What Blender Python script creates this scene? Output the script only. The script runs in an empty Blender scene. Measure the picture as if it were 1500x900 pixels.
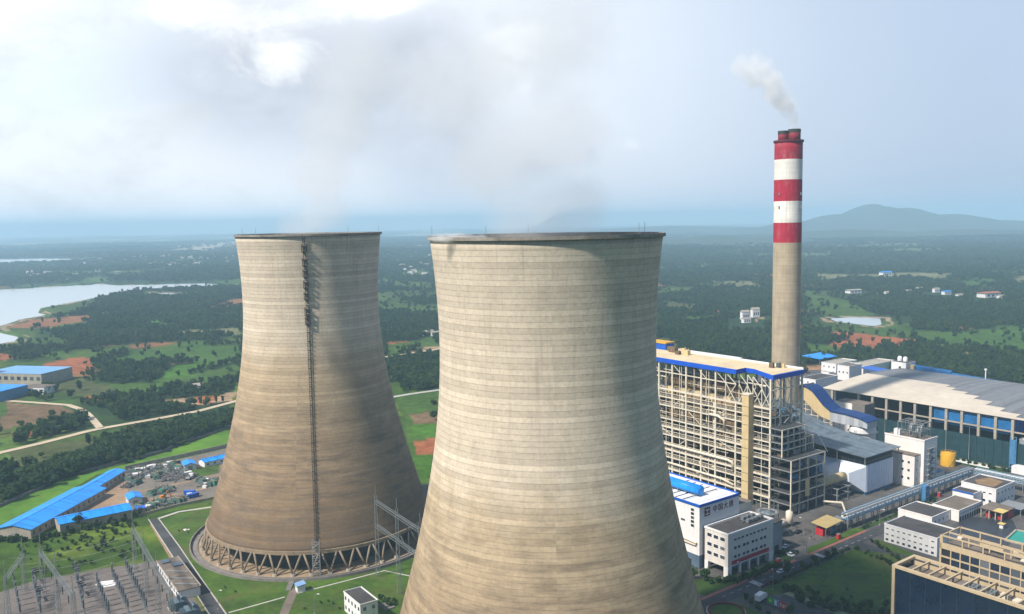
import bpy, bmesh, math, random
import numpy as np
from mathutils import Vector, Matrix
SC = bpy.context.scene
rnd = random.Random(7)
R_ = math.radians

# ------------------------------------------------------------------ camera
FOC, PITCH, ROLL, CAMZ = 1269.0, 0.0988, 0.0182, 150.0
cd = bpy.data.cameras.new("camera"); cam = bpy.data.objects.new("camera", cd)
SC.collection.objects.link(cam); SC.camera = cam
cd.sensor_width = 36.0; cd.lens = 36.0 * FOC / 1500.0; cd.clip_start = 1.0; cd.clip_end = 60000
_fw = np.array([0, math.cos(PITCH), -math.sin(PITCH)]); _rt = np.array([1., 0, 0]); _up = np.cross(_rt, _fw)
_c, _s = math.cos(ROLL), math.sin(ROLL)
CR = _c * _rt - _s * _up; CU = _s * _rt + _c * _up
cam.matrix_world = Matrix(((CR[0], CU[0], -_fw[0], 0), (CR[1], CU[1], -_fw[1], 0), (CR[2], CU[2], -_fw[2], CAMZ), (0, 0, 0, 1)))

# ------------------------------------------------------------------ light, sky, exposure
SUN_EL, SUN_AZ = R_(47), math.atan2(-0.80, -0.56)      # azimuth measured from +Y towards +X
sv = Vector((math.sin(SUN_AZ) * math.cos(SUN_EL), math.cos(SUN_AZ) * math.cos(SUN_EL), math.sin(SUN_EL)))
sl = bpy.data.lights.new("sun", 'SUN'); sl.energy = 5.0; sl.angle = R_(3.0); sl.color = (1, .925, .83)
so = bpy.data.objects.new("sun", sl); SC.collection.objects.link(so)
so.rotation_euler = sv.to_track_quat('Z', 'Y').to_euler()
SC.view_settings.view_transform = 'Standard'; SC.view_settings.look = 'None'
SC.view_settings.exposure = 0.36; SC.view_settings.gamma = 1.0
SC.cycles.use_denoising = True
SC.cycles.max_bounces = 8; SC.cycles.diffuse_bounces = 3; SC.cycles.glossy_bounces = 2
SC.cycles.volume_bounces = 6; SC.cycles.transparent_max_bounces = 8
SC.cycles.volume_max_steps = 128; SC.cycles.volume_step_rate = 2.0

W = bpy.data.worlds.new("World"); SC.world = W; W.use_nodes = True

class NT:
    """tiny node-graph helper"""
    def __init__(s, tree): s.t = tree; s.n = tree.nodes; s.l = tree.links
    def new(s, typ, **kw):
        n = s.n.new(typ)
        for k, v in kw.items(): setattr(n, k, v)
        return n
    def put(s, sock, v):
        if v is None: return
        if hasattr(v, 'is_linked') or isinstance(v, bpy.types.NodeSocket): s.l.new(v, sock)
        else: sock.default_value = v
    def math(s, op, a, b=None, c=None, clamp=False):
        n = s.new('ShaderNodeMath', operation=op); n.use_clamp = clamp
        s.put(n.inputs[0], a); s.put(n.inputs[1], b); s.put(n.inputs[2], c)
        return n.outputs[0]
    def noise(s, vec, scale, detail=3, rough=.55, dist=0):
        n = s.new('ShaderNodeTexNoise'); s.put(n.inputs['Vector'], vec); n.inputs['Scale'].default_value = scale
        n.inputs['Detail'].default_value = detail; n.inputs['Roughness'].default_value = rough; n.inputs['Distortion'].default_value = dist
        return n.outputs['Fac']
    def ramp(s, fac, stops, interp='LINEAR'):
        n = s.new('ShaderNodeValToRGB'); cr = n.color_ramp; cr.interpolation = interp
        while len(cr.elements) < len(stops): cr.elements.new(0.5)
        for e, (p, c) in zip(cr.elements, stops):
            e.position = p; e.color = (c, c, c, 1) if not hasattr(c, '__len__') else (*c[:3], 1)
        s.put(n.inputs[0], fac); return n.outputs[0]
    def mix(s, fac, a, b, mode='MIX'):
        n = s.new('ShaderNodeMix', data_type='RGBA', blend_type=mode)
        s.put(n.inputs[0], fac)
        for i, v in ((6, a), (7, b)):
            if hasattr(v, '__len__') and not isinstance(v, bpy.types.NodeSocket): v = (*v[:3], 1)
            s.put(n.inputs[i], v)
        return n.outputs[2]
    def maprange(s, v, a, b, c=0, d=1):
        n = s.new('ShaderNodeMapRange'); s.put(n.inputs[0], v)
        for i, x in enumerate((a, b, c, d)): n.inputs[i + 1].default_value = x
        n.interpolation_type = 'SMOOTHSTEP'; return n.outputs[0]
    def vec(s, x=0, y=0, z=0):
        n = s.new('ShaderNodeCombineXYZ'); s.put(n.inputs[0], x); s.put(n.inputs[1], y); s.put(n.inputs[2], z); return n.outputs[0]
    def sep(s, v):
        n = s.new('ShaderNodeSeparateXYZ'); s.put(n.inputs[0], v); return n.outputs

def build_sky():
    g = NT(W.node_tree); g.n.clear()
    sky = g.new('ShaderNodeTexSky', sky_type='NISHITA'); sky.sun_disc = False
    sky.sun_elevation = SUN_EL; sky.sun_rotation = SUN_AZ % (2 * math.pi); sky.air_density = 1.6; sky.dust_density = 3.0; sky.ozone_density = 1.5
    d = g.new('ShaderNodeTexCoord').outputs['Generated']
    x, y, z = g.sep(d)
    az = g.math('ARCTAN2', x, y); el = g.math('ARCSINE', z)
    def blob(a0, e0, sa, se):                     # soft elliptical weight round a direction
        p = g.math('DIVIDE', g.math('SUBTRACT', az, a0), sa); q = g.math('DIVIDE', g.math('SUBTRACT', el, e0), se)
        return g.math('EXPONENT', g.math('MULTIPLY', g.math('ADD', g.math('MULTIPLY', p, p), g.math('MULTIPLY', q, q)), -1.0))
    pv = g.vec(az, g.math('MULTIPLY', el, 1.5), 0)
    n1 = g.noise(pv, 7.0, 7, .55, .5); n2 = g.noise(g.vec(az, g.math('MULTIPLY', el, 1.3), 3.7), 13.0, 9, .64, .5); n3 = g.noise(g.vec(az, el, 9.1), 2.3, 3)
    # overcast veil: pale on the left, slate blue on the right and over the hills
    side = g.maprange(az, -.22, .55)
    veil = g.mix(side, (8.9, 9.2, 9.8), (4.3, 5.3, 6.9))
    col = g.mix(.9, sky.outputs[0], veil)
    # pale cyan gap towards the left, blue band low on the left horizon
    gap = g.math('MULTIPLY', blob(-.47, .16, .16, .07), g.ramp(n1, [(.36, .25), (.66, 1)]))
    col = g.mix(g.math('MULTIPLY', gap, .8), col, (6.9, 8.3, 9.8))
    low = g.math('MULTIPLY', g.maprange(el, .030, -.004), g.maprange(az, .2, -.15))
    col = g.mix(g.math('MULTIPLY', low, .75), col, (8.4, 9.4, 10.8))
    # grey steam cloud in the middle, its right rim rolling up beside the near tower
    m = g.math('ADD', blob(-.25, .155, .17, .085), g.math('MULTIPLY', blob(-.085, .155, .060, .085), .85))
    m = g.math('ADD', m, g.math('MULTIPLY', blob(-.02, .045, .17, .07), .62))
    m = g.math('ADD', m, g.math('ADD', g.math('MULTIPLY', g.math('SUBTRACT', n1, .5), 1.1), g.math('MULTIPLY', g.math('SUBTRACT', n2, .5), .5)))
    col = g.mix(g.math('MULTIPLY', g.ramp(m, [(.24, 0), (.82, 1)]), .90), col, (5.6, 6.1, 7.0))
    # bright holes with ragged rims
    b = g.math('ADD', g.math('ADD', blob(-.335, .222, .065, .022), blob(-.255, .180, .045, .035)), g.math('ADD', blob(-.15, .245, .07, .03), g.math('MULTIPLY', blob(.01, .17, .055, .06), .55)))
    b = g.math('ADD', g.math('MULTIPLY', b, .62), g.math('MULTIPLY', g.math('SUBTRACT', n2, .5), 1.15))
    col = g.mix(g.math('MULTIPLY', g.ramp(b, [(.20, 0), (.62, 1)]), .9), col, (10.2, 10.3, 10.4))
    b2 = g.math('ADD', g.math('MULTIPLY', blob(-.55, .20, .12, .06), .6), g.math('MULTIPLY', g.math('SUBTRACT', n1, .5), 1.1))
    col = g.mix(g.math('MULTIPLY', g.ramp(b2, [(.22, 0), (.75, 1)]), .75), col, (10.2, 10.4, 10.6))
    # unevenness everywhere: broad and curdled
    col = g.mix(1.0, col, g.ramp(n3, [(.25, .93), (.75, 1.06)]), 'MULTIPLY')
    tex = g.math('ADD', g.math('MULTIPLY', n1, .6), g.math('MULTIPLY', n2, .4)); fx = g.maprange(az, .22, -.05)
    col = g.mix(fx, col, g.mix(1.0, col, g.ramp(tex, [(.30, .80), (.5, 1.0), (.68, 1.13)]), 'MULTIPLY'))
    # unseen sky overhead and behind, darkened and blued to cut the fill light
    up_ = g.math('MAXIMUM', g.maprange(el, .32, .85), g.maprange(g.math('ABSOLUTE', az), 1.1, 2.2))
    col = g.mix(up_, col, g.mix(1.0, col, (.24, .33, .48), 'MULTIPLY'))
    bg = g.new('ShaderNodeBackground'); g.put(bg.inputs[0], col); bg.inputs[1].default_value = 0.097
    g.l.new(bg.outputs[0], g.new('ShaderNodeOutputWorld').inputs[0])
build_sky()

# ------------------------------------------------------------------ frames and ground points
TH = R_(36.5); CT, ST = math.cos(TH), math.sin(TH)        # the plant's street grid
def wxy(u, v): return (u * CT - v * ST, u * ST + v * CT)    # plant (u, v) -> world x, y
def G(x, y, z=0.0):                                        # photograph pixel -> surveyed point on the ground
    d = _fw * FOC + (x - 750) * CR - (y - 450) * CU; t = (z - CAMZ) / d[2]
    return (d[0] * t, d[1] * t)
def GU(x, y, z=0.0):
    X, Y = G(x, y, z); return (X * CT + Y * ST, -X * ST + Y * CT)

# ------------------------------------------------------------------ materials
MATS = {}
def mat(name, col, rough=.75, var=.22, scale=.35, metal=0, spec=.3, streak=0, bump=0, col2=None):
    if name in MATS: return MATS[name]
    m = bpy.data.materials.new(name); m.use_nodes = True; g = NT(m.node_tree)
    p = g.n['Principled BSDF']; p.inputs['Roughness'].default_value = rough; p.inputs['Metallic'].default_value = metal
    p.inputs['Specular IOR Level'].default_value = spec
    o = g.new('ShaderNodeTexCoord').outputs['Object']
    a = g.noise(o, scale, 5, .62); b = g.noise(o, scale * 7, 3, .6)
    f = g.math('ADD', g.math('MULTIPLY', a, .65), g.math('MULTIPLY', b, .35))
    lo = tuple(c * (1 - var) for c in col); hi = tuple(min(1, c * (1 + var)) for c in (col2 or col))
    c = g.ramp(f, [(.33, lo), (.67, hi)])
    if streak:
        x, y, z = g.sep(o)
        s_ = g.noise(g.vec(g.math('MULTIPLY', x, 1.3), g.math('MULTIPLY', y, 1.3), g.math('MULTIPLY', z, .08)), .9, 4)
        c = g.mix(g.math('MULTIPLY', g.ramp(s_, [(.5, 0), (.75, 1)]), streak), c, tuple(q * .45 for q in col))
    g.put(p.inputs['Base Color'], c)
    if bump:
        bn = g.new('ShaderNodeBump'); bn.inputs['Strength'].default_value = bump; bn.inputs['Distance'].default_value = .2
        g.put(bn.inputs['Height'], b); g.l.new(bn.outputs[0], p.inputs['Normal'])
    MATS[name] = m; return m

def ribbed(name, col, pitch=.6, axis=0, rough=.5, depth=.6, var=.15, metal=0.0, dirt=.25):
    """profiled sheet metal: ribs every pitch metres along a local axis"""
    if name in MATS: return MATS[name]
    m = mat(name, col, rough, var, .25, metal, streak=dirt); g = NT(m.node_tree); p = g.n['Principled BSDF']
    o = g.new('ShaderNodeTexCoord').outputs['Object']; a = g.sep(o)[axis]
    wn = g.new('ShaderNodeTexWhiteNoise', noise_dimensions='1D'); g.put(wn.inputs['W'], g.math('FLOOR', g.math('DIVIDE', a, pitch * 2.0)))
    src = p.inputs['Base Color'].links[0].from_socket; g.put(p.inputs['Base Color'], g.mix(1, src, g.ramp(wn.outputs[0], [(0, .80), (1, 1.12)]), 'MULTIPLY'))
    w = g.math('SINE', g.math('MULTIPLY', a, 2 * math.pi / pitch))
    bn = g.new('ShaderNodeBump'); bn.inputs['Strength'].default_value = depth; bn.inputs['Distance'].default_value = .06
    g.put(bn.inputs['Height'], w); g.l.new(bn.outputs[0], p.inputs['Normal'])
    return m

def tower_mat(name, seed, split):
    """board-marked concrete: a lift every 1.55 m, each lift with its own tone, panel joints, weathering"""
    m = bpy.data.materials.new(name); m.use_nodes = True; g = NT(m.node_tree); p = g.n['Principled BSDF']
    p.inputs['Roughness'].default_value = .85; p.inputs['Specular IOR Level'].default_value = .2
    o = g.new('ShaderNodeTexCoord').outputs['Object']; x, y, z = g.sep(o)
    ang = g.math('ARCTAN2', x, y)
    lift = g.math('DIVIDE', z, 1.55); li = g.math('FLOOR', lift); lf = g.math('FRACT', lift)
    seg = g.math('MULTIPLY', ang, 150 / (2 * math.pi)); si = g.math('FLOOR', seg); sf = g.math('FRACT', seg)
    wn = g.new('ShaderNodeTexWhiteNoise', noise_dimensions='2D'); g.put(wn.inputs['Vector'], g.vec(li, seed, 0))
    wb = g.new('ShaderNodeTexWhiteNoise', noise_dimensions='3D'); g.put(wb.inputs['Vector'], g.vec(li, si, seed))
    big = g.noise(g.vec(g.math('MULTIPLY', ang, 2.2), g.math('MULTIPLY', z, .035), seed), 1.6, 5, .6)
    band = g.noise(g.vec(g.math('MULTIPLY', ang, 2.5), g.math('MULTIPLY', z, .33), seed + 4.0), 1.0, 4, .65)
    fine = g.noise(g.vec(g.math('MULTIPLY', ang, 34), g.math('MULTIPLY', z, .9), seed), 1.0, 5, .7)
    drip = g.noise(g.vec(g.math('MULTIPLY', ang, 43), g.math('MULTIPLY', z, .06), seed), 1.0, 3, .6)
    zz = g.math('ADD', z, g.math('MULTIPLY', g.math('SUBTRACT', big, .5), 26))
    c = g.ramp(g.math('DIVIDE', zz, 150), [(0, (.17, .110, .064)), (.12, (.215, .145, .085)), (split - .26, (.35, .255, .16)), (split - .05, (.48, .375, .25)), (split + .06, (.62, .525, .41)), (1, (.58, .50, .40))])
    def mul(c, v): return g.mix(1.0, c, v, 'MULTIPLY')
    c = mul(c, g.ramp(wn.outputs[0], [(0, .84), (1, 1.08)]))
    c = mul(c, g.ramp(wb.outputs[0], [(0, .972), (1, 1.02)]))
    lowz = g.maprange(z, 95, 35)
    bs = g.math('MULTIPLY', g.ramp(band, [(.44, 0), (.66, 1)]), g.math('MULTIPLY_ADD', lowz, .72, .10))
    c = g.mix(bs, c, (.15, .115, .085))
    c = mul(c, g.ramp(fine, [(.3, .86), (.7, 1.10)]))
    c = g.mix(g.math('MULTIPLY', g.ramp(drip, [(.54, 0), (.76, 1)]), .12), c, (.20, .165, .13))
    run = g.noise(g.vec(g.math('MULTIPLY', ang, 21), g.math('MULTIPLY', z, .022), seed + 7), 1.0, 4, .7)
    c = g.mix(g.math('MULTIPLY', g.ramp(run, [(.54, 0), (.70, 1)]), g.math('MULTIPLY_ADD', g.maprange(z, 60, 146), .22, .14)), c, (.24, .19, .14))
    patch = g.noise(g.vec(g.math('MULTIPLY', ang, 6), g.math('MULTIPLY', z, .12), seed + 2), 1.0, 5, .65); c = mul(c, g.ramp(patch, [(.3, .88), (.5, 1.0), (.72, 1.09)]))
    # joints: dark horizontal lift line with gaps, faint upright panel line
    jl = g.math('MULTIPLY', g.math('GREATER_THAN', lf, .84), g.ramp(g.noise(g.vec(g.math('MULTIPLY', ang, 16), li, seed), 1.0, 3), [(.35, .25), (.62, 1)]))
    jv = g.math('MULTIPLY', g.math('GREATER_THAN', sf, .95), .025)
    c = g.mix(g.math('MULTIPLY', jl, .36), c, (.16, .13, .105)); c = g.mix(jv, c, (.2, .165, .13))
    if seed < 5:   # dark smear beside the ladder, mixed into the concrete colour, its own shape
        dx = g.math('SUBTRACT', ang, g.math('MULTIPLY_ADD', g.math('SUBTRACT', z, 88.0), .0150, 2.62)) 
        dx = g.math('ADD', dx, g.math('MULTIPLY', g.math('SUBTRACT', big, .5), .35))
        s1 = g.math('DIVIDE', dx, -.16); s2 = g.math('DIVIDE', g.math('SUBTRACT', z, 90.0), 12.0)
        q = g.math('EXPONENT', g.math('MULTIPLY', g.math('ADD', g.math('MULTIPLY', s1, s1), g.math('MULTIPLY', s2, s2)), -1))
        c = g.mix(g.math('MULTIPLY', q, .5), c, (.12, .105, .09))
    g.put(p.inputs['Base Color'], c)
    bn = g.new('ShaderNodeBump'); bn.inputs['Strength'].default_value = .5; bn.inputs['Distance'].default_value = .25
    g.put(bn.inputs['Height'], g.math('ADD', g.math('MULTIPLY', jl, -1), g.math('MULTIPLY', fine, .4))); g.l.new(bn.outputs[0], p.inputs['Normal'])
    return m

def leaf_mat(name, c1, c2, c3):
    m = bpy.data.materials.new(name); m.use_nodes = True; g = NT(m.node_tree); p = g.n['Principled BSDF']
    p.inputs['Roughness'].default_value = .8; p.inputs['Specular IOR Level'].default_value = .12
    geo = g.new('ShaderNodeNewGeometry'); oi = g.new('ShaderNodeObjectInfo')
    o = g.noise(geo.outputs['Position'], .012, 4, .6)
    r = g.math('ADD', g.math('MULTIPLY', geo.outputs['Random Per Island'], .38), g.math('ADD', g.math('MULTIPLY', oi.outputs['Random'], .34), g.math('MULTIPLY', o, .42)))
    cc = g.ramp(r, [(.22, c1), (.55, c2), (.9, c3)]); g.put(p.inputs['Base Color'], cc)
    tl = g.new('ShaderNodeBsdfTranslucent'); g.put(tl.inputs[0], cc); mx = g.new('ShaderNodeMixShader'); mx.inputs[0].default_value = .34
    g.l.new(p.outputs[0], mx.inputs[1]); g.l.new(tl.outputs[0], mx.inputs[2]); g.l.new(mx.outputs[0], g.n['Material Output'].inputs[0])
    return m
M_LEAF = leaf_mat("leaves", (.010, .032, .018), (.032, .076, .026), (.090, .135, .028))
M_LEAFB = leaf_mat("bright leaves", (.014, .040, .016), (.040, .080, .018), (.10, .135, .025))
M_BARK = mat("bark", (.10, .075, .05), .9)
M_CONC = mat("concrete", (.36, .32, .26), .85, .25, .3, streak=.3)
M_CONCD = mat("dark concrete", (.17, .155, .14), .9, .3)
M_STEEL = mat("grey steel", (.30, .31, .31), .5, .2, 1.0, .3)
M_GALV = mat("galvanised steel", (.23, .25, .26), .45, .2, 1.0, .35)
M_WHITE = mat("white render", (.72, .705, .69), .7, .10, .15, streak=.26)
M_CREAM = mat("cream render", (.66, .58, .47), .75, .10, .2, streak=.22)
M_BEIGE = mat("beige cladding", (.58, .45, .24), .6, .12, .2, streak=.3)
M_BEIGEST = mat("beige painted steel", (.66, .60, .48), .6, .18, .5, streak=.2)
M_RUSTB = mat("dusty brown steel", (.15, .105, .06), .8, .4, .4, streak=.4)
M_DARK = mat("dark void", (.02, .022, .026), .6, .3)
M_GLASS = mat("dark window glass", (.018, .028, .05), .12, .3, .3, 0, .6)
_g = NT(M_GLASS.node_tree); _p = _g.n['Principled BSDF']; _p.inputs['Base Color'].links[0].from_socket; _src = _p.inputs['Base Color'].links[0].from_socket
_g.put(_p.inputs['Base Color'], _g.mix(_g.math('MULTIPLY', _g.ramp(_g.new('ShaderNodeObjectInfo').outputs['Random'], [(.55, 0), (.95, 1)]), .6), _src, (.20, .22, .24)))
M_ROOF = mat("grey roof felt", (.062, .058, .058), .9, .35, .12)
M_ROOFT = mat("dusty roof felt", (.16, .13, .105), .9, .35, .12)
M_BLUE = ribbed("blue profiled sheet", (.008, .10, .50), .9, 0, .4, .3)
M_BLUER = ribbed("bright blue sheet roof", (.012, .28, .82), 1.0, 0, .45, .5, .22, dirt=.3)
M_BLUED = mat("faded blue paint", (.06, .19, .36), .55, .25, .4, streak=.4)
M_RED = mat("red paint", (.42, .025, .035), .6, .15, .4)
M_YEL = mat("yellow paint", (.62, .34, .02), .5, .12, .4, streak=.2)
M_GREEN = mat("green tarpaulin", (.035, .16, .11), .6, .4, .5)
def varied(m, alt, amt):
    g = NT(m.node_tree); p = g.n['Principled BSDF']; src = p.inputs['Base Color'].links[0].from_socket
    g.put(p.inputs['Base Color'], g.mix(g.math('MULTIPLY', g.new('ShaderNodeObjectInfo').outputs['Random'], amt), src, alt))
varied(M_GREEN, (.07, .085, .085), 1.0)
M_ASPH = mat("asphalt", (.050, .053, .058), .9, .5, .13)
M_PAVE = mat("concrete paving", (.085, .080, .076), .9, .48, .07)
M_GRAVEL = mat("pale gravel", (.15, .128, .115), .95, .30, .05)
M_SOIL = mat("bare soil", (.30, .20, .125), .95, .35, .05)
M_KERB = mat("pale kerb", (.42, .40, .36), .85, .15)
M_LAWN = mat("lawn grass", (.030, .082, .006), .95, .45, .05, col2=(.055, .105, .008))
M_LAWND = mat("clipped hedge grass", (.015, .042, .005), .95, .5, .06, col2=(.03, .065, .008))
def worn(m, dry, lo, hi, amt):
    """dry and thin patches with ragged rims"""
    g = NT(m.node_tree); p = g.n['Principled BSDF']; src = p.inputs['Base Color'].links[0].from_socket
    o = g.new('ShaderNodeTexCoord').outputs['Object']; a = g.noise(o, .045, 7, .72, .4); b = g.noise(o, .9, 3, .7)
    f = g.math('ADD', g.math('MULTIPLY', a, .75), g.math('MULTIPLY', b, .25))
    g.put(p.inputs['Base Color'], g.mix(g.math('MULTIPLY', g.ramp(f, [(lo, 0), (hi, 1)]), amt), src, dry))
worn(M_LAWN, (.105, .095, .028), .50, .64, .75); worn(M_PAVE, (.15, .135, .115), .48, .62, .6); worn(M_ASPH, (.10, .098, .095), .5, .62, .55); worn(M_ROOF, (.12, .11, .10), .5, .62, .5)
M_BRIGHT = mat("bright grass", (.060, .155, .006), .95, .35, .03, col2=(.085, .19, .01)); worn(M_BRIGHT, (.12, .14, .02), .52, .66, .6)

# ------------------------------------------------------------------ mesh builder
class MB:
    def __init__(s): s.v = []; s.f = []; s.m = []; s.mi = 0
    def quad(s, pts): 
        b = len(s.v); s.v += [tuple(p) for p in pts]; s.f.append(tuple(range(b, b + len(pts)))); s.m.append(s.mi); return s
    def box(s, x0, x1, y0, y1, z0, z1):
        b = len(s.v)
        s.v += [(x0, y0, z0), (x1, y0, z0), (x1, y1, z0), (x0, y1, z0), (x0, y0, z1), (x1, y0, z1), (x1, y1, z1), (x0, y1, z1)]
        for f in ((0, 3, 2, 1), (4, 5, 6, 7), (0, 1, 5, 4), (1, 2, 6, 5), (2, 3, 7, 6), (3, 0, 4, 7)):
            s.f.append(tuple(b + i for i in f)); s.m.append(s.mi)
        return s
    def prism(s, poly, z0, z1):
        """poly: list of (x, y); z0/z1 numbers or functions of (x, y)"""
        fz = lambda z, p: z(*p) if callable(z) else z
        ar = sum(poly[i][0] * poly[(i + 1) % len(poly)][1] - poly[(i + 1) % len(poly)][0] * poly[i][1] for i in range(len(poly)))
        if ar < 0: poly = poly[::-1]
        b = len(s.v); n = len(poly)
        s.v += [(*p, fz(z0, p)) for p in poly] + [(*p, fz(z1, p)) for p in poly]
        s.f.append(tuple(b + i for i in range(n))[::-1]); s.f.append(tuple(b + n + i for i in range(n)))
        for i in range(n): j = (i + 1) % n; s.f.append((b + i, b + j, b + n + j, b + n + i))
        s.m += [s.mi] * (n + 2); return s
    def hull(s, sec0, sec1):
        """two closed sections with the same number of points, joined and capped"""
        b = len(s.v); n = len(sec0); s.v += [tuple(p) for p in sec0] + [tuple(p) for p in sec1]
        s.f.append(tuple(b + i for i in range(n))[::-1]); s.f.append(tuple(b + n + i for i in range(n)))
        for i in range(n): j = (i + 1) % n; s.f.append((b + i, b + j, b + n + j, b + n + i))
        s.m += [s.mi] * (n + 2); return s
    def bar(s, a, b, w, h=None):
        """square bar between two points"""
        a = Vector(a); b = Vector(b); d = (b - a)
        if d.length < 1e-6: return s
        d.normalize(); up = Vector((0, 0, 1)) if abs(d.z) < .95 else Vector((1, 0, 0))
        x = d.cross(up).normalized() * w / 2; y = x.normalized().cross(d) * (h or w) / 2
        return s.hull([a - x - y, a + x - y, a + x + y, a - x + y], [b - x - y, b + x - y, b + x + y, b - x + y])
    def tube(s, pts, r, n=8, cap=True):
        """swept round tube; r number or list"""
        pts = [Vector(p) for p in pts]; b0 = len(s.v); k = len(pts)
        for i, p in enumerate(pts):
            d = (pts[min(i + 1, k - 1)] - pts[max(i - 1, 0)]).normalized()
            up = Vector((0, 0, 1)) if abs(d.z) < .9 else Vector((1, 0, 0))
            x = d.cross(up).normalized(); y = x.cross(d); rr = r[i] if hasattr(r, '__len__') else r
            for j in range(n):
                t = 2 * math.pi * j / n; s.v.append(tuple(p + x * math.cos(t) * rr + y * math.sin(t) * rr))
        for i in range(k - 1):
            for j in range(n):
                j2 = (j + 1) % n; s.f.append((b0 + i * n + j, b0 + i * n + j2, b0 + (i + 1) * n + j2, b0 + (i + 1) * n + j)); s.m.append(s.mi)
        if cap:
            s.f.append(tuple(b0 + j for j in range(n))[::-1]); s.f.append(tuple(b0 + (k - 1) * n + j for j in range(n))); s.m += [s.mi] * 2
        return s
    def lathe(s, prof, n=32, cx=0, cy=0, close=False):
        """prof: list of (r, z), turned round the upright axis"""
        b0 = len(s.v); k = len(prof)
        for r, z in prof:
            for j in range(n):
                t = 2 * math.pi * j / n; s.v.append((cx + r * math.cos(t), cy + r * math.sin(t), z))
        for i in range(k if close else k - 1):
            i2 = (i + 1) % k
            for j in range(n):
                j2 = (j + 1) % n; s.f.append((b0 + i * n + j, b0 + i * n + j2, b0 + i2 * n + j2, b0 + i2 * n + j)); s.m.append(s.mi)
        return s
    def cyl(s, cx, cy, r, z0, z1, n=20, r1=None):
        s.lathe([(r, z0), (r if r1 is None else r1, z1)], n, cx, cy)
        b = len(s.v) - 2 * n
        s.f.append(tuple(b + j for j in range(n))[::-1]); s.f.append(tuple(b + n + j for j in range(n))); s.m += [s.mi] * 2
        return s
    def build(s, name, mats, parent=None, off=None, smooth=False):
        me = bpy.data.meshes.new(name)
        if off is None: off = tuple(parent.get('_o', (0, 0, 0))) if parent is not None else (0, 0, 0)
        v = np.array(s.v, dtype=float) - np.array(off)
        me.from_pydata(v.tolist(), [], s.f)
        for m in (mats if isinstance(mats, (list, tuple)) else [mats]): me.materials.append(m)
        if any(s.m): me.polygons.foreach_set('material_index', s.m)
        if smooth: me.polygons.foreach_set('use_smooth', [True] * len(me.polygons))
        me.update()
        o = bpy.data.objects.new(name, me); SC.collection.objects.link(o)
        if parent is not None: o.parent = parent
        return o

def tag(o, label=None, cat=None, group=None, kind=None):
    for k, v in (('label', label), ('category', cat), ('group', group), ('kind', kind)):
        if v: o[k] = v
    return o
def thing(name, label, cat, u=0, v=0, group=None, plant=True, rot=0, z=0):
    """an Empty at the thing's base. plant=True: parts are given in plant coordinates (u, v, z)"""
    o = bpy.data.objects.new(name, None); SC.collection.objects.link(o); o.empty_display_size = .5
    if plant:
        x, y = wxy(u, v); o.location = (x, y, z); o.rotation_euler = (0, 0, TH); o['_o'] = (u, v, z)
    else:
        o.location = (u, v, z); o.rotation_euler = (0, 0, rot); o['_o'] = (0, 0, 0)
    return tag(o, label, cat, group)
def copy_thing(root, loc, rot=None, scale=None, label=None, group=None):
    c = root.copy(); SC.collection.objects.link(c); c.location = loc
    if rot is not None: c.rotation_euler = (0, 0, rot)
    if scale is not None: c.scale = scale if hasattr(scale, '__len__') else (scale,) * 3
    if label: c['label'] = label
    if group: c['group'] = group
    for ch in list(root.children):
        k = ch.copy(); SC.collection.objects.link(k); k.parent = c
        for gch in list(ch.children):
            q = gch.copy(); SC.collection.objects.link(q); q.parent = k
    return c
def flat(name, poly, z, m, kind='structure'):
    """a ground sheet from world (x, y) points; a thin slab"""
    b = MB(); b.prism([tuple(p) for p in poly], z - .03, z); o = b.build(name, m); return tag(o, kind=kind)
def gpoly(px): return [G(x, y) for x, y in px]
def ribbon(name, pts, w, z, m, zf=None):
    """a road along world points"""
    b = MB(); P = [Vector((p[0], p[1], 0)) for p in pts]; L = []; Rr = []
    for i, p in enumerate(P):
        d = (P[min(i + 1, len(P) - 1)] - P[max(i - 1, 0)]).normalized(); n = Vector((-d.y, d.x, 0)) * w / 2
        L.append(p + n); Rr.append(p - n)
    for i in range(len(P) - 1):
        q = [Rr[i], Rr[i + 1], L[i + 1], L[i]]
        b.quad([(a.x, a.y, (zf(a.x, a.y) if zf else 0) + z) for a in q])
    return tag(b.build(name, m), kind='structure')
def dens(pts, step=12.0):
    out = []
    for (a, b) in zip(pts[:-1], pts[1:]):
        n = max(1, int(math.dist(a, b) / step))
        out += [(a[0] + (b[0] - a[0]) * i / n, a[1] + (b[1] - a[1]) * i / n) for i in range(n)]
    return out + [pts[-1]]
# ================================================================== TERRAIN
def vnoise(x, y, seed=0):
    """smooth value noise on arrays"""
    xi = np.floor(x).astype(np.int64); yi = np.floor(y).astype(np.int64); fx = x - xi; fy = y - yi
    fx = fx * fx * (3 - 2 * fx); fy = fy * fy * (3 - 2 * fy)
    def h(a, b):
        n = (a * 374761393 + b * 668265263 + seed * 1442695041) & 0xFFFFFFFF
        n = ((n ^ (n >> 13)) * 1274126177) & 0xFFFFFFFF
        return ((n ^ (n >> 16)) & 0xFFFF) / 65535.0
    return (h(xi, yi) * (1 - fx) + h(xi + 1, yi) * fx) * (1 - fy) + (h(xi, yi + 1) * (1 - fx) + h(xi + 1, yi + 1) * fx) * fy
def fbm(x, y, sc, oct=4, seed=0):
    t = np.zeros_like(x, dtype=float); a = .5
    for k in range(oct): t += a * vnoise(x / sc, y / sc, seed + k * 17); sc *= .5; a *= .55
    return t / 1.05
def sstep(a, b, x): t = np.clip((x - a) / (b - a), 0, 1); return t * t * (3 - 2 * t)
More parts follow.
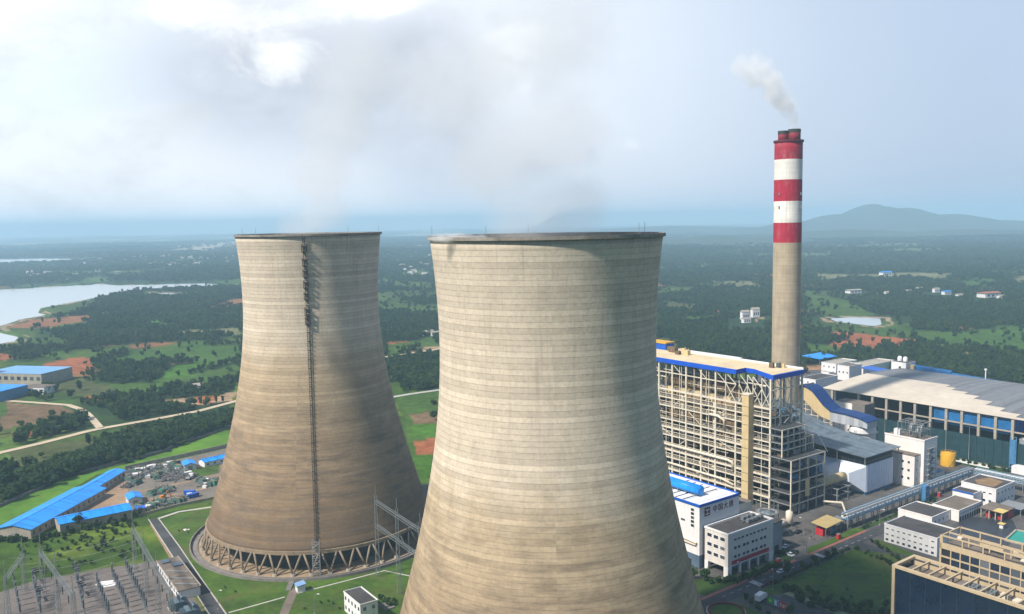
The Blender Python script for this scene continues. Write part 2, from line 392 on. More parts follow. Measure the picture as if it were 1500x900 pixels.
def inpoly(x, y, poly):
    c = np.zeros(x.shape, bool); n = len(poly)
    for i in range(n):
        x1, y1 = poly[i]; x2, y2 = poly[(i + 1) % n]
        if y1 == y2: continue
        c ^= ((y1 > y) != (y2 > y)) & (x < (x2 - x1) * (y - y1) / (y2 - y1) + x1)
    return c
def segdist(x, y, pts):
    d = np.full(x.shape, 1e9)
    for (ax, ay), (bx, by) in zip(pts[:-1], pts[1:]):
        L = (bx - ax) ** 2 + (by - ay) ** 2; t = np.clip(((x - ax) * (bx - ax) + (y - ay) * (by - ay)) / L, 0, 1)
        d = np.minimum(d, np.hypot(x - ax - t * (bx - ax), y - ay - t * (by - ay)))
    return d
LAKE = gpoly([(-160, 434), (60, 421), (150, 416), (180, 418), (300, 415), (336, 417), (280, 420), (205, 424), (168, 428), (166, 431), (130, 439), (100, 445), (66, 451), (62, 458), (76, 461), (40, 467), (18, 474), (2, 479), (8, 487), (36, 493), (30, 500), (-20, 507), (-160, 530)])
LAKE2 = gpoly([(222, 428), (270, 430), (268, 433), (225, 433)])
POND = gpoly([(1208, 466), (1250, 464), (1297, 466), (1300, 476), (1282, 479), (1240, 474), (1214, 471)])
FARW = [gpoly([(-40, 381), (60, 379), (140, 380), (70, 384), (-40, 387)])]
# bare or grown-over fields: (colour, outline)
C_RED = (.30, .105, .045); C_TAN = (.36, .25, .145); C_MEAD = (.055, .105, .018); C_LIME = (.055, .135, .014); C_OLIVE = (.075, .088, .030); C_BRN = (.17, .11, .06); C_PALE = (.16, .16, .075); C_DKG = (.025, .05, .02)
FIELDS = [(c, gpoly(p)) for c, p in [
    (C_RED, [(55, 535), (120, 524), (147, 527), (140, 540), (108, 548), (60, 545)]),
    (C_RED, [(0, 518), (30, 520), (24, 527), (0, 529)]),
    (C_RED, [(115, 582), (150, 577), (158, 584), (138, 590)]),
    (C_RED, [(275, 559), (306, 554), (306, 563), (280, 566)]),
    (C_TAN, [(232, 588), (280, 582), (345, 576), (345, 590), (300, 594), (240, 596)]),
    (C_RED, [(285, 583), (322, 578), (318, 590), (290, 592)]),
    (C_RED, [(10, 636), (60, 627), (84, 634), (60, 641), (20, 646)]),
    (C_BRN, [(0, 590), (80, 595), (110, 602), (60, 618), (0, 628)]),
    (C_OLIVE, [(0, 664), (130, 640), (190, 645), (150, 680), (70, 715), (0, 735)]),
    (C_OLIVE, [(30, 558), (120, 556), (200, 575), (150, 584), (70, 574)]),
    (C_LIME, [(228, 557), (246, 538), (290, 532), (302, 538), (262, 552), (236, 562)]),
    (C_MEAD, [(262, 552), (345, 533), (345, 556), (270, 566), (205, 566)]),
    (C_LIME, [(200, 474), (220, 470), (268, 478), (245, 483), (215, 478)]),
    (C_LIME, [(70, 515), (96, 515), (90, 522), (70, 520)]),
    (C_PALE, [(128, 459), (166, 458), (165, 463), (135, 464)]),
    (C_MEAD, [(140, 512), (190, 508), (196, 515), (160, 520)]),
    (C_PALE, [(255, 486), (345, 480), (345, 490), (265, 493)]),
    (C_MEAD, [(160, 566), (215, 560), (240, 572), (200, 582), (165, 578)]),
    (C_RED, [(565, 501), (605, 499), (590, 505), (562, 506)]),
    (C_TAN, [(610, 512), (643, 506), (643, 516), (600, 520)]),
    (C_MEAD, [(562, 506), (643, 492), (643, 506), (605, 512), (563, 522)]),
    (C_OLIVE, [(575, 546), (600, 540), (643, 526), (643, 532), (605, 548), (578, 556)]),
    (C_MEAD, [(578, 582), (645, 574), (645, 660), (615, 700), (600, 690)]),
    (C_BRN, [(590, 608), (640, 602), (640, 618), (596, 622)]),
    (C_RED, [(600, 648), (640, 644), (640, 664), (606, 664)]),
    (C_LIME, [(598, 624), (642, 620), (642, 640), (602, 642)]),
    (C_LIME, [(606, 666), (645, 664), (645, 735), (620, 720)]),
    # to the right of the towers
    (C_MEAD, [(1177, 434), (1205, 434), (1240, 440), (1262, 453), (1276, 462), (1205, 463), (1178, 458)]),
    (C_PALE, [(1040, 414), (1110, 416), (1108, 427), (1060, 425)]),
    (C_PALE, [(1180, 404), (1330, 404), (1392, 404), (1385, 418), (1330, 412), (1200, 413)]),
    (C_PALE, [(1475, 408), (1540, 404), (1540, 420), (1480, 420)]),
    (C_RED, [(1172, 479), (1200, 484), (1175, 488)]),
    (C_RED, [(1222, 486), (1270, 490), (1300, 496), (1340, 500), (1320, 510), (1290, 508), (1285, 518), (1250, 512), (1218, 505), (1246, 500), (1215, 492)]),
    (C_MEAD, [(1180, 505), (1222, 506), (1250, 512), (1225, 524), (1180, 522)]),
    (C_RED, [(1385, 478), (1410, 478), (1400, 485), (1384, 483)]),
    (C_TAN, [(1395, 520), (1412, 517), (1405, 524), (1394, 527)]),
    (C_MEAD, [(985, 466), (1040, 462), (1046, 470), (1000, 476)]),
    (C_MEAD, [(1300, 482), (1390, 486), (1360, 494), (1310, 492)]),
    (C_TAN, [(1108, 462), (1118, 468), (1112, 472), (1106, 466)]),
    (C_RED, [(1046, 456), (1056, 455), (1050, 463), (1046, 462)]),
    (C_RED, [(1070, 486), (1082, 485), (1078, 490), (1070, 490)]),
    (C_OLIVE, [(965, 440), (1010, 446), (1020, 456), (970, 455)]),
    (C_RED, [(1000, 523), (1035, 521), (1060, 524), (1130, 532), (1130, 540), (1020, 528)]),
    ((.33, .19, .10), [(1172, 541), (1235, 535), (1240, 552), (1174, 562)]),
    (C_OLIVE, [(965, 494), (1000, 500), (990, 514), (965, 512)]),
]]
NOFOREST = [gpoly(p) for p in [
    [(-300, 1200), (-300, 760), (0, 738), (60, 715), (140, 685), (190, 679), (250, 660), (330, 629), (345, 560), (620, 560), (640, 720), (955, 640), (960, 548), (1180, 548), (1230, 535), (1300, 541), (1450, 556), (1560, 580), (1900, 620), (2200, 1200)],
    [(-60, 527), (104, 532), (104, 562), (-60, 585)],
]]
WOODS = [gpoly(p) for p in [[(1296, 480), (1600, 466), (1600, 590), (1450, 556), (1300, 541), (1232, 534), (1240, 524), (1290, 522), (1330, 506)], [(1172, 516), (1240, 522), (1236, 534), (1172, 540)], [(962, 476), (1128, 480), (1128, 516), (1060, 520), (962, 512)], [(1120, 440), (1128, 440), (1128, 470), (1112, 476)], [(1300, 430), (1600, 426), (1600, 466), (1310, 474)], [(140, 436), (345, 428), (345, 462), (250, 468), (110, 462)], [(20, 470), (110, 462), (240, 470), (330, 492), (200, 500), (60, 490)]]]
def land(x, y):
    """colour, tree cover and height for world points (arrays)"""
    r = np.hypot(x, y)
    amp = np.clip(r * .012, 2, 60); wx = x + (fbm(x, y, 60, 3, 5) - .5) * amp * 3; wy = y + (fbm(x, y, 60, 3, 9) - .5) * amp * 4
    n1 = fbm(x, y, 260, 4, 1); n2 = fbm(x, y, 70, 3, 2); n3 = fbm(x, y, 900, 3, 3)
    forest = np.array([.024, .050, .018]); mead = np.array([.058, .102, .018]); brn = np.array([.12, .085, .045])
    n1 = n1 * .55 + .45 * fbm(x, y, 150, 3, 61)
    n1 = n1 - .05 * sstep(200, 500, x) + .075 * sstep(100, -200, x) * sstep(2600, 1500, r)
    col = forest + (mead - forest) * sstep(.50, .60, n1)[..., None]
    col = col + (brn - col) * (sstep(.56, .68, n2) * sstep(.45, .62, n3) * .55)[..., None]
    cover = 1 - sstep(.51, .58, n1) * .93
    # open land is a patchwork of plots with their own tone
    fw_ = np.zeros(x.shape, bool)
    for P in WOODS: fw_ |= inpoly(wx, wy, P)
    cover = np.where(fw_, 1.0, cover); col[fw_] = forest; n1 = np.where(fw_, .3, n1)
    plot = fbm(x * .8 + y * .6, (y * .8 - x * .6) * .5, 110, 2, 71); tone = np.where(plot > .56, 1.45, np.where(plot < .42, .72, 1.0)); opn = sstep(.50, .60, n1)
    col = col * (1 + (tone - 1) * opn)[..., None] * (1 + np.array([.25, .02, .1]) * (opn * sstep(.52, .6, n2))[..., None])
    far = sstep(2600, 5200, r)
    strip = sstep(.56, .66, fbm(x, y * .22, 420, 4, 21)) * far
    left = sstep(200, -900, x)
    col = col + (np.array([.42, .36, .28]) - col) * (strip * (.25 + .55 * left))[..., None]
    cover = cover * (1 - strip * .9)
    soil = sstep(.655, .69, fbm(wx, wy * .55, 150, 3, 81)) * sstep(760, 900, r) * sstep(3600, 2400, r); grn = sstep(.63, .66, fbm(wx, wy * .5, 170, 3, 95)) * sstep(700, 850, r) * sstep(3800, 2400, r)
    col = col + (np.array([.26, .11, .05]) * (.8 + .5 * n2)[..., None] - col) * (soil * .85)[..., None]; cover = cover * (1 - soil * .95)
    col = col + (np.array([.055, .115, .018]) * (.8 + .4 * n2)[..., None] - col) * (grn * .9)[..., None]; cover = cover * (1 - grn * .95)
    for c, P in FIELDS:
        k = inpoly(wx, wy, P); cc = np.array(c)
        col[k] = cc * (.75 + .5 * n2[k])[..., None]; cover[k] = .03
    lk = inpoly(wx, wy, LAKE) | inpoly(wx, wy, LAKE2) | inpoly(wx, wy, POND)
    for P in FARW: lk |= inpoly(x, y, P)
    nf = np.zeros(x.shape, bool)
    for P in NOFOREST: nf |= inpoly(x, y, P)
    near = r < 420
    cover = np.where(nf | near | lk, 0, cover)
    shrub = sstep(.40, .62, fbm(x, y, 26, 4, 31)); dry = sstep(.52, .68, fbm(x, y, 40, 3, 41))
    g = np.array([.045, .085, .012]) + (np.array([.10, .145, .018]) - np.array([.045, .085, .012])) * shrub[..., None]
    g = g + (np.array([.15, .115, .05]) - g) * (dry * .6)[..., None]
    base = nf | near
    fm = np.zeros(x.shape, bool)
    for c, P in FIELDS: fm |= inpoly(wx, wy, P)
    col = np.where((base & ~fm)[..., None], g, col)
    h = (fbm(x, y, 700, 3, 51) - .42) * 46 * sstep(1150, 3000, r) * (1 - .0 * far)
    lake_d = np.minimum(segdist(x, y, LAKE + LAKE[:1]), np.minimum(segdist(x, y, LAKE2 + LAKE2[:1]), segdist(x, y, POND + POND[:1])))
    for P in FARW: lake_d = np.minimum(lake_d, segdist(x, y, P + P[:1]))
    h = np.maximum(h, 0) * sstep(20, 320, lake_d)
    h = np.where(lk, -1.2 * sstep(0, 25, lake_d), h)
    sh = (lake_d < 7) & ~lk
    col[sh] = np.array([.30, .22, .14]); cover = np.where(lake_d < 12, 0, np.where((lake_d < 34) | ((lake_d < 120) & (r > 2250)), cover * .10, cover))
    return col, cover, h, lk

def build_terrain():
    az = np.concatenate([np.arange(-180, -44, 4), np.arange(-44, -34, .5), np.arange(-34, 34, .14), np.arange(34, 44, .5), np.arange(44, 180.1, 4)]) * math.pi / 180
    rr = [0, 60, 120, 180]; r = 220.0
    while r < 14000: rr.append(r); r *= 1.0105 if r < 5200 else 1.03
    rr = np.array(rr + [16000, 19000]); A, Rr = np.meshgrid(az, rr); X = Rr * np.sin(A); Y = Rr * np.cos(A)
    col, cov, h, lk = land(X, Y)
    n, k = X.shape
    v = np.stack([X, Y, h], -1).reshape(-1, 3)
    i = np.arange(n - 1)[:, None] * k + np.arange(k - 1)[None]
    f = np.stack([i, i + 1, i + k + 1, i + k], -1).reshape(-1, 4)[:, ::-1]
    me = bpy.data.meshes.new("terrain"); me.vertices.add(len(v)); me.vertices.foreach_set('co', v.ravel())
    me.loops.add(f.size); me.loops.foreach_set('vertex_index', f.ravel()); me.polygons.add(len(f)); me.polygons.foreach_set('loop_start', np.arange(len(f)) * 4)
    me.polygons.foreach_set('use_smooth', np.ones(len(f), bool))
    me.update(calc_edges=True)
    at = me.color_attributes.new("landcover", 'FLOAT_COLOR', 'POINT')
    at.data.foreach_set('color', np.concatenate([col.reshape(-1, 3), np.ones((len(v), 1))], 1).astype(np.float32).ravel())
    m = bpy.data.materials.new("landcover"); m.use_nodes = True; g = NT(m.node_tree); p = g.n['Principled BSDF']
    p.inputs['Roughness'].default_value = .95; p.inputs['Specular IOR Level'].default_value = .08
    a = g.new('ShaderNodeAttribute', attribute_name="landcover").outputs['Color']
    pos = g.new('ShaderNodeNewGeometry').outputs['Position']
    f1 = g.noise(pos, .9, 4, .7); f2 = g.noise(pos, .11, 5, .65); f3 = g.noise(pos, .02, 4, .6)
    c = g.mix(1, a, g.ramp(f1, [(.25, .68), (.75, 1.3)]), 'MULTIPLY'); c = g.mix(1, c, g.ramp(f2, [(.3, .60), (.72, 1.42)]), 'MULTIPLY'); c = g.mix(1, c, g.ramp(f3, [(.3, .78), (.7, 1.2)]), 'MULTIPLY')
    g.put(p.inputs['Base Color'], c)
    me.materials.append(m)
    o = bpy.data.objects.new("terrain", me); SC.collection.objects.link(o); tag(o, kind='structure')
    return o
build_terrain()

def water_mat():
    m = bpy.data.materials.new("water"); m.use_nodes = True; g = NT(m.node_tree); p = g.n['Principled BSDF']
    p.inputs['Base Color'].default_value = (.45, .48, .49, 1); p.inputs['Roughness'].default_value = .2; p.inputs['Specular IOR Level'].default_value = .9
    pos = g.new('ShaderNodeNewGeometry').outputs['Position']
    bn = g.new('ShaderNodeBump'); bn.inputs['Strength'].default_value = .25; bn.inputs['Distance'].default_value = .3
    g.put(bn.inputs['Height'], g.noise(pos, .15, 4)); g.l.new(bn.outputs[0], p.inputs['Normal']); return m
M_WATER = water_mat()
def rect_around(P, pad): xs = [p[0] for p in P]; ys = [p[1] for p in P]; return [(min(xs) - pad, min(ys) - pad), (max(xs) + pad, min(ys) - pad), (max(xs) + pad, max(ys) + pad), (min(xs) - pad, max(ys) + pad)]
def water(name, P):
    # the water fills the terrain's basin: one level sheet reaching under its banks
    b = MB(); c = (sum(p[0] for p in P) / len(P), sum(p[1] for p in P) / len(P))
    b.prism(P, -2, -.25); return tag(b.build(name, M_WATER), kind='structure')
water("lake", LAKE); water("lake_inlet", LAKE2); water("pond", POND)
for P in FARW: water("river", P)

# far hills on the right
def build_hill(name, cx, cy, sx, sy, peaks, seed, ang=0):
    n = 72; u = np.linspace(-1, 1, n * 2); v = np.linspace(-1, 1, n); U, V = np.meshgrid(u, v)
    h = np.zeros_like(U)
    for (pu, pv, su, sv, hh) in peaks: h = np.maximum(h, hh * np.exp(-((U - pu) / su) ** 2 - ((V - pv) / sv) ** 2)) + .18 * hh * np.exp(-((U - pu) / su) ** 2 - ((V - pv) / sv) ** 2)
    h *= (.78 + .5 * fbm(U * 900 + 5000, V * 500 + 5000, 260, 5, seed)) ; h *= sstep(1, .75, np.abs(U)) * sstep(1, .7, np.abs(V)); h -= 1.5
    X = cx + U * sx; Y = cy + V * sy; k = n * 2
    vv = np.stack([X, Y, h], -1).reshape(-1, 3); i = np.arange(n - 1)[:, None] * k + np.arange(k - 1)[None]
    f = np.stack([i, i + 1, i + k + 1, i + k], -1).reshape(-1, 4)
    me = bpy.data.meshes.new(name); me.from_pydata(vv.tolist(), [], f.tolist()); me.polygons.foreach_set('use_smooth', np.ones(len(f), bool))
    me.materials.append(mat("hill woodland", (.030, .050, .022), .95, .45, .02)); me.update()
    o = bpy.data.objects.new(name, me); SC.collection.objects.link(o); return tag(o, kind='structure')
build_hill("mountain", 3190, 7600, 3100, 1100, [(-.01, 0, .095, .75, 186), (.085, .1, .11, .75, 158), (-.10, 0, .11, .75, 136), (-.21, 0, .11, .75, 96), (.20, 0, .13, .75, 110), (.34, 0, .14, .75, 62), (-.34, 0, .12, .75, 50), (.5, 0, .15, .7, 40)], 3)
build_hill("foothills", 2300, 5600, 2000, 500, [(-.1, 0, .3, .8, 46), (.3, 0, .25, .8, 38), (-.5, 0, .25, .8, 26)], 21)
build_hill("hills", 900, 5000, 1200, 500, [(.25, 0, .16, .8, 34), (.05, 0, .2, .8, 24), (.5, .1, .2, .8, 30), (-.5, 0, .25, .8, 16)], 8)
build_hill("distant_ridge", 900, 8800, 3800, 900, [(.2, 0, .3, .8, 62), (-.2, 0, .3, .8, 30)], 12)

# ================================================================== TREES
def crown_mesh(name, seed, w, h, z0, leaves, lobes, m, size=1.0):
    """leaf clumps scattered through several lobes: an uneven outline with gaps"""
    r = random.Random(seed); b = MB(); L = []
    for i in range(lobes):
        a = r.uniform(0, 6.283); q = r.uniform(.15, .62) if i else 0
        zc = z0 + h * r.uniform(.25, .80); rad = r.uniform(.28, .48)
        L.append((math.cos(a) * q * w, math.sin(a) * q * w, zc, rad * w, rad * h * .62))
    for _ in range(leaves):
        cx, cy, cz, lr, lh = L[r.randrange(lobes)]
        d = Vector((r.gauss(0, 1), r.gauss(0, 1), r.gauss(0, 1))).normalized(); q = r.uniform(.55, 1.0) ** .6
        p = Vector((cx + d.x * lr * q, cy + d.y * lr * q, cz + d.z * lh * q))
        if p.z < z0: p.z = z0 + r.uniform(0, .4)
        s_ = size * r.uniform(.55, 1.25); n = (d + Vector((r.uniform(-.7, .7), r.uniform(-.7, .7), r.uniform(-.1, .9)))).normalized()
        x = n.orthogonal().normalized(); y = n.cross(x); t = r.uniform(0, 6.28); x, y = x * math.cos(t) + y * math.sin(t), y * math.cos(t) - x * math.sin(t)
        k = r.choice((4, 5)); pts = []
        for j in range(k):
            aa = 6.283 * j / k; rr = s_ * r.uniform(.7, 1.15); pts.append(p + x * math.cos(aa) * rr + y * math.sin(aa) * rr * .8 - n * (s_ * .18 if j % 2 else 0))
        b.quad(pts)
    return b
def trunk_mb(h, r0, w, seed):
    r = random.Random(seed); b = MB()
    b.tube([(0, 0, 0), (.05, .02, h * .35), (.1, -.05, h * .7)], [r0, r0 * .75, r0 * .35], 7)
    for i in range(5):
        a = r.uniform(0, 6.28); z = h * r.uniform(.3, .6)
        b.tube([(0, 0, z), (math.cos(a) * w * .3, math.sin(a) * w * .3, z + h * .14), (math.cos(a) * w * .55, math.sin(a) * w * .55, z + h * .3)], [r0 * .4, r0 * .26, r0 * .1], 5, False)
    return b
def tree_at(name, x, y, kind, s=1.0, label=None, cat='tree', group=None, z=0):
    w, h, z0, leaves, lobes, m, size = KINDS[kind]
    key = kind
    if key not in PROTO:
        PROTO[key] = (crown_mesh("crown", hash(kind) % 97 if False else len(kind) * 7 + 3, w, h, z0, leaves, lobes, m, size), m, trunk_mb(h, .035 * h, w, 5))
        cb, m_, tb = PROTO[key]
        t = thing(name, label, cat, x, y, group, plant=False, rot=rnd.uniform(0, 6.28)); t.scale = (s, s, s)
        c = cb.build("crown", m_, t, (0, 0, 0)); k = tb.build("trunk", M_BARK, t, (0, 0, 0)); PROTO[key] = t; PCROWN[key] = c
        return t
    t = copy_thing(PROTO[key], (x, y, z), rnd.uniform(0, 6.28), (s * rnd.uniform(.9, 1.1), s * rnd.uniform(.9, 1.1), s), label, group)
    t.name = name
    return t
KINDS = {   # crown radius, height, crown base, leaf clumps, lobes, material, clump size
    'broad': (3.4, 7.4, 1.4, 430, 9, M_LEAF, .62), 'tall': (3.0, 8.2, 1.2, 430, 9, M_LEAF, .62), 'loose': (3.2, 6.2, 1.0, 340, 9, M_LEAFB, .62),
    'bush': (1.5, 2.2, .15, 220, 6, M_LEAF, .36), 'shrub': (1.1, 1.7, .1, 160, 5, M_LEAFB, .32),
}
PROTO = {}; PCROWN = {}
# ================================================================== COOLING TOWERS
def tr(z, ht=146.0, rt=31.63, zt=114.6, bl=78.3, bu=84.3): return rt * math.sqrt(1 + ((z - zt) / (bl if z < zt else bu)) ** 2)
M_LEG = mat("stained column concrete", (.25, .195, .14), .9, .3, .4, streak=.4)
def cooling_tower(x, y, seed, split, label):
    t = thing("cooling_tower", label, "cooling tower", x, y, "hyperbolic cooling towers", plant=False)
    zs = [9.25 + (145.0 - 9.25) * i / 64 for i in range(65)]
    prof = [(tr(z), z) for z in zs] + [(tr(z) - .9, z) for z in zs[::-1]]
    b = MB(); b.lathe(prof, 180, close=True)
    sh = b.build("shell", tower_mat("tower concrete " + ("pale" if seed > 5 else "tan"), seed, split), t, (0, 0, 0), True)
    rb = tr(9.25)
    b = MB(); b.lathe([(rb + .25, 8.6), (rb + .35, 10.2), (rb - 1.2, 10.2), (rb - 1.2, 8.6)], 144, close=True); b.build("ring_beam", mat("ring beam concrete", (.30, .225, .15), .9, .3, .4, streak=.3), t, (0, 0, 0))
    r1 = tr(145)
    b = MB(); b.lathe([(r1 - 1.0, 144.7), (r1 + .55, 145.0), (r1 + .75, 145.1), (r1 + .75, 146.0), (r1 + .55, 146.0), (r1 + .55, 145.3), (r1 - 1.0, 145.3)], 144, close=True); b.build("rim", mat("rim concrete", (.24, .22, .195), .9, .4, .2), t, (0, 0, 0))
    n = 44
    for i in range(n):                              # V-shaped raking columns under the ring beam
        a = 2 * math.pi * i / n; foot = Vector((math.cos(a) * 55.2, math.sin(a) * 55.2, .6))
        for sgn in (-1, 1):
            a2 = a + sgn * .42 * 2 * math.pi / n; top = Vector((math.cos(a2) * rb, math.sin(a2) * rb, 8.9))
            c = MB(); d = (top - foot); c.tube([foot, top], .46, 7); c.build("column", M_LEG, t, (0, 0, 0), True)
    for i in range(n):
        a = 2 * math.pi * i / n; b = MB(); b.cyl(math.cos(a) * 55.2, math.sin(a) * 55.2, 1.25, -.1, 1.1, 8, 1.0); b.build("footing", M_CONC, t, (0, 0, 0))
    b = MB(); b.lathe([(60.9, -.2), (60.9, 1.3), (60.4, 1.3), (60.4, .12), (57.6, .12), (57.6, .5), (57.2, .5), (57.2, -.2)], 120, close=True); b.build("basin_wall", mat("basin wall", (.20, .18, .165), .9, .3), t, (0, 0, 0))
    b = MB(); b.lathe([(0.01, .15), (57.2, .15)], 90); b.build("basin_floor", mat("basin floor", (.30, .22, .14), .9, .35, .15), t, (0, 0, 0))
    # cold-water internals seen between the columns
    b = MB(); b.lathe([(46, .2), (46, 8.4), (0.01, 8.4)], 72); b.build("fill_pack", mat("fill pack", (.035, .036, .04), .8, .5, .6), t, (0, 0, 0))
    for i in range(5):                             # lightning rods on the rim
        a = 2 * math.pi * (i + .35) / 5; c = MB(); c.bar((math.cos(a) * (r1 + .65), math.sin(a) * (r1 + .65), 146), (math.cos(a) * (r1 + .65), math.sin(a) * (r1 + .65), 149), .11); c.build("lightning_rod", M_STEEL, t, (0, 0, 0))
    return t
TL = cooling_tower(-95.98, 413.8, 2.0, .62, "far tan hyperbolic cooling tower with a black ladder line and dark smear, its columns showing")
TR_ = cooling_tower(10.2, 252.7, 9.0, .50, "large near cooling tower hiding its own foot, steam curling over its rim")
# ladder, cages and stair tower of the far tower
la = 2.985
def ltp(z, out=.0, side=0.0):
    a = la + .0002 * (145 - z) * -1 ; r = tr(max(z, 9.25)) + out; s = side / r
    return (r * math.sin(a + s), r * math.cos(a + s), z)
lad = MB()
for sd in (-.42, .42):
    lad.tube([ltp(z, .65, sd) for z in range(10, 146, 3)], .13, 5)
for k in range(0, 134, 1): lad.bar(ltp(10.5 + k, .65, -.42), ltp(10.5 + k, .65, .42), .16)
for k in range(0, 134, 2): lad.bar(ltp(10.5 + k, 1.3, -.5), ltp(10.5 + k, 1.3, .5), .13); lad.bar(ltp(10.5 + k, .6, -.5), ltp(10.5 + k, 1.3, -.5), .12); lad.bar(ltp(10.5 + k, .6, .5), ltp(10.5 + k, 1.3, .5), .12)
for k in range(0, 134, 4): lad.bar(ltp(10.5 + k, -.1, 0), ltp(10.5 + k, .8, 0), .35)
M_BLK = mat("blackened steel", (.045, .042, .04), .7, .3)
lad.build("ladder", M_BLK, TL, (0, 0, 0))
for z in (138, 132, 127, 122, 117, 110, 106):
    b = MB(); 
    for dz in (0, 2.6):
        b.hull([ltp(z + dz, .1, -1.1), ltp(z + dz, .1, 1.1), ltp(z + dz + .25, .1, 1.1), ltp(z + dz + .25, .1, -1.1)], [ltp(z + dz, 1.6, -1.1), ltp(z + dz, 1.6, 1.1), ltp(z + dz + .25, 1.6, 1.1), ltp(z + dz + .25, 1.6, -1.1)])
    for sd in (-1.0, 1.0):
        for o_ in (.3, 1.5): b.bar(ltp(z, o_, sd), ltp(z + 3.6, o_, sd), .18)
    b.bar(ltp(z + 1.3, 1.5, -1.0), ltp(z + 1.3, 1.5, 1.0), .12)
    b.build("ladder_landing", M_BLK, TL, (0, 0, 0))
b = MB(); p0 = Vector(ltp(9.5, 3.2, 0)); ax = Vector((math.cos(la), -math.sin(la), 0)); ay = Vector((math.sin(la), math.cos(la), 0))
q0 = Vector((p0.x, p0.y, 0))
for i in (-1, 1):
    for j in (-1, 1): b.bar(q0 + ax * i * 1.5 + ay * j * 1.3, q0 + ax * i * 1.5 + ay * j * 1.3 + Vector((0, 0, 16)), .22)
for k in range(8):
    z = 2 * k + .4
    for i in (-1, 1):
        b.bar(q0 + ax * i * 1.5 + ay * -1.3 + Vector((0, 0, z)), q0 + ax * i * 1.5 + ay * 1.3 + Vector((0, 0, z)), .16); b.bar(q0 + ax * -1.5 + ay * i * 1.3 + Vector((0, 0, z)), q0 + ax * 1.5 + ay * i * 1.3 + Vector((0, 0, z)), .16)
    b.bar(q0 + ax * (-1.4 if k % 2 else 1.4) + Vector((0, 0, z)), q0 + ax * (1.4 if k % 2 else -1.4) + Vector((0, 0, z + 2)), .8, .15)
b.build("stair_tower", M_STEEL, TL, (0, 0, 0))
# ================================================================== CHIMNEY
def chimney():
    X, Y = 172.0, 540.0
    t = thing("chimney", "tall concrete chimney with red and white bands round its upper half", "chimney", X, Y, plant=False)
    m = bpy.data.materials.new("banded chimney concrete"); m.use_nodes = True; g = NT(m.node_tree); p = g.n['Principled BSDF']; p.inputs['Roughness'].default_value = .7; p.inputs['Specular IOR Level'].default_value = .25
    o = g.new('ShaderNodeTexCoord').outputs['Object']; x, y, z = g.sep(o)
    zs = CHZ
    stops = [(0, (.44, .36, .25))]
    cols = [(.40, .012, .04), (.80, .77, .70)]
    for i, q in enumerate(zs[:-1]): stops.append((q / 210, cols[i % 2]))
    c = g.ramp(g.math('DIVIDE', z, 210), stops, 'CONSTANT')
    an = g.math('ARCTAN2', x, y)
    st = g.noise(g.vec(g.math('MULTIPLY', an, 9), g.math('MULTIPLY', z, .03), 0), 1.0, 5, .65); rings = g.noise(g.vec(0, 0, z), .35, 4, .7); bl = g.noise(o, .18, 4)
    c = g.mix(1, c, g.ramp(st, [(.3, .82), (.7, 1.1)]), 'MULTIPLY'); c = g.mix(1, c, g.ramp(rings, [(.3, .86), (.7, 1.06)]), 'MULTIPLY'); c = g.mix(1, c, g.ramp(bl, [(.3, .85), (.7, 1.08)]), 'MULTIPLY')
    soot = g.math('MULTIPLY', g.maprange(z, 168, 197), g.ramp(st, [(.42, 0), (.68, 1)])); c = g.mix(g.math('MULTIPLY', soot, .42), c, (.10, .07, .07))
    fade = g.noise(g.vec(g.math('MULTIPLY', an, 3), g.math('MULTIPLY', z, .12), 5), 1.0, 5, .7); c = g.mix(g.math('MULTIPLY', g.ramp(fade, [(.52, 0), (.75, 1)]), .28), c, (.52, .40, .36))
    low = g.math('LESS_THAN', z, zs[0])
    lj = g.math('MULTIPLY', g.math('MULTIPLY', g.math('GREATER_THAN', g.math('FRACT', g.math('DIVIDE', z, 2.5)), .92), low), .35)
    c = g.mix(lj, c, (.22, .18, .13)); g.put(p.inputs['Base Color'], c)
    b = MB(); top = zs[-1]
    prof = [(8.35 + .35 * (1 - zz / top), zz) for zz in [top * i / 40 for i in range(41)]]
    b.lathe(prof + [(7.4, top), (7.4, top - 6)], 72); b.build("shaft", m, t, (0, 0, 0), True)
    b = MB(); b.lathe([(8.35, top - 1.2), (9.0, top - .9), (9.0, top + .25), (7.3, top + .25)], 64); b.build("gallery_rim", mat("dark red steel", (.11, .012, .02), .7), t, (0, 0, 0))
    b = MB(); b.lathe([(7.5, top - .6), (.02, top - .6)], 48); b.build("cap_floor", M_CONCD, t, (0, 0, 0))
    for k, (dx, dy, r, h, mm) in enumerate(((-3.3, .6, 3.0, 6.0, 'dull red flue'), (3.2, -.8, 3.7, 6.8, 'dull red flue'))):
        b = MB(); b.lathe([(r, top - 1), (r, top + h), (r - .35, top + h), (r - .35, top - 1)], 40, dx, dy, close=True)
        f = b.build("flue", mat(mm, (.24, .02, .035), .65, .25, .4, streak=.5), t, (0, 0, 0), True)
        b = MB(); b.lathe([(r + .12, top + h - 2.0), (r + .12, top + h + .15), (r - .5, top + h + .15)], 40, dx, dy); b.build("soot_band", M_BLK, f, (0, 0, 0))
    for zb in (zs[3] - 9, zs[1] + 9):                       # small aviation lamp brackets
        for a in (-2.2, -.9, 1.0, 2.4):
            b = MB(); b.box(-.35, .35, -.35, .35, zb, zb + 1.6); L = b.build("warning_lamp", M_STEEL, t, (0, 0, 0)); L.location = (math.sin(a) * 8.7, math.cos(a) * 8.7, 0)
    return t, top
CHZ = [133.0, 145.7, 158.8, 171.8, 184.5, 196.0]
CH, CHTOP = chimney()

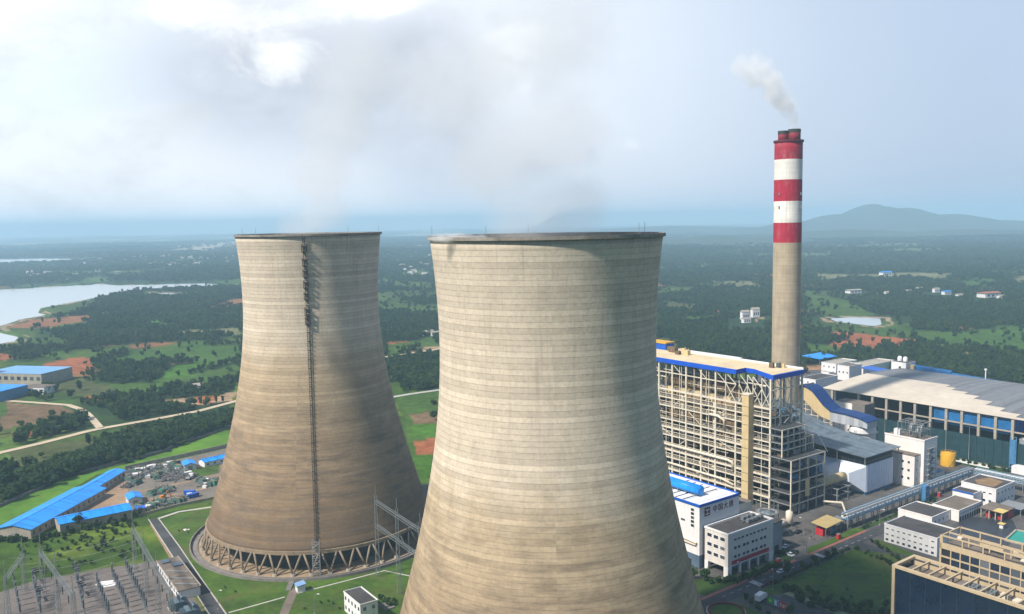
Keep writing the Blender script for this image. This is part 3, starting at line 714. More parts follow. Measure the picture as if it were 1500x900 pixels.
# ================================================================== STEAM AND SMOKE
def puff_mat(name, dens, col=(1, 1, 1), sc=2.2, aniso=.2, cut=.42):
    m = bpy.data.materials.new(name); m.use_nodes = True; g = NT(m.node_tree); g.n.remove(g.n['Principled BSDF'])
    v = g.new('ShaderNodeVolumePrincipled'); v.inputs['Color'].default_value = (*col, 1); v.inputs['Anisotropy'].default_value = aniso
    o = g.new('ShaderNodeTexCoord').outputs['Object']
    ln = g.new('ShaderNodeVectorMath', operation='LENGTH'); g.put(ln.inputs[0], o)
    fall = g.maprange(ln.outputs['Value'], 1.0, .25)
    n = g.noise(o, sc, 4, .62, .6)
    pos = g.new('ShaderNodeNewGeometry').outputs['Position']; n2 = g.noise(pos, .16, 3, .6)
    q = g.math('ADD', g.math('MULTIPLY', n, .6), g.math('MULTIPLY', n2, .4))
    e = g.math('SUBTRACT', g.math('ADD', fall, q), 1.0 + cut - .42, clamp=True)
    g.put(v.inputs['Density'], g.math('MULTIPLY', e, dens))
    g.l.new(v.outputs[0], g.n['Material Output'].inputs['Volume']); return m
def puff(parent, c, r, m):
    me = bpy.data.meshes.new("puff"); bm = bmesh.new(); bmesh.ops.create_icosphere(bm, subdivisions=2, radius=1.05); bm.to_mesh(me); bm.free(); me.materials.append(m)
    o = bpy.data.objects.new("puff", me); SC.collection.objects.link(o); o.parent = parent; o.location = Vector(c) - parent.location; o.scale = r if hasattr(r, '__len__') else (r,) * 3
    return o
def up(x, y, d):       # surveyed point in the air: bearing and height seen at distance d
    q = _fw * FOC + (x - 750) * CR - (y - 450) * CU; t = d / q[1]; return (q[0] * t, d, CAMZ + q[2] * t)
# ================================================================== LEFT: GROUND SHEETS
flat("substation_ground", gpoly([(-60, 895), (0, 868), (60, 848), (100, 843), (150, 833), (195, 827), (232, 822), (262, 840), (300, 900), (350, 985), (-120, 985)]), .05, M_GRAVEL)
RD = gpoly([(217.7, 761.5), (231.7, 759.5), (262, 800), (296, 850), (329, 897), (392, 985), (366, 985), (306, 900), (262, 830), (240, 796)])
flat("access_road", RD, .09, M_ASPH)
for nm, a in (("road_kerb", [(231.7, 759.5), (262, 800), (296, 850), (329, 897), (392, 985)]), ("road_kerb", [(217.7, 761.5), (240, 796), (262, 830), (306, 900), (366, 985)])):
    b = MB(); P = gpoly(a)
    for p, q in zip(P[:-1], P[1:]): b.bar((*p, .1), (*q, .1), .45, .35)
    tag(b.build(nm, M_KERB), kind='structure')
ribbon("footpath", gpoly([(222, 768), (238, 795), (262, 836)]), 1.6, .08, M_SOIL)
ribbon("service_road", dens(gpoly([(231.7, 760), (262, 750), (311, 743), (345, 736)]), 8), 2.2, .07, M_KERB)
flat("tower_lawn", gpoly([(235, 762), (262, 752), (311, 745), (345, 738), (640, 700), (760, 985), (390, 985), (333, 897), (298, 850), (264, 800)]), .04, M_LAWN)
ribbon("garden_path", gpoly([(335, 898), (378, 886), (417, 875)]), .9, .09, M_KERB)
ribbon("garden_path", gpoly([(436, 869.5), (500, 853), (563, 836.4), (604, 845)]), .9, .09, M_KERB)
ribbon("driveway", gpoly([(405, 985), (416, 900), (432, 862)]), 3.6, .11, M_ROOFT)
b = MB(); P = gpoly([(422, 866), (428, 851)]); b.bar((*P[0], .2), (*P[1], .2), 2.2, .5); tag(b.build("culvert_slab", M_CONCD), "dark concrete slab bridging the basin edge of the far tower", "slab")
flat("bright_lawn", gpoly([(-120, 800), (0, 744), (93, 702), (187, 680), (249, 661), (345, 625), (345, 653), (250, 676), (180, 688), (143, 695), (60, 742), (0, 770), (-120, 850)]), .05, M_BRIGHT)
flat("storage_yard", gpoly([(183, 690), (266, 672), (345, 654), (345, 712), (322, 724), (315, 731), (199, 747), (188, 757), (100, 770), (92, 755), (150, 720), (168, 700)]), .06, mat("dusty yard ground", (.17, .145, .12), .95, .35, .08))
flat("bare_yard", gpoly([(150, 718), (172, 700), (186, 705), (190, 737), (100, 752)]), .10, M_SOIL)
for a in ([(198, 722), (280, 705)], [(189, 738), (240, 728), (309, 714)], [(268, 688), (325, 678)], [(289, 702), (322, 696)]):
    ribbon("dirt_track", gpoly(a), 2.6, .12, M_SOIL)
flat("grass_plot", gpoly([(276, 688), (322, 680), (320, 693), (288, 700)]), .10, M_LAWN)
flat("grass_plot", gpoly([(200, 750), (315, 733), (318, 738), (262, 748), (220, 757)]), .09, M_LAWN)
DIRT = mat("dusty dirt road", (.52, .42, .29), .95, .15, .05)
for nm, a, w in (("dirt_road", [(-60, 682), (0, 664), (60, 650), (130, 632), (150, 628), (230, 614), (290, 603), (350, 587)], 6.5), ("dirt_road", [(147, 628), (136, 615), (128, 607), (118, 600), (100, 594), (60, 591), (0, 587), (-40, 585)], 5.5), ("dirt_road", [(556, 525), (600, 518.5), (648, 511)], 6), ("concrete_road", [(560, 585), (600, 578), (650, 571)], 6)):
    ribbon(nm, dens(gpoly(a)), w, .35, DIRT if nm == "dirt_road" else M_KERB)

# boundary walls
def wall_line(label, px, h, m, w=.35, name="boundary_wall", cat="wall"):
    b = MB(); P = gpoly(px)
    for p, q in zip(P[:-1], P[1:]): b.bar((*p, h / 2), (*q, h / 2), w, h)
    return tag(b.build(name, m), label, cat)
wall_line("long pale boundary wall between the bright lawn and the storage yard", [(183, 689), (266, 671), (345, 653)], 2.6, M_CONC)
wall_line("low grey wall winding along the woods above the bright lawn", [(-60, 772), (0, 743), (50, 721), (93, 698), (140, 688), (200, 673), (240, 663), (262, 651), (300, 640), (345, 624)], 1.8, M_CONCD)
wall_line("grey wall along the near edge of the storage yard", [(203, 757), (262, 742), (316, 731)], 1.5, M_CONC)

# ================================================================== GABLED SHEDS
def gabled(name, label, cat, p0, p1, w, he, hr, wall, roof, over=.5, group=None, wins=0, door=False):
    """p0 -> p1: middle line of the building; the ridge runs along it"""
    p0 = Vector((*p0, 0)); p1 = Vector((*p1, 0)); L = (p1 - p0).length; a = math.atan2(p1.y - p0.y, p1.x - p0.x)
    t = thing(name, label, cat, p0.x, p0.y, group, plant=False, rot=a); h = w / 2
    b = MB(); b.hull([(0, -h, -.2), (0, h, -.2), (0, h, he), (0, 0, hr), (0, -h, he)], [(L, -h, -.2), (L, h, -.2), (L, h, he), (L, 0, hr), (L, -h, he)]); b.build("wall", wall, t)
    b = MB(); sl = (hr - he) / h; e = h + over
    for s in (-1, 1): b.hull([(-over, 0, hr + .06), (-over, s * e, he - sl * over + .06), (-over, s * e, he - sl * over + .24), (-over, 0, hr + .24)], [(L + over, 0, hr + .06), (L + over, s * e, he - sl * over + .06), (L + over, s * e, he - sl * over + .24), (L + over, 0, hr + .24)])
    b.build("roof", roof, t)
    b = MB(); b.box(-over, L + over, -.25, .25, hr + .18, hr + .34); b.build("ridge_cap", roof, t)
    for k in range(wins):
        x = L * (k + .5) / wins
        for s in (-1, 1):
            b = MB(); b.box(x - .7, x + .7, s * h - .06, s * h + .06, he * .35, he * .72); b.build("window", M_GLASS, t)
    if door:
        b = MB(); b.box(-.07, .07, -1.2, 1.2, 0, min(2.6, he)); b.build("door", M_STEEL, t)
    return t
ROOFA = M_BLUER
gabled("workshop_hall", "long bright blue roofed workshop with a white gable end beside the bright lawn", "workshop", (-245.8, 411.0), (-239.6, 476), 18.4, 4.6, 6.6, M_CONC, ROOFA, .6, None, 14, True)
gabled("workshop_hall", "narrow blue roofed end shed continuing the long workshop towards the scrap yard", "workshop", (-241.6, 477), (-240.4, 512), 9.6, 4.3, 5.4, M_CONC, ROOFA, .4, None, 7)
gabled("workshop_hall", "blue roofed side wing joining the workshop at an angle above a row of bushes", "workshop", (-229.5, 421.2), (-203, 441.8), 13.0, 4.8, 6.3, M_CONC, ROOFA, .5, None, 5)
gabled("site_cabin", "small blue roofed white cabin standing alone in the middle of the storage yard", "cabin", (-206.6, 458.8), (-212.4, 468.2), 7.0, 3.6, 4.7, M_WHITE, ROOFA, .4, None, 2, True)
gabled("site_cabin", "small blue roofed white cabin by the boundary wall beside the brown plot", "cabin", (-201, 524.5), (-206, 533.5), 7.0, 3.4, 4.5, M_WHITE, ROOFA, .4, None, 2, True)
gabled("site_cabin", "long low blue roofed white cabin partly hidden by the far cooling tower", "cabin", (-197, 533), (-181, 549), 8.0, 3.2, 4.4, M_WHITE, ROOFA, .4, None, 5)
t = thing("site_cabin", "tiny dark blue lean-to at the end of the blue side wing", "shed", *G(199, 752), plant=False, rot=.6)
b = MB(); b.box(0, 4.5, -2, 2, 0, 2.4); b.build("wall", M_CONC, t); b = MB(); b.hull([(-.3, -2.3, 2.5), (-.3, 2.3, 2.9), (-.3, 2.3, 3.05), (-.3, -2.3, 2.65)], [(4.8, -2.3, 2.5), (4.8, 2.3, 2.9), (4.8, 2.3, 3.05), (4.8, -2.3, 2.65)]); b.build("roof", M_BLUE, t)

# far factory on the left
def flat_block(name, label, cat, x, y, rot, L, Wd, H, wall, roof, wins=0, group=None, para=.5):
    t = thing(name, label, cat, x, y, group, plant=False, rot=rot)
    b = MB(); b.box(-L / 2, L / 2, -Wd / 2, Wd / 2, -.3, H); b.build("wall", wall, t)
    b = MB(); b.box(-L / 2 - .15, L / 2 + .15, -Wd / 2 - .15, Wd / 2 + .15, H + .02, H + .3); b.build("roof", roof, t)
    for k in range(wins):
        x_ = -L / 2 + L * (k + .5) / wins
        b = MB(); b.box(x_ - L / wins * .28, x_ + L / wins * .28, -Wd / 2 - .08, -Wd / 2 + .05, H * .45, H * .75); b.build("window", M_GLASS, t)
    return t
flat_block("factory_hall", "far grey factory hall with a pale blue roof beside red earth", "factory", -482, 852, -.22, 66, 42, 11.5, M_CONC, mat("pale blue roof", (.16, .36, .62), .5, .15, .1), 9)
flat_block("factory_hall", "far dark walled factory with a bright blue roof at the picture's left edge", "factory", -478, 772, -.22, 62, 34, 9, M_BLUED, ROOFA, 0)
flat_block("factory_hall", "thin dark blue block standing up behind the far factory's blue roof", "factory", -512, 836, -.22, 9, 12, 22, M_BLUE, M_BLUE, 0)
flat_block("factory_hall", "low white annex between the two far factory halls", "factory", -440, 792, -.22, 26, 16, 6, M_WHITE, M_ROOFT, 4)

# ================================================================== SUBSTATION
def lattice_post(parent, x, y, h, w0=1.5, w1=.8, name="post"):
    b = MB(); n = int(h / 2.2)
    c = lambda i, k: (x + (w0 + (w1 - w0) * k / n) / 2 * (1 if i in (0, 1) else -1), y + (w0 + (w1 - w0) * k / n) / 2 * (1 if i in (0, 3) else -1), h * k / n)
    for i in range(4): b.bar(c(i, 0), c(i, n), .14)
    for k in range(n):
        for i in range(4): b.bar(c(i, k), c((i + 1) % 4, k + 1), .07)
    return b.build(name, M_GALV, parent)
def lattice_beam(parent, p, q, d=1.15, name="beam"):
    p = Vector(p); q = Vector(q); L = (q - p).length; u = (q - p).normalized(); s = Vector((-u.y, u.x, 0)) * d / 2; z = Vector((0, 0, d / 2)); b = MB(); n = max(2, int(L / 1.5))
    C = [s + z, s - z, -s - z, -s + z]
    for c in C: b.bar(p + c, q + c, .13)
    for k in range(n):
        for i in range(4): b.bar(p + u * L * k / n + C[i], p + u * L * (k + 1) / n + C[(i + 1) % 4], .065)
    return b.build(name, M_GALV, parent)
def gantry(label, pts, h, zs, top=6):
    x0, y0 = pts[0]; t = thing("line_gantry", label, "gantry", x0, y0, "steel line gantries", plant=False)
    for x, y in pts:
        lattice_post(t, x - x0, y - y0, h, 1.6, .9)
        b = MB(); b.bar((x - x0, y - y0, h), (x - x0, y - y0, h + top), .2); b.build("lightning_rod", M_GALV, t)
    for z in zs:
        for (ax, ay), (bx, by) in zip(pts[:-1], pts[1:]): lattice_beam(t, (ax - x0, ay - y0, z), (bx - x0, by - y0, z))
    for (ax, ay), (bx, by) in zip(pts[:-1], pts[1:]):
        for k in range(3):
            f = (k + .5) / 3; x = ax + (bx - ax) * f - x0; y = ay + (by - ay) * f - y0
            b = MB()
            for j in range(8): b.cyl(x - .5, y - .3, .2 if j % 2 else .13, zs[0] - .8 - .35 * (j + 1), zs[0] - .8 - .35 * j, 8)
            b.build("insulator_string", M_DARK, t)
    return t
gantry("row of tall steel gantries running alongside the access road and the control building", [(-167, 366.5), (-152.5, 343.5), (-138, 320.5), (-123.5, 297.5)], 21, [19.5])
gantry("steel gantry in front of the blue side wing, nearest the picture's left edge", [G(64, 872), G(86, 905), G(112, 945)], 20, [18])
gantry("steel gantry standing before the bushes of the white gable end", [G(37, 866), G(12, 905)], 17, [15.5])
gantry("two tier steel gantry standing between the two cooling towers", [(-59.2, 356.8), (-47.9, 338.7), (-36.6, 320.6)], 36, [33, 22.5], 4)
M_PORC = mat("dark grey porcelain", (.06, .065, .075), .35, .2, 1, 0, .5)
def insulator_post(x, y, label, group, tall=1.0):
    if 'ins' not in PROTO:
        t = thing("insulator_post", label, "insulator", x, y, group, plant=False)
        b = MB(); b.bar((0, 0, 0), (0, 0, 2.6), .36); b.box(-.5, .5, -.5, .5, 0, .35); b.build("pedestal", M_GALV, t)
        b = MB(); pr = []
        for k in range(11): pr += [(.24, 2.6 + k * .29), (.44, 2.72 + k * .29), (.24, 2.8 + k * .29)]
        b.lathe([(.05, 2.6)] + pr + [(.05, 5.75)], 12); b.build("insulator_stack", M_PORC, t)
        b = MB(); b.cyl(0, 0, .32, 5.72, 6.3, 10, .22); b.bar((0, 0, 6.2), (1.2, 0, 6.4), .12); b.build("terminal_cap", M_GALV, t)
        PROTO['ins'] = t; return t
    return copy_thing(PROTO['ins'], (x, y, 0), rnd.uniform(-.2, .2), (1, 1, tall), label, group)
for px, lab in (([(185, 836), (215, 897)], "dark insulator post in the row nearest the control building"), ([(165, 848), (188, 898)], "dark insulator post in the row just beside the white slab"), ([(143, 862), (160, 905)], "dark insulator post in the row left of the white slab"), ([(111, 846), (123, 900)], "dark insulator post in the line behind the long left gantry"), ([(49, 858), (60, 905)], "dark insulator post in the line by the left edge gantry"), ([(22, 866), (30, 905)], "dark insulator post in the row closest to the picture's left edge")):
    A = G(*px[0]); B = G(*px[1])
    n = max(4, int(math.dist(A, B) / 4.3))
    for k in range(n):
        f = k / (n - 1); insulator_post(A[0] + (B[0] - A[0]) * f, A[1] + (B[1] - A[1]) * f, lab, "insulator posts in the substation", 1.0 if k % 3 else 1.15)
def breaker(x, y, rot, label):
    t = thing("circuit_breaker", label, "switchgear", x, y, "circuit breakers", plant=False, rot=rot)
    b = MB(); b.box(-3, 3, -.4, .4, 2.2, 2.6)
    for q in (-2.6, 2.6): b.bar((q, 0, 0), (q, 0, 2.3), .3)
    b.build("support_frame", M_GALV, t)
    for q in (-2.4, 0, 2.4):
        b = MB(); pr = [(.05, 2.6)]
        for k in range(9): pr += [(.2, 2.6 + k * .26), (.38, 2.7 + k * .26), (.2, 2.78 + k * .26)]
        b.lathe(pr + [(.05, 5)], 10, q, 0); b.bar((q, -1.2, 5.1), (q, 1.2, 5.1), .5); b.build("pole", M_PORC, t)
    return t
for k, (px, l) in enumerate((((113, 850), "dark breaker trio behind the third left gantry post"), ((120, 872), "dark breaker trio in front of the white slab's left corner"), ((52, 852), "dark breaker trio near the grass edge by the left gantries"), ((58, 880), "dark breaker trio under the left gantry beam"))): breaker(*G(*px), -.9, l)
def transformer(x, y, rot, label, m):
    t = thing("transformer", label, "transformer", x, y, "transformers", plant=False, rot=rot)
    b = MB(); b.box(-3, 3, -1.8, 1.8, .4, 4); b.build("tank", m, t)
    for s in (-1, 1):
        b = MB()
        for k in range(8): b.box(-2.6 + k * .7, -2.3 + k * .7, s * 2.7 - .7, s * 2.7 + .7, .8, 3.6)
        b.build("radiator", m, t)
    for q in (-2, 0, 2):
        b = MB(); b.lathe([(.05, 4), (.35, 4.1), (.2, 4.5), (.33, 4.7), (.18, 5.2), (.28, 5.4), (.05, 6.2)], 10, q, 0); b.build("bushing", M_PORC, t)
    b = MB(); b.tube([(-2.5, 1.2, 5), (2, 1.2, 5)], .55, 10); b.bar((-1.5, 1.2, 4), (-1.5, 1.2, 4.6), .2); b.bar((1.2, 1.2, 4), (1.2, 1.2, 4.6), .2); b.build("conservator", m, t)
    b = MB(); b.box(-4, 4, -3.6, 3.6, 0, .4); b.build("plinth", M_CONC, t); return t
for px, l in (((262, 893), "blue grey transformer at the near end of the control building"), ((279, 905), "blue grey transformer between the control building and the road")): transformer(*G(*px), -1.0, l, mat("transformer grey", (.10, .15, .18), .5, .25, .5, streak=.3))
t = thing("concrete_slab", "bright white slab lying on the substation ground", "slab", *G(158, 856), plant=False, rot=-.3)
b = MB(); b.prism([(-4.4, -2.2), (1.6, -3.2), (4.2, -1.2), (4.4, 2.0), (-.6, 3.4), (-4.2, 1.0)], 0, .35); b.build("slab", M_WHITE, t)
# control building
t = thing("control_building", "long low control building with white side wall and dusty roof beside the access road", "control building", -158.2, 368.6, plant=False, rot=math.atan2(-31.2, 21))
L = 38.5
b = MB(); b.box(0, L, 0, 8.6, -.2, 3.7); b.build("wall", M_WHITE, t)
b = MB(); b.box(-.3, L + .3, -.3, 8.9, 3.72, 4.0); b.build("roof", M_ROOFT, t)
b = MB(); b.box(-.3, L + .3, -.35, -.1, 4.0, 4.35); b.box(-.3, L + .3, 8.7, 8.95, 4.0, 4.35); b.build("parapet", M_CONC, t)
for k in range(9):
    b = MB(); b.box(1.6 + k * 4.1, 3.6 + k * 4.1, -.08, .04, 1.2, 2.6); b.build("window", M_GLASS, t)
for a in (1.2, 7.5): b = MB(); b.box(a, a + 4.2, 1.2 if a < 5 else 4.5, 4.6 if a < 5 else 8.2, 4.02, 4.5); b.build("skylight", mat("blue grey panel", (.07, .10, .15), .4, .2), t)
for a in (15, 24, 31): b = MB(); b.bar((a, .5, 4.3), (a + 6, 8, 4.3), .5, .4); b.build("roof_duct", M_STEEL, t)
# wires: drawn from the gantry beams across the grass
def wire(label, a, b_, sag, group="overhead wires"):
    A = Vector(a); B = Vector(b_); m = MB(); m.tube([A + (B - A) * (k / 12) - Vector((0, 0, sag * 4 * (k / 12) * (1 - k / 12))) for k in range(13)], .05, 4, False)
    return tag(m.build("power_line", M_STEEL), label, "wire", group)
for k in range(3):
    for (ga, gb) in (((-167, 366.5), (-152.5, 343.5)), ((-152.5, 343.5), (-138, 320.5))):
        f = (k + .5) / 3; x = ga[0] + (gb[0] - ga[0]) * f; y = ga[1] + (gb[1] - ga[1]) * f
        wire("thin wire strung between the long gantry row and the gantry at the left edge", (x, y, 18.8), (x - 42, y - 22, 17.5), 2.2)
# small house, shed and lawn things between the towers
def house(name, label, cat, x, y, rot, L, Wd, H, rows, wall, roof, nL, nW):
    t = thing(name, label, cat, x, y, plant=False, rot=rot)
    b = MB(); b.box(0, L, 0, Wd, -.2, H); b.build("wall", wall, t)
    b = MB(); b.box(-.1, L + .1, -.1, Wd + .1, H + .02, H + .12); b.build("roof", roof, t)
    b = MB(); b.box(-.15, L + .15, -.2, .05, H + .12, H + .6); b.box(-.15, L + .15, Wd - .05, Wd + .2, H + .12, H + .6); b.box(-.2, .05, .05, Wd - .05, H + .12, H + .6); b.box(L - .05, L + .2, .05, Wd - .05, H + .12, H + .6); b.build("parapet", wall, t)
    for r in range(rows):
        z = H * (r + .35) / rows
        for k in range(nL):
            x0 = L * (k + .5) / nL
            for y0 in (0, Wd): b = MB(); b.box(x0 - .6, x0 + .6, y0 - .06, y0 + .06, z, z + 1.4); b.build("window", M_GLASS, t)
        for k in range(nW):
            y1 = Wd * (k + .5) / nW
            for x1 in (0, L): b = MB(); b.box(x1 - .06, x1 + .06, y1 - .6, y1 + .6, z, z + 1.4); b.build("window", M_GLASS, t)
    return t
house("pump_house", "small two storey white house with a flat grey roof on the tower lawn", "house", -67.4, 324.6, math.atan2(-12.3, 8.5), 14.8, 7.2, 7.4, 2, M_WHITE, M_ROOF, 5, 2)
t = thing("valve_shed", "small blue grey shed at the end of the driveway under the far tower", "shed", *G(440, 866), plant=False, rot=.5)
b = MB(); b.box(-1.6, 1.6, -1.8, 1.8, 0, 2.7); b.build("wall", M_WHITE, t); b = MB(); b.hull([(-2, -2.2, 2.75), (-2, 2.2, 2.75), (-2, 2.2, 3.0), (-2, -2.2, 3.0)], [(2, -2.2, 3.3), (2, 2.2, 3.3), (2, 2.2, 3.55), (2, -2.2, 3.55)]); b.build("roof", mat("pale blue sheet", (.20, .33, .55), .5, .2), t)
def lamp_post(x, y, label, h=8, group="lamp posts"):
    if 'lamp' not in PROTO:
        t = thing("lamp_post", label, "lamp post", x, y, group, plant=False)
        b = MB(); b.tube([(0, 0, 0), (0, 0, 7.4), (.3, 0, 7.9), (1.4, 0, 8.1)], [.13, .09, .08, .06], 7); b.build("pole", M_GALV, t)
        b = MB(); b.box(1.2, 2.1, -.2, .2, 8.0, 8.2); b.build("lamp_head", M_WHITE, t); b = MB(); b.cyl(0, 0, .3, 0, .5, 8); b.build("base", M_CONC, t)
        PROTO['lamp'] = t; return t
    return copy_thing(PROTO['lamp'], (x, y, 0), rnd.uniform(0, 6), 1, label, group)
lamp_post(*G(461, 900), "lone lamp post on the lawn beside the driveway")
lamp_post(*G(217, 760), "lamp post at the bend of the access road")
lamp_post(*G(320, 893), "lamp post along the kerb of the access road by the lawn")
t = thing("slab_pile", "grey slab lying behind the small white house", "slab", *G(566, 889), plant=False, rot=-.9); b = MB(); b.box(-3.2, 3.2, -2.2, 2.2, 0, .5); b.box(-2.5, 1.5, -1.6, 1.0, .51, .9); b.build("slab", M_CONCD, t)
t = thing("garden_rock", "white rocks on the lawn beside the far tower", "rock", *G(272, 777), plant=False)
b = MB()
for dx, dy, s in ((0, 0, .9), (1.3, .5, .6), (-1.0, .6, .5)): b.lathe([(.05, 0), (s, .1), (s * .8, s * .6), (.05, s * .9)], 7, dx, dy)
b.build("rock", M_WHITE, t)

# ================================================================== STORAGE YARD: each heap, crate and vehicle on its own
def yard_item(kind, x, y, s, label, group):
    key = 'yard' + kind
    if key in PROTO: return copy_thing(PROTO[key], (x, y, 0), rnd.uniform(0, 6.28), s, label, group)
    r = random.Random(len(kind)); t = thing({'tarp': 'covered_stack', 'scrap': 'scrap_heap', 'crate': 'storage_crate', 'bluebox': 'storage_container', 'pipes': 'pipe_stack', 'truck': 'flatbed_truck', 'orange': 'excavator'}[kind], label, {'tarp': 'stack', 'scrap': 'scrap heap', 'crate': 'crate', 'bluebox': 'container', 'pipes': 'pipe stack', 'truck': 'truck', 'orange': 'excavator'}[kind], x, y, group, plant=False)
    if kind == 'tarp':
        b = MB(); b.hull([(-2.2, -1.5, 0), (2.0, -1.6, 0), (2.3, 1.4, 0), (-2.1, 1.6, 0)], [(-1.7, -.9, 1.5), (1.4, -1.1, 1.9), (1.7, .9, 1.6), (-1.5, 1.1, 2.0)]); b.build("tarpaulin", M_GREEN, t)
        b = MB(); b.box(-2.4, 2.4, -.3, .3, .02, .25); b.bar((-1.9, 1.0, 1.6), (1.5, -1.0, 1.95), .3); b.build("timber", M_SOIL, t)
    elif kind == 'scrap':
        b = MB()
        for _ in range(26): p = Vector((r.gauss(0, 1.3), r.gauss(0, 1.1), r.uniform(.1, .9))); d = Vector((r.gauss(0, 1), r.gauss(0, 1), r.gauss(0, .35))).normalized() * r.uniform(.6, 1.9); b.bar(p - d, p + d, r.uniform(.12, .4), r.uniform(.1, .35))
        b.build("beams", mat("weathered scrap", (.16, .15, .15), .8, .5, 1.0), t)
        b = MB(); b.box(-.9, .5, -.5, .9, 0, .8); b.build("machine_casing", mat("dull teal casing", (.10, .16, .17), .7, .4), t)
    elif kind == 'crate':
        b = MB(); b.box(-1.3, 1.3, -1, 1, .15, 1.6); b.build("box", M_WHITE, t); b = MB(); b.box(-1.3, 1.3, -.9, -.6, 0, .14); b.box(-1.3, 1.3, .6, .9, 0, .14); b.build("pallet", M_SOIL, t)
    elif kind == 'bluebox':
        b = MB(); b.box(-3, 3, -1.25, 1.25, 0, 2.5); b.build("body", M_BLUE, t); b = MB(); b.box(3.0, 3.08, -1.1, 1.1, .15, 2.35); b.build("door", M_BLUED, t)
    elif kind == 'pipes':
        b = MB()
        for k in range(5): b.tube([(-3, -.9 + k * .45, .25), (3, -.9 + k * .45, .25)], .21, 7)
        for k in range(4): b.tube([(-3, -.68 + k * .45, .64), (3, -.68 + k * .45, .64)], .21, 7)
        b.build("pipes", M_GALV, t)
    elif kind == 'truck':
        b = MB(); b.box(-3.6, 1.6, -1.2, 1.2, 1.0, 1.35); b.build("flatbed", M_STEEL, t); b = MB(); b.box(1.7, 3.4, -1.2, 1.2, .7, 2.7); b.build("cab", M_WHITE, t); b = MB(); b.box(3.38, 3.46, -1.0, 1.0, 1.7, 2.5); b.build("windscreen", M_GLASS, t)
        for x_ in (-2.8, -1.6, 2.5):
            for s_ in (-1, 1): b = MB(); b.tube([(x_, s_ * .95, .5), (x_, s_ * 1.25, .5)], .5, 12); b.build("wheel", M_BLK, t)
    elif kind == 'orange':
        o_ = mat("orange machine paint", (.62, .20, .02), .5); b = MB(); b.box(-1.4, 1.2, -1.1, 1.1, .9, 2.0); b.build("body", o_, t); b = MB(); b.box(.1, 1.3, -1.0, .1, 2.0, 3.0); b.build("cab", M_GLASS, t)
        b = MB(); b.bar((1.0, .5, 1.8), (3.0, .5, 4.0), .4); b.bar((3.0, .5, 4.0), (4.4, .5, 1.2), .3); b.hull([(4.1, .1, .3), (4.9, .1, .5), (4.9, .9, .5), (4.1, .9, .3)], [(4.1, .1, 1.3), (4.7, .1, 1.3), (4.7, .9, 1.3), (4.1, .9, 1.3)]); b.build("boom", o_, t)
        for s_ in (-1, 1): b = MB(); b.box(-1.6, 1.6, s_ * 1.0 - .3, s_ * 1.0 + .3, 0, .8); b.build("track", M_BLK, t)
    PROTO[key] = t; t.scale = (s, s, s); t.rotation_euler = (0, 0, rnd.uniform(0, 6)); return t
LBL = dict(tarp="green tarpaulin covered stack out in the storage yard", scrap="heap of tangled grey scrap steel in the storage yard", crate="white packing crate on a pallet in the storage yard", bluebox="dark blue steel container near the yard's grey wall", pipes="stack of galvanised pipes lying in the storage yard", truck="white cab flatbed truck parked among the yard heaps", orange="orange excavator working between the yard's two dirt tracks")
def scatter(kind, n, quad, smin=.8, smax=1.5):
    A, B, C, D = [Vector(p) for p in gpoly(quad)]
    for k in range(n):
        f, g_ = rnd.random(), rnd.random(); p = A.lerp(B, f).lerp(D.lerp(C, f), g_)
        yard_item(kind, p.x, p.y, rnd.uniform(smin, smax), LBL[kind], {'tarp': 'covered stacks in the yard', 'scrap': 'scrap heaps in the yard', 'crate': 'crates in the yard', 'bluebox': 'blue containers', 'pipes': 'pipe stacks', 'truck': 'trucks in the yard'}.get(kind))
Q1 = [(188, 692), (262, 676), (282, 702), (186, 714)]; Q2 = [(215, 720), (250, 714), (256, 722), (208, 729)]; Q3 = [(203, 742), (292, 726), (290, 732), (206, 748)]; Q4 = [(290, 704), (318, 700), (316, 716), (300, 716)]
scatter('scrap', 46, Q1, .9, 1.7); scatter('tarp', 22, Q1, .9, 1.6); scatter('crate', 12, Q1); scatter('pipes', 8, Q1); scatter('truck', 4, Q1, .9, 1.1)
scatter('tarp', 7, Q2); scatter('scrap', 4, Q2); scatter('tarp', 12, Q3, 1, 1.5); scatter('scrap', 8, Q3); scatter('crate', 5, Q3); scatter('tarp', 6, Q4); scatter('crate', 5, Q4); scatter('scrap', 5, Q4)
yard_item('orange', *G(239, 731), 1.0, LBL['orange'], None)
for px in ((278, 725), (283, 729)): yard_item('bluebox', *G(*px), 1.0, LBL['bluebox'], "blue containers")
# ================================================================== RIGHT: GROUND SHEETS (plant coordinates u, v)
def uflat(name, poly, z, m): return flat(name, [wxy(u, v) for u, v in poly], z, m)
uflat("plant_paving", [(236, 232), (236, 420), (700, 520), (760, 480), (760, 140), (410, 60), (330, 60), (250, 60), (236, 150)], .05, M_PAVE)
uflat("plant_road", [(240, 213.2), (240, 220), (372, 221.6), (520, 224), (520, 216.5), (372, 215.2)], .10, M_ASPH)
uflat("plant_road", [(270, 213.5), (279, 213.5), (276, 60), (262, 60)], .11, M_ASPH)
uflat("plant_road", [(347, 215.5), (357, 215.5), (357, 150), (349, 120), (343, 120), (349, 160)], .11, M_ASPH)
uflat("plant_road", [(316, 220), (326, 220), (327, 250), (318, 250)], .11, M_PAVE)
M_BRICK = mat("red paving bricks", (.30, .115, .085), .85, .25, .6)
for a in ([(240, 220.2), (316, 220.9), (316, 222.6), (240, 221.9)], [(326, 221.2), (372, 221.8), (372, 223.2), (326, 222.6)]): uflat("brick_pavement", a, .15, M_BRICK)
uflat("parking_lot", [(271.5, 190), (271.5, 203), (283, 203), (283, 150), (272, 150)], .13, M_ASPH)
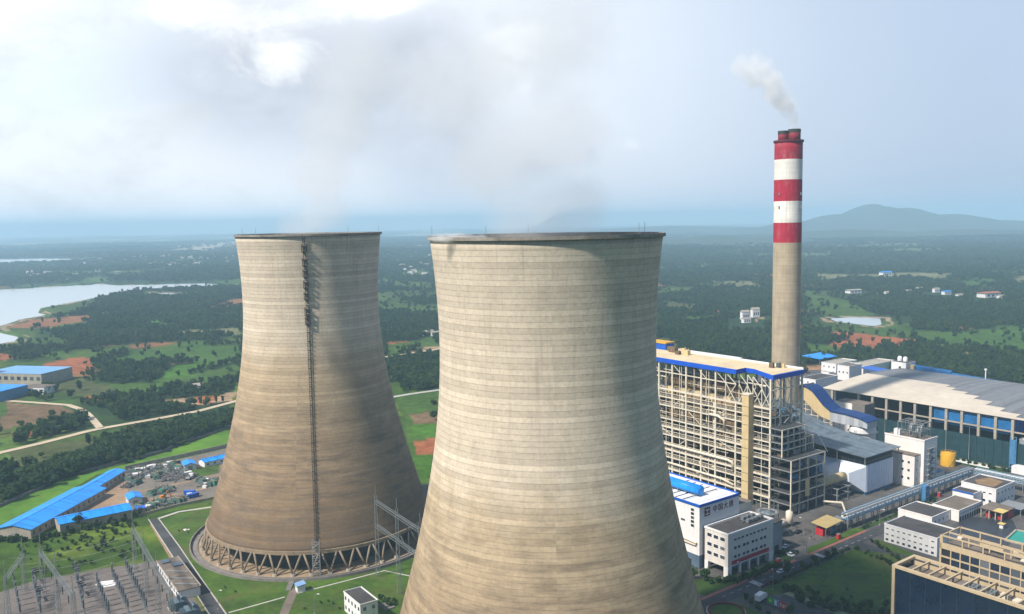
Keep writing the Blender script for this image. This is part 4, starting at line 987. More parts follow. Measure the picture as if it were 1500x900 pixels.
uflat("verge", [(283.2, 204), (286.5, 204), (288, 150), (283.2, 150)], .15, mat("pale dry verge", (.26, .27, .15), .95, .25, .2))
uflat("lawn", [(287, 211.5), (346, 213), (356, 196), (328, 166), (290, 162)], .14, M_LAWN)
uflat("lawn", [(281, 212), (288, 211.8), (288, 204.2), (284, 204.2), (276, 208)], .16, M_LAWN)
uflat("lawn", [(300, 178), (304, 200), (318, 205), (330, 190), (318, 176)], .18, mat("sunburnt lawn", (.052, .088, .009), .95, .35, .06))
uflat("lawn", [(327, 223), (372, 223.6), (372, 228.5), (348, 226.5), (332, 227)], .14, M_LAWN)
uflat("lawn", [(311, 223), (316, 223), (325, 232), (323, 236), (314, 233)], .16, M_LAWND)
uflat("lawn", [(258, 222.5), (309, 223), (309, 227), (276, 227), (262, 240), (252, 240)], .14, M_LAWND)
uflat("lawn", [(236, 212), (262, 212), (262, 190), (236, 180)], .12, M_LAWN)
uflat("lawn", [(360, 183), (366, 212), (363, 214), (357, 200)], .14, M_LAWN)
uflat("lawn", [(372, 223.6), (445, 225), (445, 227), (372, 226.6)], .15, M_LAWND)
uflat("lawn", [(516, 310), (526, 312), (526, 221), (516, 225)], .14, M_LAWND)
uflat("yard_pavement", [(404, 200), (429, 201.5), (440, 186), (427, 178), (404, 172), (394, 178)], .14, mat("wet dark paving", (.035, .04, .05), .45, .4, .2))
b = MB(); b.prism([wxy(*p) for p in ((409, 175), (425, 177.5), (429, 160), (412, 156))], .05, .5); tag(b.build("green_pool", mat("green pool water", (.0, .26, .19), .15, .12, .1)), "bright green water basin behind the beige office roof", "pool")
b = MB(); P = [(408.5, 175.4), (425.4, 178), (429.5, 160), (411.5, 155.5), (408.5, 175.4)]
for p, q in zip(P[:-1], P[1:]): b.bar((*wxy(*p), .5), (*wxy(*q), .5), .8, 1.0)
tag(b.build("pool_wall", M_CONC), "pale concrete rim round the green basin", "wall")

# ------------------------------------------------------------------ wall openings
def win_u(par, u, v0, v1, z0, z1, name="window", m=None, out=.06):      # on a face looking towards -u
    b = MB(); f = .12
    b.mi = 0; b.box(u - out, u + .05, v0, v0 + f, z0, z1).box(u - out, u + .05, v1 - f, v1, z0, z1).box(u - out, u + .05, v0 + f, v1 - f, z0, z0 + f).box(u - out, u + .05, v0 + f, v1 - f, z1 - f, z1)
    b.mi = 1; b.box(u - .02, u + .05, v0 + f, v1 - f, z0 + f, z1 - f); return b.build(name, [M_WHITE, m or M_GLASS], par)
def win_v(par, v, u0, u1, z0, z1, name="window", m=None, out=.06):      # on a face looking towards -v
    b = MB(); f = .12
    b.mi = 0; b.box(u0, u0 + f, v - out, v + .05, z0, z1).box(u1 - f, u1, v - out, v + .05, z0, z1).box(u0 + f, u1 - f, v - out, v + .05, z0, z0 + f).box(u0 + f, u1 - f, v - out, v + .05, z1 - f, z1)
    b.mi = 1; b.box(u0 + f, u1 - f, v - .02, v + .05, z0 + f, z1 - f); return b.build(name, [M_WHITE, m or M_GLASS], par)
def text_mesh(par, s, size, loc, right, upv, m, name="lettering", depth=.06):
    cu = bpy.data.curves.new(name, 'FONT'); cu.body = s; cu.size = size; cu.extrude = depth; cu.align_x = 'LEFT'; cu.align_y = 'BOTTOM'; cu.offset = 0.0; cu.space_character = 1.22 if size < 4 else 1.0
    tmp = bpy.data.objects.new(name, cu); SC.collection.objects.link(tmp)
    dg = bpy.context.evaluated_depsgraph_get(); me = bpy.data.meshes.new_from_object(tmp.evaluated_get(dg)); bpy.data.objects.remove(tmp)
    o = bpy.data.objects.new(name, me); me.materials.clear(); me.materials.append(m); SC.collection.objects.link(o); o.parent = par
    r = Vector(right); u_ = Vector(upv); n = r.cross(u_); off = Vector(loc) - Vector(par.get('_o', (0, 0, 0)))
    o.matrix_local = Matrix(((r.x, u_.x, n.x, off.x), (r.y, u_.y, n.y, off.y), (r.z, u_.z, n.z, off.z), (0, 0, 0, 1))); return o
def ubox(t, name, u0, u1, v0, v1, z0, z1, m): b = MB(); b.box(u0, u1, v0, v1, z0, z1); return b.build(name, m, t)
def block(name, label, cat, u0, u1, v0, v1, H, wall=None, roof=None, group=None, para=.6, base=-.2):
    t = thing(name, label, cat, u0, v0, group)
    ubox(t, "wall", u0, u1, v0, v1, base, H, wall or M_WHITE); ubox(t, "roof", u0 + .3, u1 - .3, v0 + .3, v1 - .3, H + .01, H + .08, roof or M_ROOF)
    b = MB(); b.box(u0 - .12, u0 + .26, v0 - .12, v1 + .12, H + .005, H + para); b.box(u1 - .26, u1 + .12, v0 - .12, v1 + .12, H + .005, H + para); b.box(u0 + .26, u1 - .26, v0 - .12, v0 + .26, H + .005, H + para); b.box(u0 + .26, u1 - .26, v1 - .26, v1 + .12, H + .005, H + para); b.build("parapet", wall or M_WHITE, t)
    return t
M_MAROON = mat("maroon letters", (.16, .012, .05), .5)

# ------------------------------------------------------------------ sign building
t = thing("turbine_hall", "white hall with a blue roof edge, maroon sign characters and a blue roof drum", "industrial hall", 276, 241.5)
ubox(t, "wall", 276, 302, 241.5, 306, 6.0, 27.6, M_WHITE); ubox(t, "plinth_wall", 276.05, 301.95, 241.55, 305.9, -.2, 5.98, mat("blue grey plinth", (.085, .13, .18), .6, .25))
ubox(t, "roof", 276.2, 301.8, 241.7, 305.8, 27.62, 27.9, ribbed("white sheet roof", (.74, .74, .75), 1.1, 1, .5, .5, .08))
b = MB(); b.box(275.7, 276.15, 241.2, 306, 27.3, 28.4); b.box(276.15, 302.2, 241.2, 241.65, 27.3, 28.4); b.box(301.85, 302.3, 241.65, 306, 27.3, 28.4); b.build("roof_trim", M_BLUE, t)
for k in range(5): ubox(t, "roof_seam", 277.5, 300, 252 + k * 4.2, 252.5 + k * 4.2, 27.91, 28.05, M_DARK)
b = MB(); b.tube([(286, 249.5, 30.7), (286, 275, 30.7)], 2.2, 18); d = b.build("roof_drum", M_BLUER, t, None, True)
for v in (252, 257, 262, 267, 272):
    b = MB(); b.box(284.6, 287.4, v - .2, v + .2, 27.95, 29.2); b.build("cradle", M_STEEL, d, (276, 241.5, 0))
text_mesh(t, "中国大唐", 3.2, (284.4, 241.44, 22.9), (1, 0, 0), (0, 0, 1), M_MAROON)
b = MB(); b.box(279.2, 282.6, 241.36, 241.46, 22.6, 26.3); b.build("sign_emblem", M_MAROON, t)
b = MB(); b.box(279.7, 282.1, 241.29, 241.35, 25.0, 25.6); b.box(279.7, 282.1, 241.29, 241.35, 23.2, 23.7); b.box(280.7, 281.1, 241.28, 241.34, 23.7, 25.0); b.build("emblem_mark", M_WHITE, t)
for k in range(5): win_u(t, 276, 244.4, 246.4, 17.6 + k * 1.75, 19.1 + k * 1.75)
for v in (249.5, 256, 262): win_u(t, 276, v, v + 2.6, 19, 20.2)
b = MB(); b.tube([(275.3, 242.5, 11.5), (275.3, 262, 12.6)], .35, 8); b.box(275.0, 276, 243, 262, 10.4, 10.7); b.build("wall_pipe", M_CREAM, t)
ubox(t, "rear_annex", 302.4, 312, 242.5, 290, -.2, 22.4, M_CREAM); ubox(t, "annex_roof", 302.6, 311.8, 242.7, 289.8, 22.41, 22.6, M_ROOFT)
for v in (246, 250): b = MB(); b.box(275.9, 276.06, v, v + 2.2, .1, 3.2); b.build("door", M_DARK, t)

# ------------------------------------------------------------------ office block
t = thing("office_block", "cream white office block on open ground floor columns with a long red banner", "office building", 278.3, 228)
ubox(t, "wall", 278.3, 308.4, 228, 240.5, 4.2, 18.2, mat("off white render", (.64, .60, .55), .75, .1, .2, streak=.25)); ubox(t, "roof", 278.9, 307.8, 228.6, 239.9, 18.22, 18.32, M_ROOF)
b = MB(); b.box(278.1, 278.7, 227.8, 240.7, 18.2, 18.95); b.box(308.0, 308.6, 227.8, 240.7, 18.2, 18.95); b.box(278.7, 308.0, 227.8, 228.4, 18.2, 18.95); b.box(278.7, 308.0, 240.1, 240.7, 18.2, 18.95); b.build("parapet", M_WHITE, t)
ubox(t, "ground_floor", 287, 308, 232.5, 240.4, -.2, 4.18, M_BLUED)
ubox(t, "corner_pier", 278.2, 280.6, 227.9, 230.2, -.2, 4.19, M_WHITE); ubox(t, "corner_pier", 305.6, 308.5, 227.9, 230.2, -.2, 4.19, M_WHITE); ubox(t, "corner_pier", 278.2, 280, 238.6, 240.5, -.2, 4.19, M_WHITE)
for u in (286.5, 292.5, 298.5): ubox(t, "column", u, u + .8, 228.3, 229.1, -.2, 4.19, M_WHITE)
ubox(t, "banner", 280.7, 305.4, 227.86, 227.99, 5.0, 6.7, mat("red banner cloth", (.36, .015, .05), .7, .2, .5))
for z, n, hh in ((7.4, 4, 1.5), (11.2, 4, 1.5), (15.0, 3, 1.1)):
    for k in range(n):
        u = 282 + k * (23.0 / n)
        for q in (0, 2.4) if n == 4 else (0, 2.4, 4.8): win_v(t, 228, u + q, u + q + 1.9, z, z + hh)
for z in (7.2, 11.0, 15.0):
    for k in range(3): win_u(t, 278.3, 229.6 + k * 3.5, 232.2 + k * 3.5, z, z + 1.7)
for k, (u, v) in enumerate(((296, 231.5), (298.8, 231.5), (301.6, 231.7), (297, 235), (300, 235.2), (303, 235), (304.4, 231.6))):
    b = MB(); b.box(u, u + 2.0, v, v + 1.6, 18.5, 20); b.cyl(u + 1, v + .8, .55, 20.0, 20.15, 12); b.build("air_conditioner", M_GALV, t)
b = MB(); b.tube([(295, 234, 18.8), (306, 234, 18.8)], .3, 8); b.build("roof_pipe", M_GALV, t)
# grey annex and silo
t = thing("grey_annex", "plain grey annex with a dark doorway beside the cream office block", "annex", 309.6, 231); ubox(t, "wall", 309.6, 319, 231, 242, -.2, 14.6, mat("grey render", (.27, .29, .31), .8, .2, .15, streak=.3)); ubox(t, "roof", 309.4, 319.2, 230.8, 242.2, 14.62, 15.0, M_ROOF); ubox(t, "doorway", 313.5, 316.5, 230.93, 231.05, 0, 4.4, M_DARK)
t = thing("ash_silo", "round grey silo ringed by a railed platform between annex and boiler frame", "silo", 328, 246); b = MB(); b.lathe([(.05, 3), (3.3, 6), (3.3, 12.6), (.05, 13.4)], 28, 328, 246); b.build("vessel", mat("blue grey vessel", (.16, .20, .23), .5, .25, .4, streak=.3), t, None, True)
for a in range(4):
    x = 328 + 3 * math.cos(a * 1.571 + .7); y = 246 + 3 * math.sin(a * 1.571 + .7); ubox(t, "leg", x - .25, x + .25, y - .25, y + .25, 0, 9, M_STEEL)
b = MB(); b.lathe([(3.5, 12.8), (5.2, 12.8), (5.2, 13.0), (3.5, 13.0)], 28, 328, 246, close=True); b.build("platform", M_STEEL, t)
b = MB(); b.lathe([(5.1, 17.4), (5.2, 17.4), (5.2, 17.6), (5.1, 17.6)], 28, 328, 246, close=True)
for k in range(14): a = k * .449; b.bar((328 + 5.1 * math.cos(a), 246 + 5.1 * math.sin(a), 0.2 if k % 3 == 0 else 13), (328 + 5.1 * math.cos(a), 246 + 5.1 * math.sin(a), 17.5), .2 if k % 3 == 0 else .13)
b.build("railing", M_GALV, t)

# ------------------------------------------------------------------ boiler house
t = thing("boiler_house", "open beige steel boiler house with blue edged roof and a beige lift shaft", "boiler house", 362, 268)
US = [362, 370, 379, 388]; VS = [270, 281, 291.9, 305.5, 315.6, 326.5, 336.9, 347.2, 358, 369, 380]
roofp = [(360.8, 382), (360.8, 291.2), (369.5, 291.6), (369.5, 286), (360.8, 267.8), (386.6, 267.8), (390.5, 382)]
def inset(u, v): return (min(max(u, 361.6), 389.2) if u < 380 else u - .8, min(max(v, 268.8), 381))
b = MB(); b.prism(roofp, 67.9, 70.3); b.build("roof_fascia", mat("deep blue fascia", (.008, .085, .52), .5, .15, .2), t)
b = MB(); b.prism([inset(*p) for p in roofp], 70.31, 70.42); b.build("roof_deck", mat("sandy roof deck", (.62, .50, .32), .85, .22, .07), t)
b = MB(); b.box(385.9, 386.6, 267.9, 310, 70.32, 71.4); b.box(386.0, 389.8, 310.01, 381, 70.43, 71.4); b.build("roof_parapet", M_WHITE, t)
for u, v, w, h, m in ((378, 281, 1.6, 2.6, M_RUSTB), (381, 279, 1.4, 2.4, M_GREEN), (383, 277.5, 1.2, 2, M_BEIGE), (378, 340, 2.4, 2.8, M_BEIGE), (380, 352, 3.2, 3.0, M_RUSTB), (383, 357, 2.6, 2.6, M_RUSTB), (376, 345, 2, 2, M_RUSTB), (384, 348, 2.2, 2.4, M_BEIGE)):
    b = MB(); b.box(u, u + w, v, v + w * 1.5, 70.43, 70.43 + h); b.bar((u + w * .5, v + .4, 70.43 + h), (u + w * .5, v + .4, 71.4 + h), .3); b.build("roof_vent", m, t)
LV = [6.4, 13.1, 17.5, 26, 30.6, 35.3, 43, 47.8, 52.5]
for u in US:
    for v in VS:
        h = 67.9 if not (u == 362 and 275 < v < 300) else 52.8
        b = MB(); b.bar((u, v, -.2), (u, v, h), .95 if u == 362 else .8); b.build("column", M_BEIGEST if u == 362 or v == 270 else M_STEEL, t)
for u, v in ((353.5, 272), (353.5, 284)): pass
lvl = 0
for z in LV:
    big = z in (6.4, 17.5, 30.6, 52.5)
    for u in US[:3]:
        b = MB(); b.bar((u - .1, 269.6, z), (u - .1, 380, z), .55, .95 if big and u == 362 else .62); b.build("long_beam", M_BEIGEST if u == 362 else M_STEEL, t)
    for v in VS[:8]:
        b = MB(); b.bar((362, v, z - .1), (388, v, z - .1), .45, .65); b.build("cross_beam", M_BEIGEST if v == 270 else M_STEEL, t)
    b = MB()
    if z < 50: b.box(364.2, 387.5, 271, 380, z - .02, z + .12)
    if b.v: b.build("floor_grating", mat("dusty grating", (.06, .05, .036), .9, .35), t)
    b = MB()
    for dz in (.55, 1.15): b.bar((362.0, 270.5, z + .3 + dz), (362.0, 380, z + .3 + dz), .10); b.bar((362.5, 269.9, z + .3 + dz), (388, 269.9, z + .3 + dz), .10)
    for k in range(52): b.bar((362.0, 270.6 + k * 2.1, z + .3), (362.0, 270.6 + k * 2.1, z + 1.5), .09)
    b.build("railing", M_BEIGEST, t)
for z in (62.4,):
    for u in (362, 370): b = MB(); b.bar((u, 291.9 if u == 362 else 268.6, z), (u, 380, z), .45, .5); b.build("long_beam", M_BEIGEST, t)
    b = MB(); b.bar((362, 268.7, z), (388, 268.7, z), .4); b.build("cross_beam", M_BEIGEST, t)
# secondary members between the main ones
for z in (3.2, 9.8, 15.3, 21.7, 28.3, 33, 39.2, 45.4, 50.2):
    b = MB(); b.bar((362.1, 270.4, z), (362.1, 380, z), .22, .28); b.build("secondary_beam", M_BEIGEST, t)
    b = MB(); b.bar((362.4, 270.1, z), (388, 270.1, z), .2, .25); b.build("secondary_beam", M_STEEL, t)
for k, v in enumerate((275.5, 298.7, 310.5, 321, 331.7, 342, 352.6)):
    b = MB(); b.bar((362.2, v, 0), (362.2, v, 52.5 if k == 0 else 67.8), .34); b.build("secondary_post", M_BEIGEST, t)
for u in (366, 374.5, 383.5): b = MB(); b.bar((u, 270.1, 0), (u, 270.1, 67.8), .3); b.build("secondary_post", M_BEIGEST, t)
# top storey truss: verticals and diagonals
def br(*segs, w=.3, m=None):
    for p, q in segs: b = MB(); b.bar(p, q, w); b.build("brace", m or M_BEIGEST, t)
tv = [270, 275.5, 281, 286.5, 291.9, 298.7]
for a, c in zip(tv[:-1], tv[1:]):
    uu = 361.9 if a >= 291 else (362 if a < 276 else 364.5)
    br(((uu, a, 52.8), (uu, c, 62.2)), ((uu, c, 52.8), (uu, a, 62.2)), ((uu, a, 62.4), (uu, c, 67.8)), w=.34); br(((uu, c, 52.6), (uu, c, 67.8)), w=.4)
for a, c in ((298.7, 305.5), (312, 318), (330, 336.9), (347.2, 352)): br(((361.9, a, 62.4), (361.9, c, 67.8)), ((361.9, a, 52.6), (361.9, a, 67.8)), w=.28)
for a, c in zip([362, 366, 370, 374.5, 379, 383.5], [366, 370, 374.5, 379, 383.5, 388]): br(((a, 269.6, 52.8), (c, 269.6, 62)), ((c, 269.6, 62), (a, 269.6, 67.8)), w=.3)
for a, c, z0, z1 in ((337, 326.5, 43, 52), (326.5, 315.6, 43, 35.5), (347, 337, 30, 26), (305.5, 315.6, 6, 13), (336.9, 326.5, 18, 26), (315.6, 305.5, 18, 26), (291.9, 305.5, 26, 30.5), (358, 347, 35, 43), (305.5, 298, 43, 47.8)): br(((362.3, a, z0), (362.3, c, z1)), w=.3)
for a, c, z0, z1 in ((362, 370, 0, 6.4), (370, 379, 6.4, 13), (379, 388, 13, 17.5), (370, 362, 30, 35), (379, 370, 52, 47), (388, 379, 43, 52)): br(((a, 270.3, z0), (c, 270.3, z1)), w=.3, m=M_STEEL)
# the furnace, its ducts and the clutter of pipes and platforms behind the frame
ubox(t, "furnace", 371, 386, 292, 352, 16, 60, M_RUSTB); ubox(t, "furnace_casing", 366.8, 370.8, 296, 312, 31, 51, mat("brown casing", (.27, .185, .10), .8, .35, .4, streak=.4)); ubox(t, "furnace_casing", 366.8, 370.8, 320, 344, 36.2, 51, mat("brown casing", (.27, .185, .10), .8))
ubox(t, "coal_bunker", 370, 380, 300, 350, 54.6, 60.5, M_RUSTB)
b = MB()
for k in range(5): b.hull([(369 - 1.6, 303 + k * 10 - 1.6, 44), (369 + 1.6, 303 + k * 10 - 1.6, 44), (369 + 1.6, 303 + k * 10 + 1.6, 44), (369 - 1.6, 303 + k * 10 + 1.6, 44)], [(367.5, 300 + k * 10, 53), (371, 300 + k * 10, 53), (371, 306 + k * 10, 53), (367.5, 306 + k * 10, 53)])
b.build("hoppers", M_BEIGE, t)
r = random.Random(3)
for k in range(98):
    z = r.uniform(3, 66); v = r.uniform(273, 350); L = r.uniform(3, 16); u = r.uniform(363, 368); b = MB(); rad = r.uniform(.14, .42)
    if r.random() < .55: b.tube([(u, v, z), (u, min(v + L, 379), z + r.uniform(-.4, .4))], rad, 7)
    elif r.random() < .6: b.tube([(u, v, z), (u, v, min(z + L * .8, 60))], rad, 7)
    else: b.tube([(u, v, z), (u, v + L * .6, z), (u, v + L * .6 + .7, z - .7), (u, v + L * .6 + .7, z - L * .5)], rad, 7)
    b.build("pipe", r.choice((M_BEIGEST, M_BEIGEST, M_RUSTB, M_STEEL)), t)
for k in range(64):
    z = r.choice(LV[:8]) + .15; v = r.uniform(272, 352); u = r.uniform(363.3, 367.5); w = r.uniform(.8, 3.2)
    ubox(t, "equipment_box", u, u + r.uniform(.8, 2.4), v, v + w, z, z + r.uniform(.9, 3.2), r.choice((M_RUSTB, M_BEIGE, M_BEIGEST, M_STEEL, M_DARK, M_CONCD)))
for k in range(40):
    z = r.choice(LV[:8]) + .15; u = r.uniform(363.5, 386); w = r.uniform(.8, 3); ubox(t, "equipment_box", u, u + w, 271, 271 + r.uniform(1, 5), z, z + r.uniform(1, 3.2), r.choice((M_RUSTB, M_STEEL, M_DARK, M_BLUED, M_CONCD)))
for pts, rad in (([(361, 293, 16.2), (361, 293, 20), (361, 296, 20.8), (361, 345, 20.8)], .75), ([(361, 299, 37), (361, 299, 42), (361, 303, 43.6), (361, 309, 43.6)], .7), ([(361, 292.4, 8), (361, 300, 9.6), (361, 345, 10.2)], .6), ([(364, 308, 26), (364, 308, 50)], .8), ([(364, 331, 36), (364, 331, 51)], 1.0)):
    b = MB(); b.tube(pts, rad, 10); b.build("steam_pipe", M_BEIGEST, t, None, True)
b = MB(); b.tube([(363.6, 330, 49), (363.6, 326, 49)], .7, 8); b.tube([(363.6, 333, 46), (363.6, 329, 46)], .7, 8); b.build("duct_stub", M_BEIGE, t)
ubox(t, "lift_shaft", 357.6, 361.2, 280.3, 284.6, -.2, 58.6, M_BEIGE)
s_ = ubox(t, "shaft_cap", 357.3, 361.5, 280, 284.9, 58.62, 59.2, M_BEIGEST)
for z in LV: b = MB(); b.box(357.5, 357.62, 280.4, 284.5, z, z + .18); b.build("shaft_joint", M_RUSTB, t)
# stair flights zig-zagging up the shaded side
b = MB()
for k in range(15): z = k * 3.4; b.bar((372, 269.2 - .01, z) if k % 2 else (378, 269.2, z), (378, 269.2, z + 3.4) if k % 2 else (372, 269.2, z + 3.4), .9, .25)
b.build("stair_flights", M_STEEL, t)
# stepped lower frames on the shaded side
for (u0, u1, v0, z0, z1, nz) in ((361.5, 381, 262.5, 29, 43, 4), (361.5, 390, 257, -.2, 28.4, 5), (381, 390, 264, 28, 36, 2)):
    nu = 4
    for k in range(nu + 1):
        u = u0 + (u1 - u0) * k / nu
        b = MB(); b.bar((u, v0, z0), (u, v0, z1), .55); b.build("column", M_BEIGEST if k in (0, nu) else M_STEEL, t)
    for k in range(1, nz + 1):
        z = z0 + (z1 - z0) * k / nz
        b = MB(); b.bar((u0 - .3, v0 - .02, z), (u1 + .3, v0 - .02, z), .4, .5); b.build("cross_beam", M_BEIGEST, t)
        for uu in (u0, u1): b = MB(); b.bar((uu, v0, z - .05), (uu, 270, z - .05), .35, .45); b.build("cross_beam", M_STEEL, t)
        b = MB(); b.box(u0 + .4, u1 - .4, v0 + .4, 269.4, z - .1, z + .06); b.build("floor_grating", mat("dark grating", (.05, .052, .055), .8, .3), t)
        b = MB()
        for dz in (.6, 1.2): b.bar((u0, v0, z + dz), (u1, v0, z + dz), .09)
        for q in range(12): u = u0 + (u1 - u0) * q / 11; b.bar((u, v0, z), (u, v0, z + 1.2), .08)
        b.build("railing", M_GALV, t)
        for q in range(3):
            u = r.uniform(u0 + 1, u1 - 5); ubox(t, "equipment_box", u, u + r.uniform(1.5, 4.5), v0 + 1, v0 + 4.5, z - 4.4, z - r.uniform(1.2, 2.6), r.choice((M_DARK, M_RUSTB, M_BLUED, M_CONCD, M_STEEL)))
ubox(t, "beige_panel", 373.2, 376.6, 256.7, 256.95, 8, 17, M_BEIGE); ubox(t, "blue_tank", 384, 391, 259, 266, 17, 21, M_BLUED)
br(((392, 256.8, 28), (384, 256.8, 38)), w=.3)
t = thing("rooftop_block", "blue sided block with a yellow top rising behind the boiler house roof", "roof structure", 384, 366); ubox(t, "wall", 384, 391, 363, 378, 70.44, 74.2, M_BLUE); ubox(t, "roof", 383.6, 391.4, 362.6, 378.4, 74.22, 75, M_YEL)

# ------------------------------------------------------------------ tanks, shelter, pipe rack
t = thing("process_tank", "pale horizontal tank lying beneath the boiler frame next to an upright one", "tank", 343, 250); b = MB(); b.tube([(340, 250, 2.6), (340.4, 250, 2.6), (346.6, 250, 2.6), (347, 250, 2.6)], [1.2, 1.7, 1.7, 1.2], 18); b.build("vessel", M_CREAM, t, None, True)
for u in (341.5, 345.2): ubox(t, "saddle", u, u + .6, 248.8, 251.2, 0, 1.5, M_CONC)
t = thing("process_tank", "pale upright tank beside the horizontal one under the boiler frame", "tank", 350, 249.5); b = MB(); b.lathe([(.05, .8), (1.7, 1.4), (1.7, 7.2), (.05, 8.1)], 20, 350, 249.5); b.build("vessel", M_CREAM, t, None, True)
for a in range(4): b = MB(); b.bar((350 + 1.4 * math.cos(a * 1.57), 249.5 + 1.4 * math.sin(a * 1.57), 0), (350 + 1.4 * math.cos(a * 1.57), 249.5 + 1.4 * math.sin(a * 1.57), 1.6), .25); b.build("leg", M_STEEL, t)
t = thing("valve_rack", "tangle of low white pipes on the paving before the pale tanks", "pipework", 338, 245)
b = MB()
for k in range(7): b.tube([(335 + k * 1.3, 243.5, .1), (335 + k * 1.3, 243.5, 1.4), (335 + k * 1.3, 247, 1.4), (335 + k * 1.3, 247, .1)], .16, 6)
b.tube([(334, 245, 1.0), (345, 245, 1.0)], .2, 6); b.build("pipes", M_GALV, t)
t = thing("open_shelter", "open shelter with a flat mustard roof on thin posts over a red store", "shelter", 350, 228.5)
b = MB(); b.hull([(348, 227.6, 5.2), (362, 228.5, 5.5), (362, 237, 6.1), (348, 236, 5.8)], [(348, 227.6, 5.5), (362, 228.5, 5.8), (362, 237, 6.4), (348, 236, 6.1)]); b.build("roof", mat("mustard sheet", (.42, .32, .14), .7, .15, .3, streak=.2), t)
for u in (349, 353, 357, 361):
    for v in (228.8, 235.5): b = MB(); b.bar((u, v, 0), (u, v, 5.3), .28); b.build("post", M_GALV, t)
ubox(t, "red_store", 350, 354.5, 231, 235, 0, 3.4, M_RED); ubox(t, "machine_base", 355.5, 360.5, 231, 234.6, 0, 1.6, M_BLUED)
t = thing("awning", "small grey lean-to beside the mustard roofed shelter", "shelter", 363, 229); b = MB(); b.hull([(362.6, 229.5, 4.1), (369, 230.5, 4.1), (369, 236, 4.6), (362.6, 235, 4.6)], [(362.6, 229.5, 4.3), (369, 230.5, 4.3), (369, 236, 4.8), (362.6, 235, 4.8)]); b.build("roof", M_GALV, t)
for u, v in ((363, 230), (368.5, 231), (368.5, 235.5)): b = MB(); b.bar((u, v, 0), (u, v, 4.2), .22); b.build("post", M_GALV, t)
M_RACK = mat("pale blue steel", (.26, .38, .48), .55, .25, .8, streak=.3)
t = thing("pipe_rack", "long pale blue steel pipe bridge on white posts crossing the plant", "pipe rack", 366, 229.5)
def rack(p, q, z0, z1, w=3.4, bay=6.4, npipe=6):
    P = Vector((*p, 0)); Q = Vector((*q, 0)); L = (Q - P).length; d = (Q - P).normalized(); n = Vector((-d.y, d.x, 0)) * w / 2; N = int(L / bay)
    for s in (-1, 1):
        b = MB()
        for z in (z0, z1): b.bar(P + n * s + Vector((0, 0, z)), Q + n * s + Vector((0, 0, z)), .3)
        for k in range(N * 2):
            a = P + d * L * k / (2 * N) + n * s; c = P + d * L * (k + 1) / (2 * N) + n * s
            b.bar(a + Vector((0, 0, z0)), a + Vector((0, 0, z1)), .2); b.bar(a + Vector((0, 0, z0 if k % 2 else z1)), c + Vector((0, 0, z1 if k % 2 else z0)), .16)
        b.build("truss", M_RACK, t)
        b = MB(); b.bar(P + n * s * 1.05 + Vector((0, 0, z1 + 1.1)), Q + n * s * 1.05 + Vector((0, 0, z1 + 1.1)), .1)
        for k in range(N * 3): a = P + d * L * k / (3 * N) + n * s * 1.05; b.bar(a + Vector((0, 0, z1)), a + Vector((0, 0, z1 + 1.1)), .09)
        b.build("railing", M_GALV, t)
    for k in range(npipe):
        f = (k + .5) / npipe * 2 - 1; zz = z1 + .35 if k % 2 else z0 + .5; b = MB(); b.tube([P + n * f * .85 + Vector((0, 0, zz)), Q + n * f * .85 + Vector((0, 0, zz))], .2 + .09 * (k % 3), 7); b.build("pipe", (M_GALV, M_WHITE, M_RACK)[k % 3], t)
    b = MB(); b.hull([P + n * .98 + Vector((0, 0, z0 - .1)), P - n * .98 + Vector((0, 0, z0 - .1)), P - n * .98 + Vector((0, 0, z0 + .1)), P + n * .98 + Vector((0, 0, z0 + .1))], [Q + n * .98 + Vector((0, 0, z0 - .1)), Q - n * .98 + Vector((0, 0, z0 - .1)), Q - n * .98 + Vector((0, 0, z0 + .1)), Q + n * .98 + Vector((0, 0, z0 + .1))]); b.build("deck", M_BLUED, t)
    for k in range(0, N + 1, 2):
        for dd in (0, 1.7):
            for s in (-1, 1):
                a = P + d * min(L * k / N + dd, L) + n * s; b = MB(); b.bar(a, a + Vector((0, 0, z0)), .38); b.build("post", M_GALV, t)
rack((366, 230), (488, 229), 5.0, 7.4); rack((488.6, 227), (489, 150), 5.0, 7.2)
b = MB(); b.tube([(389, 257, 2.2), (389, 246, 4.2), (372, 233, 5.6), (366, 231.2, 6.2)], .5, 8); b.build("feeder_pipe", M_BEIGEST, t)
t2 = thing("stair_tower", "dark teal boxed stair standing against the middle of the pipe rack", "stair tower", 434, 227); ubox(t2, "casing", 432, 436, 225.4, 228.2, 0, 8.8, M_BLUED); b = MB(); b.box(431.8, 436.2, 225.2, 225.38, 3, 3.2); b.box(431.8, 436.2, 225.2, 225.38, 6, 6.2); b.build("band", M_STEEL, t2)

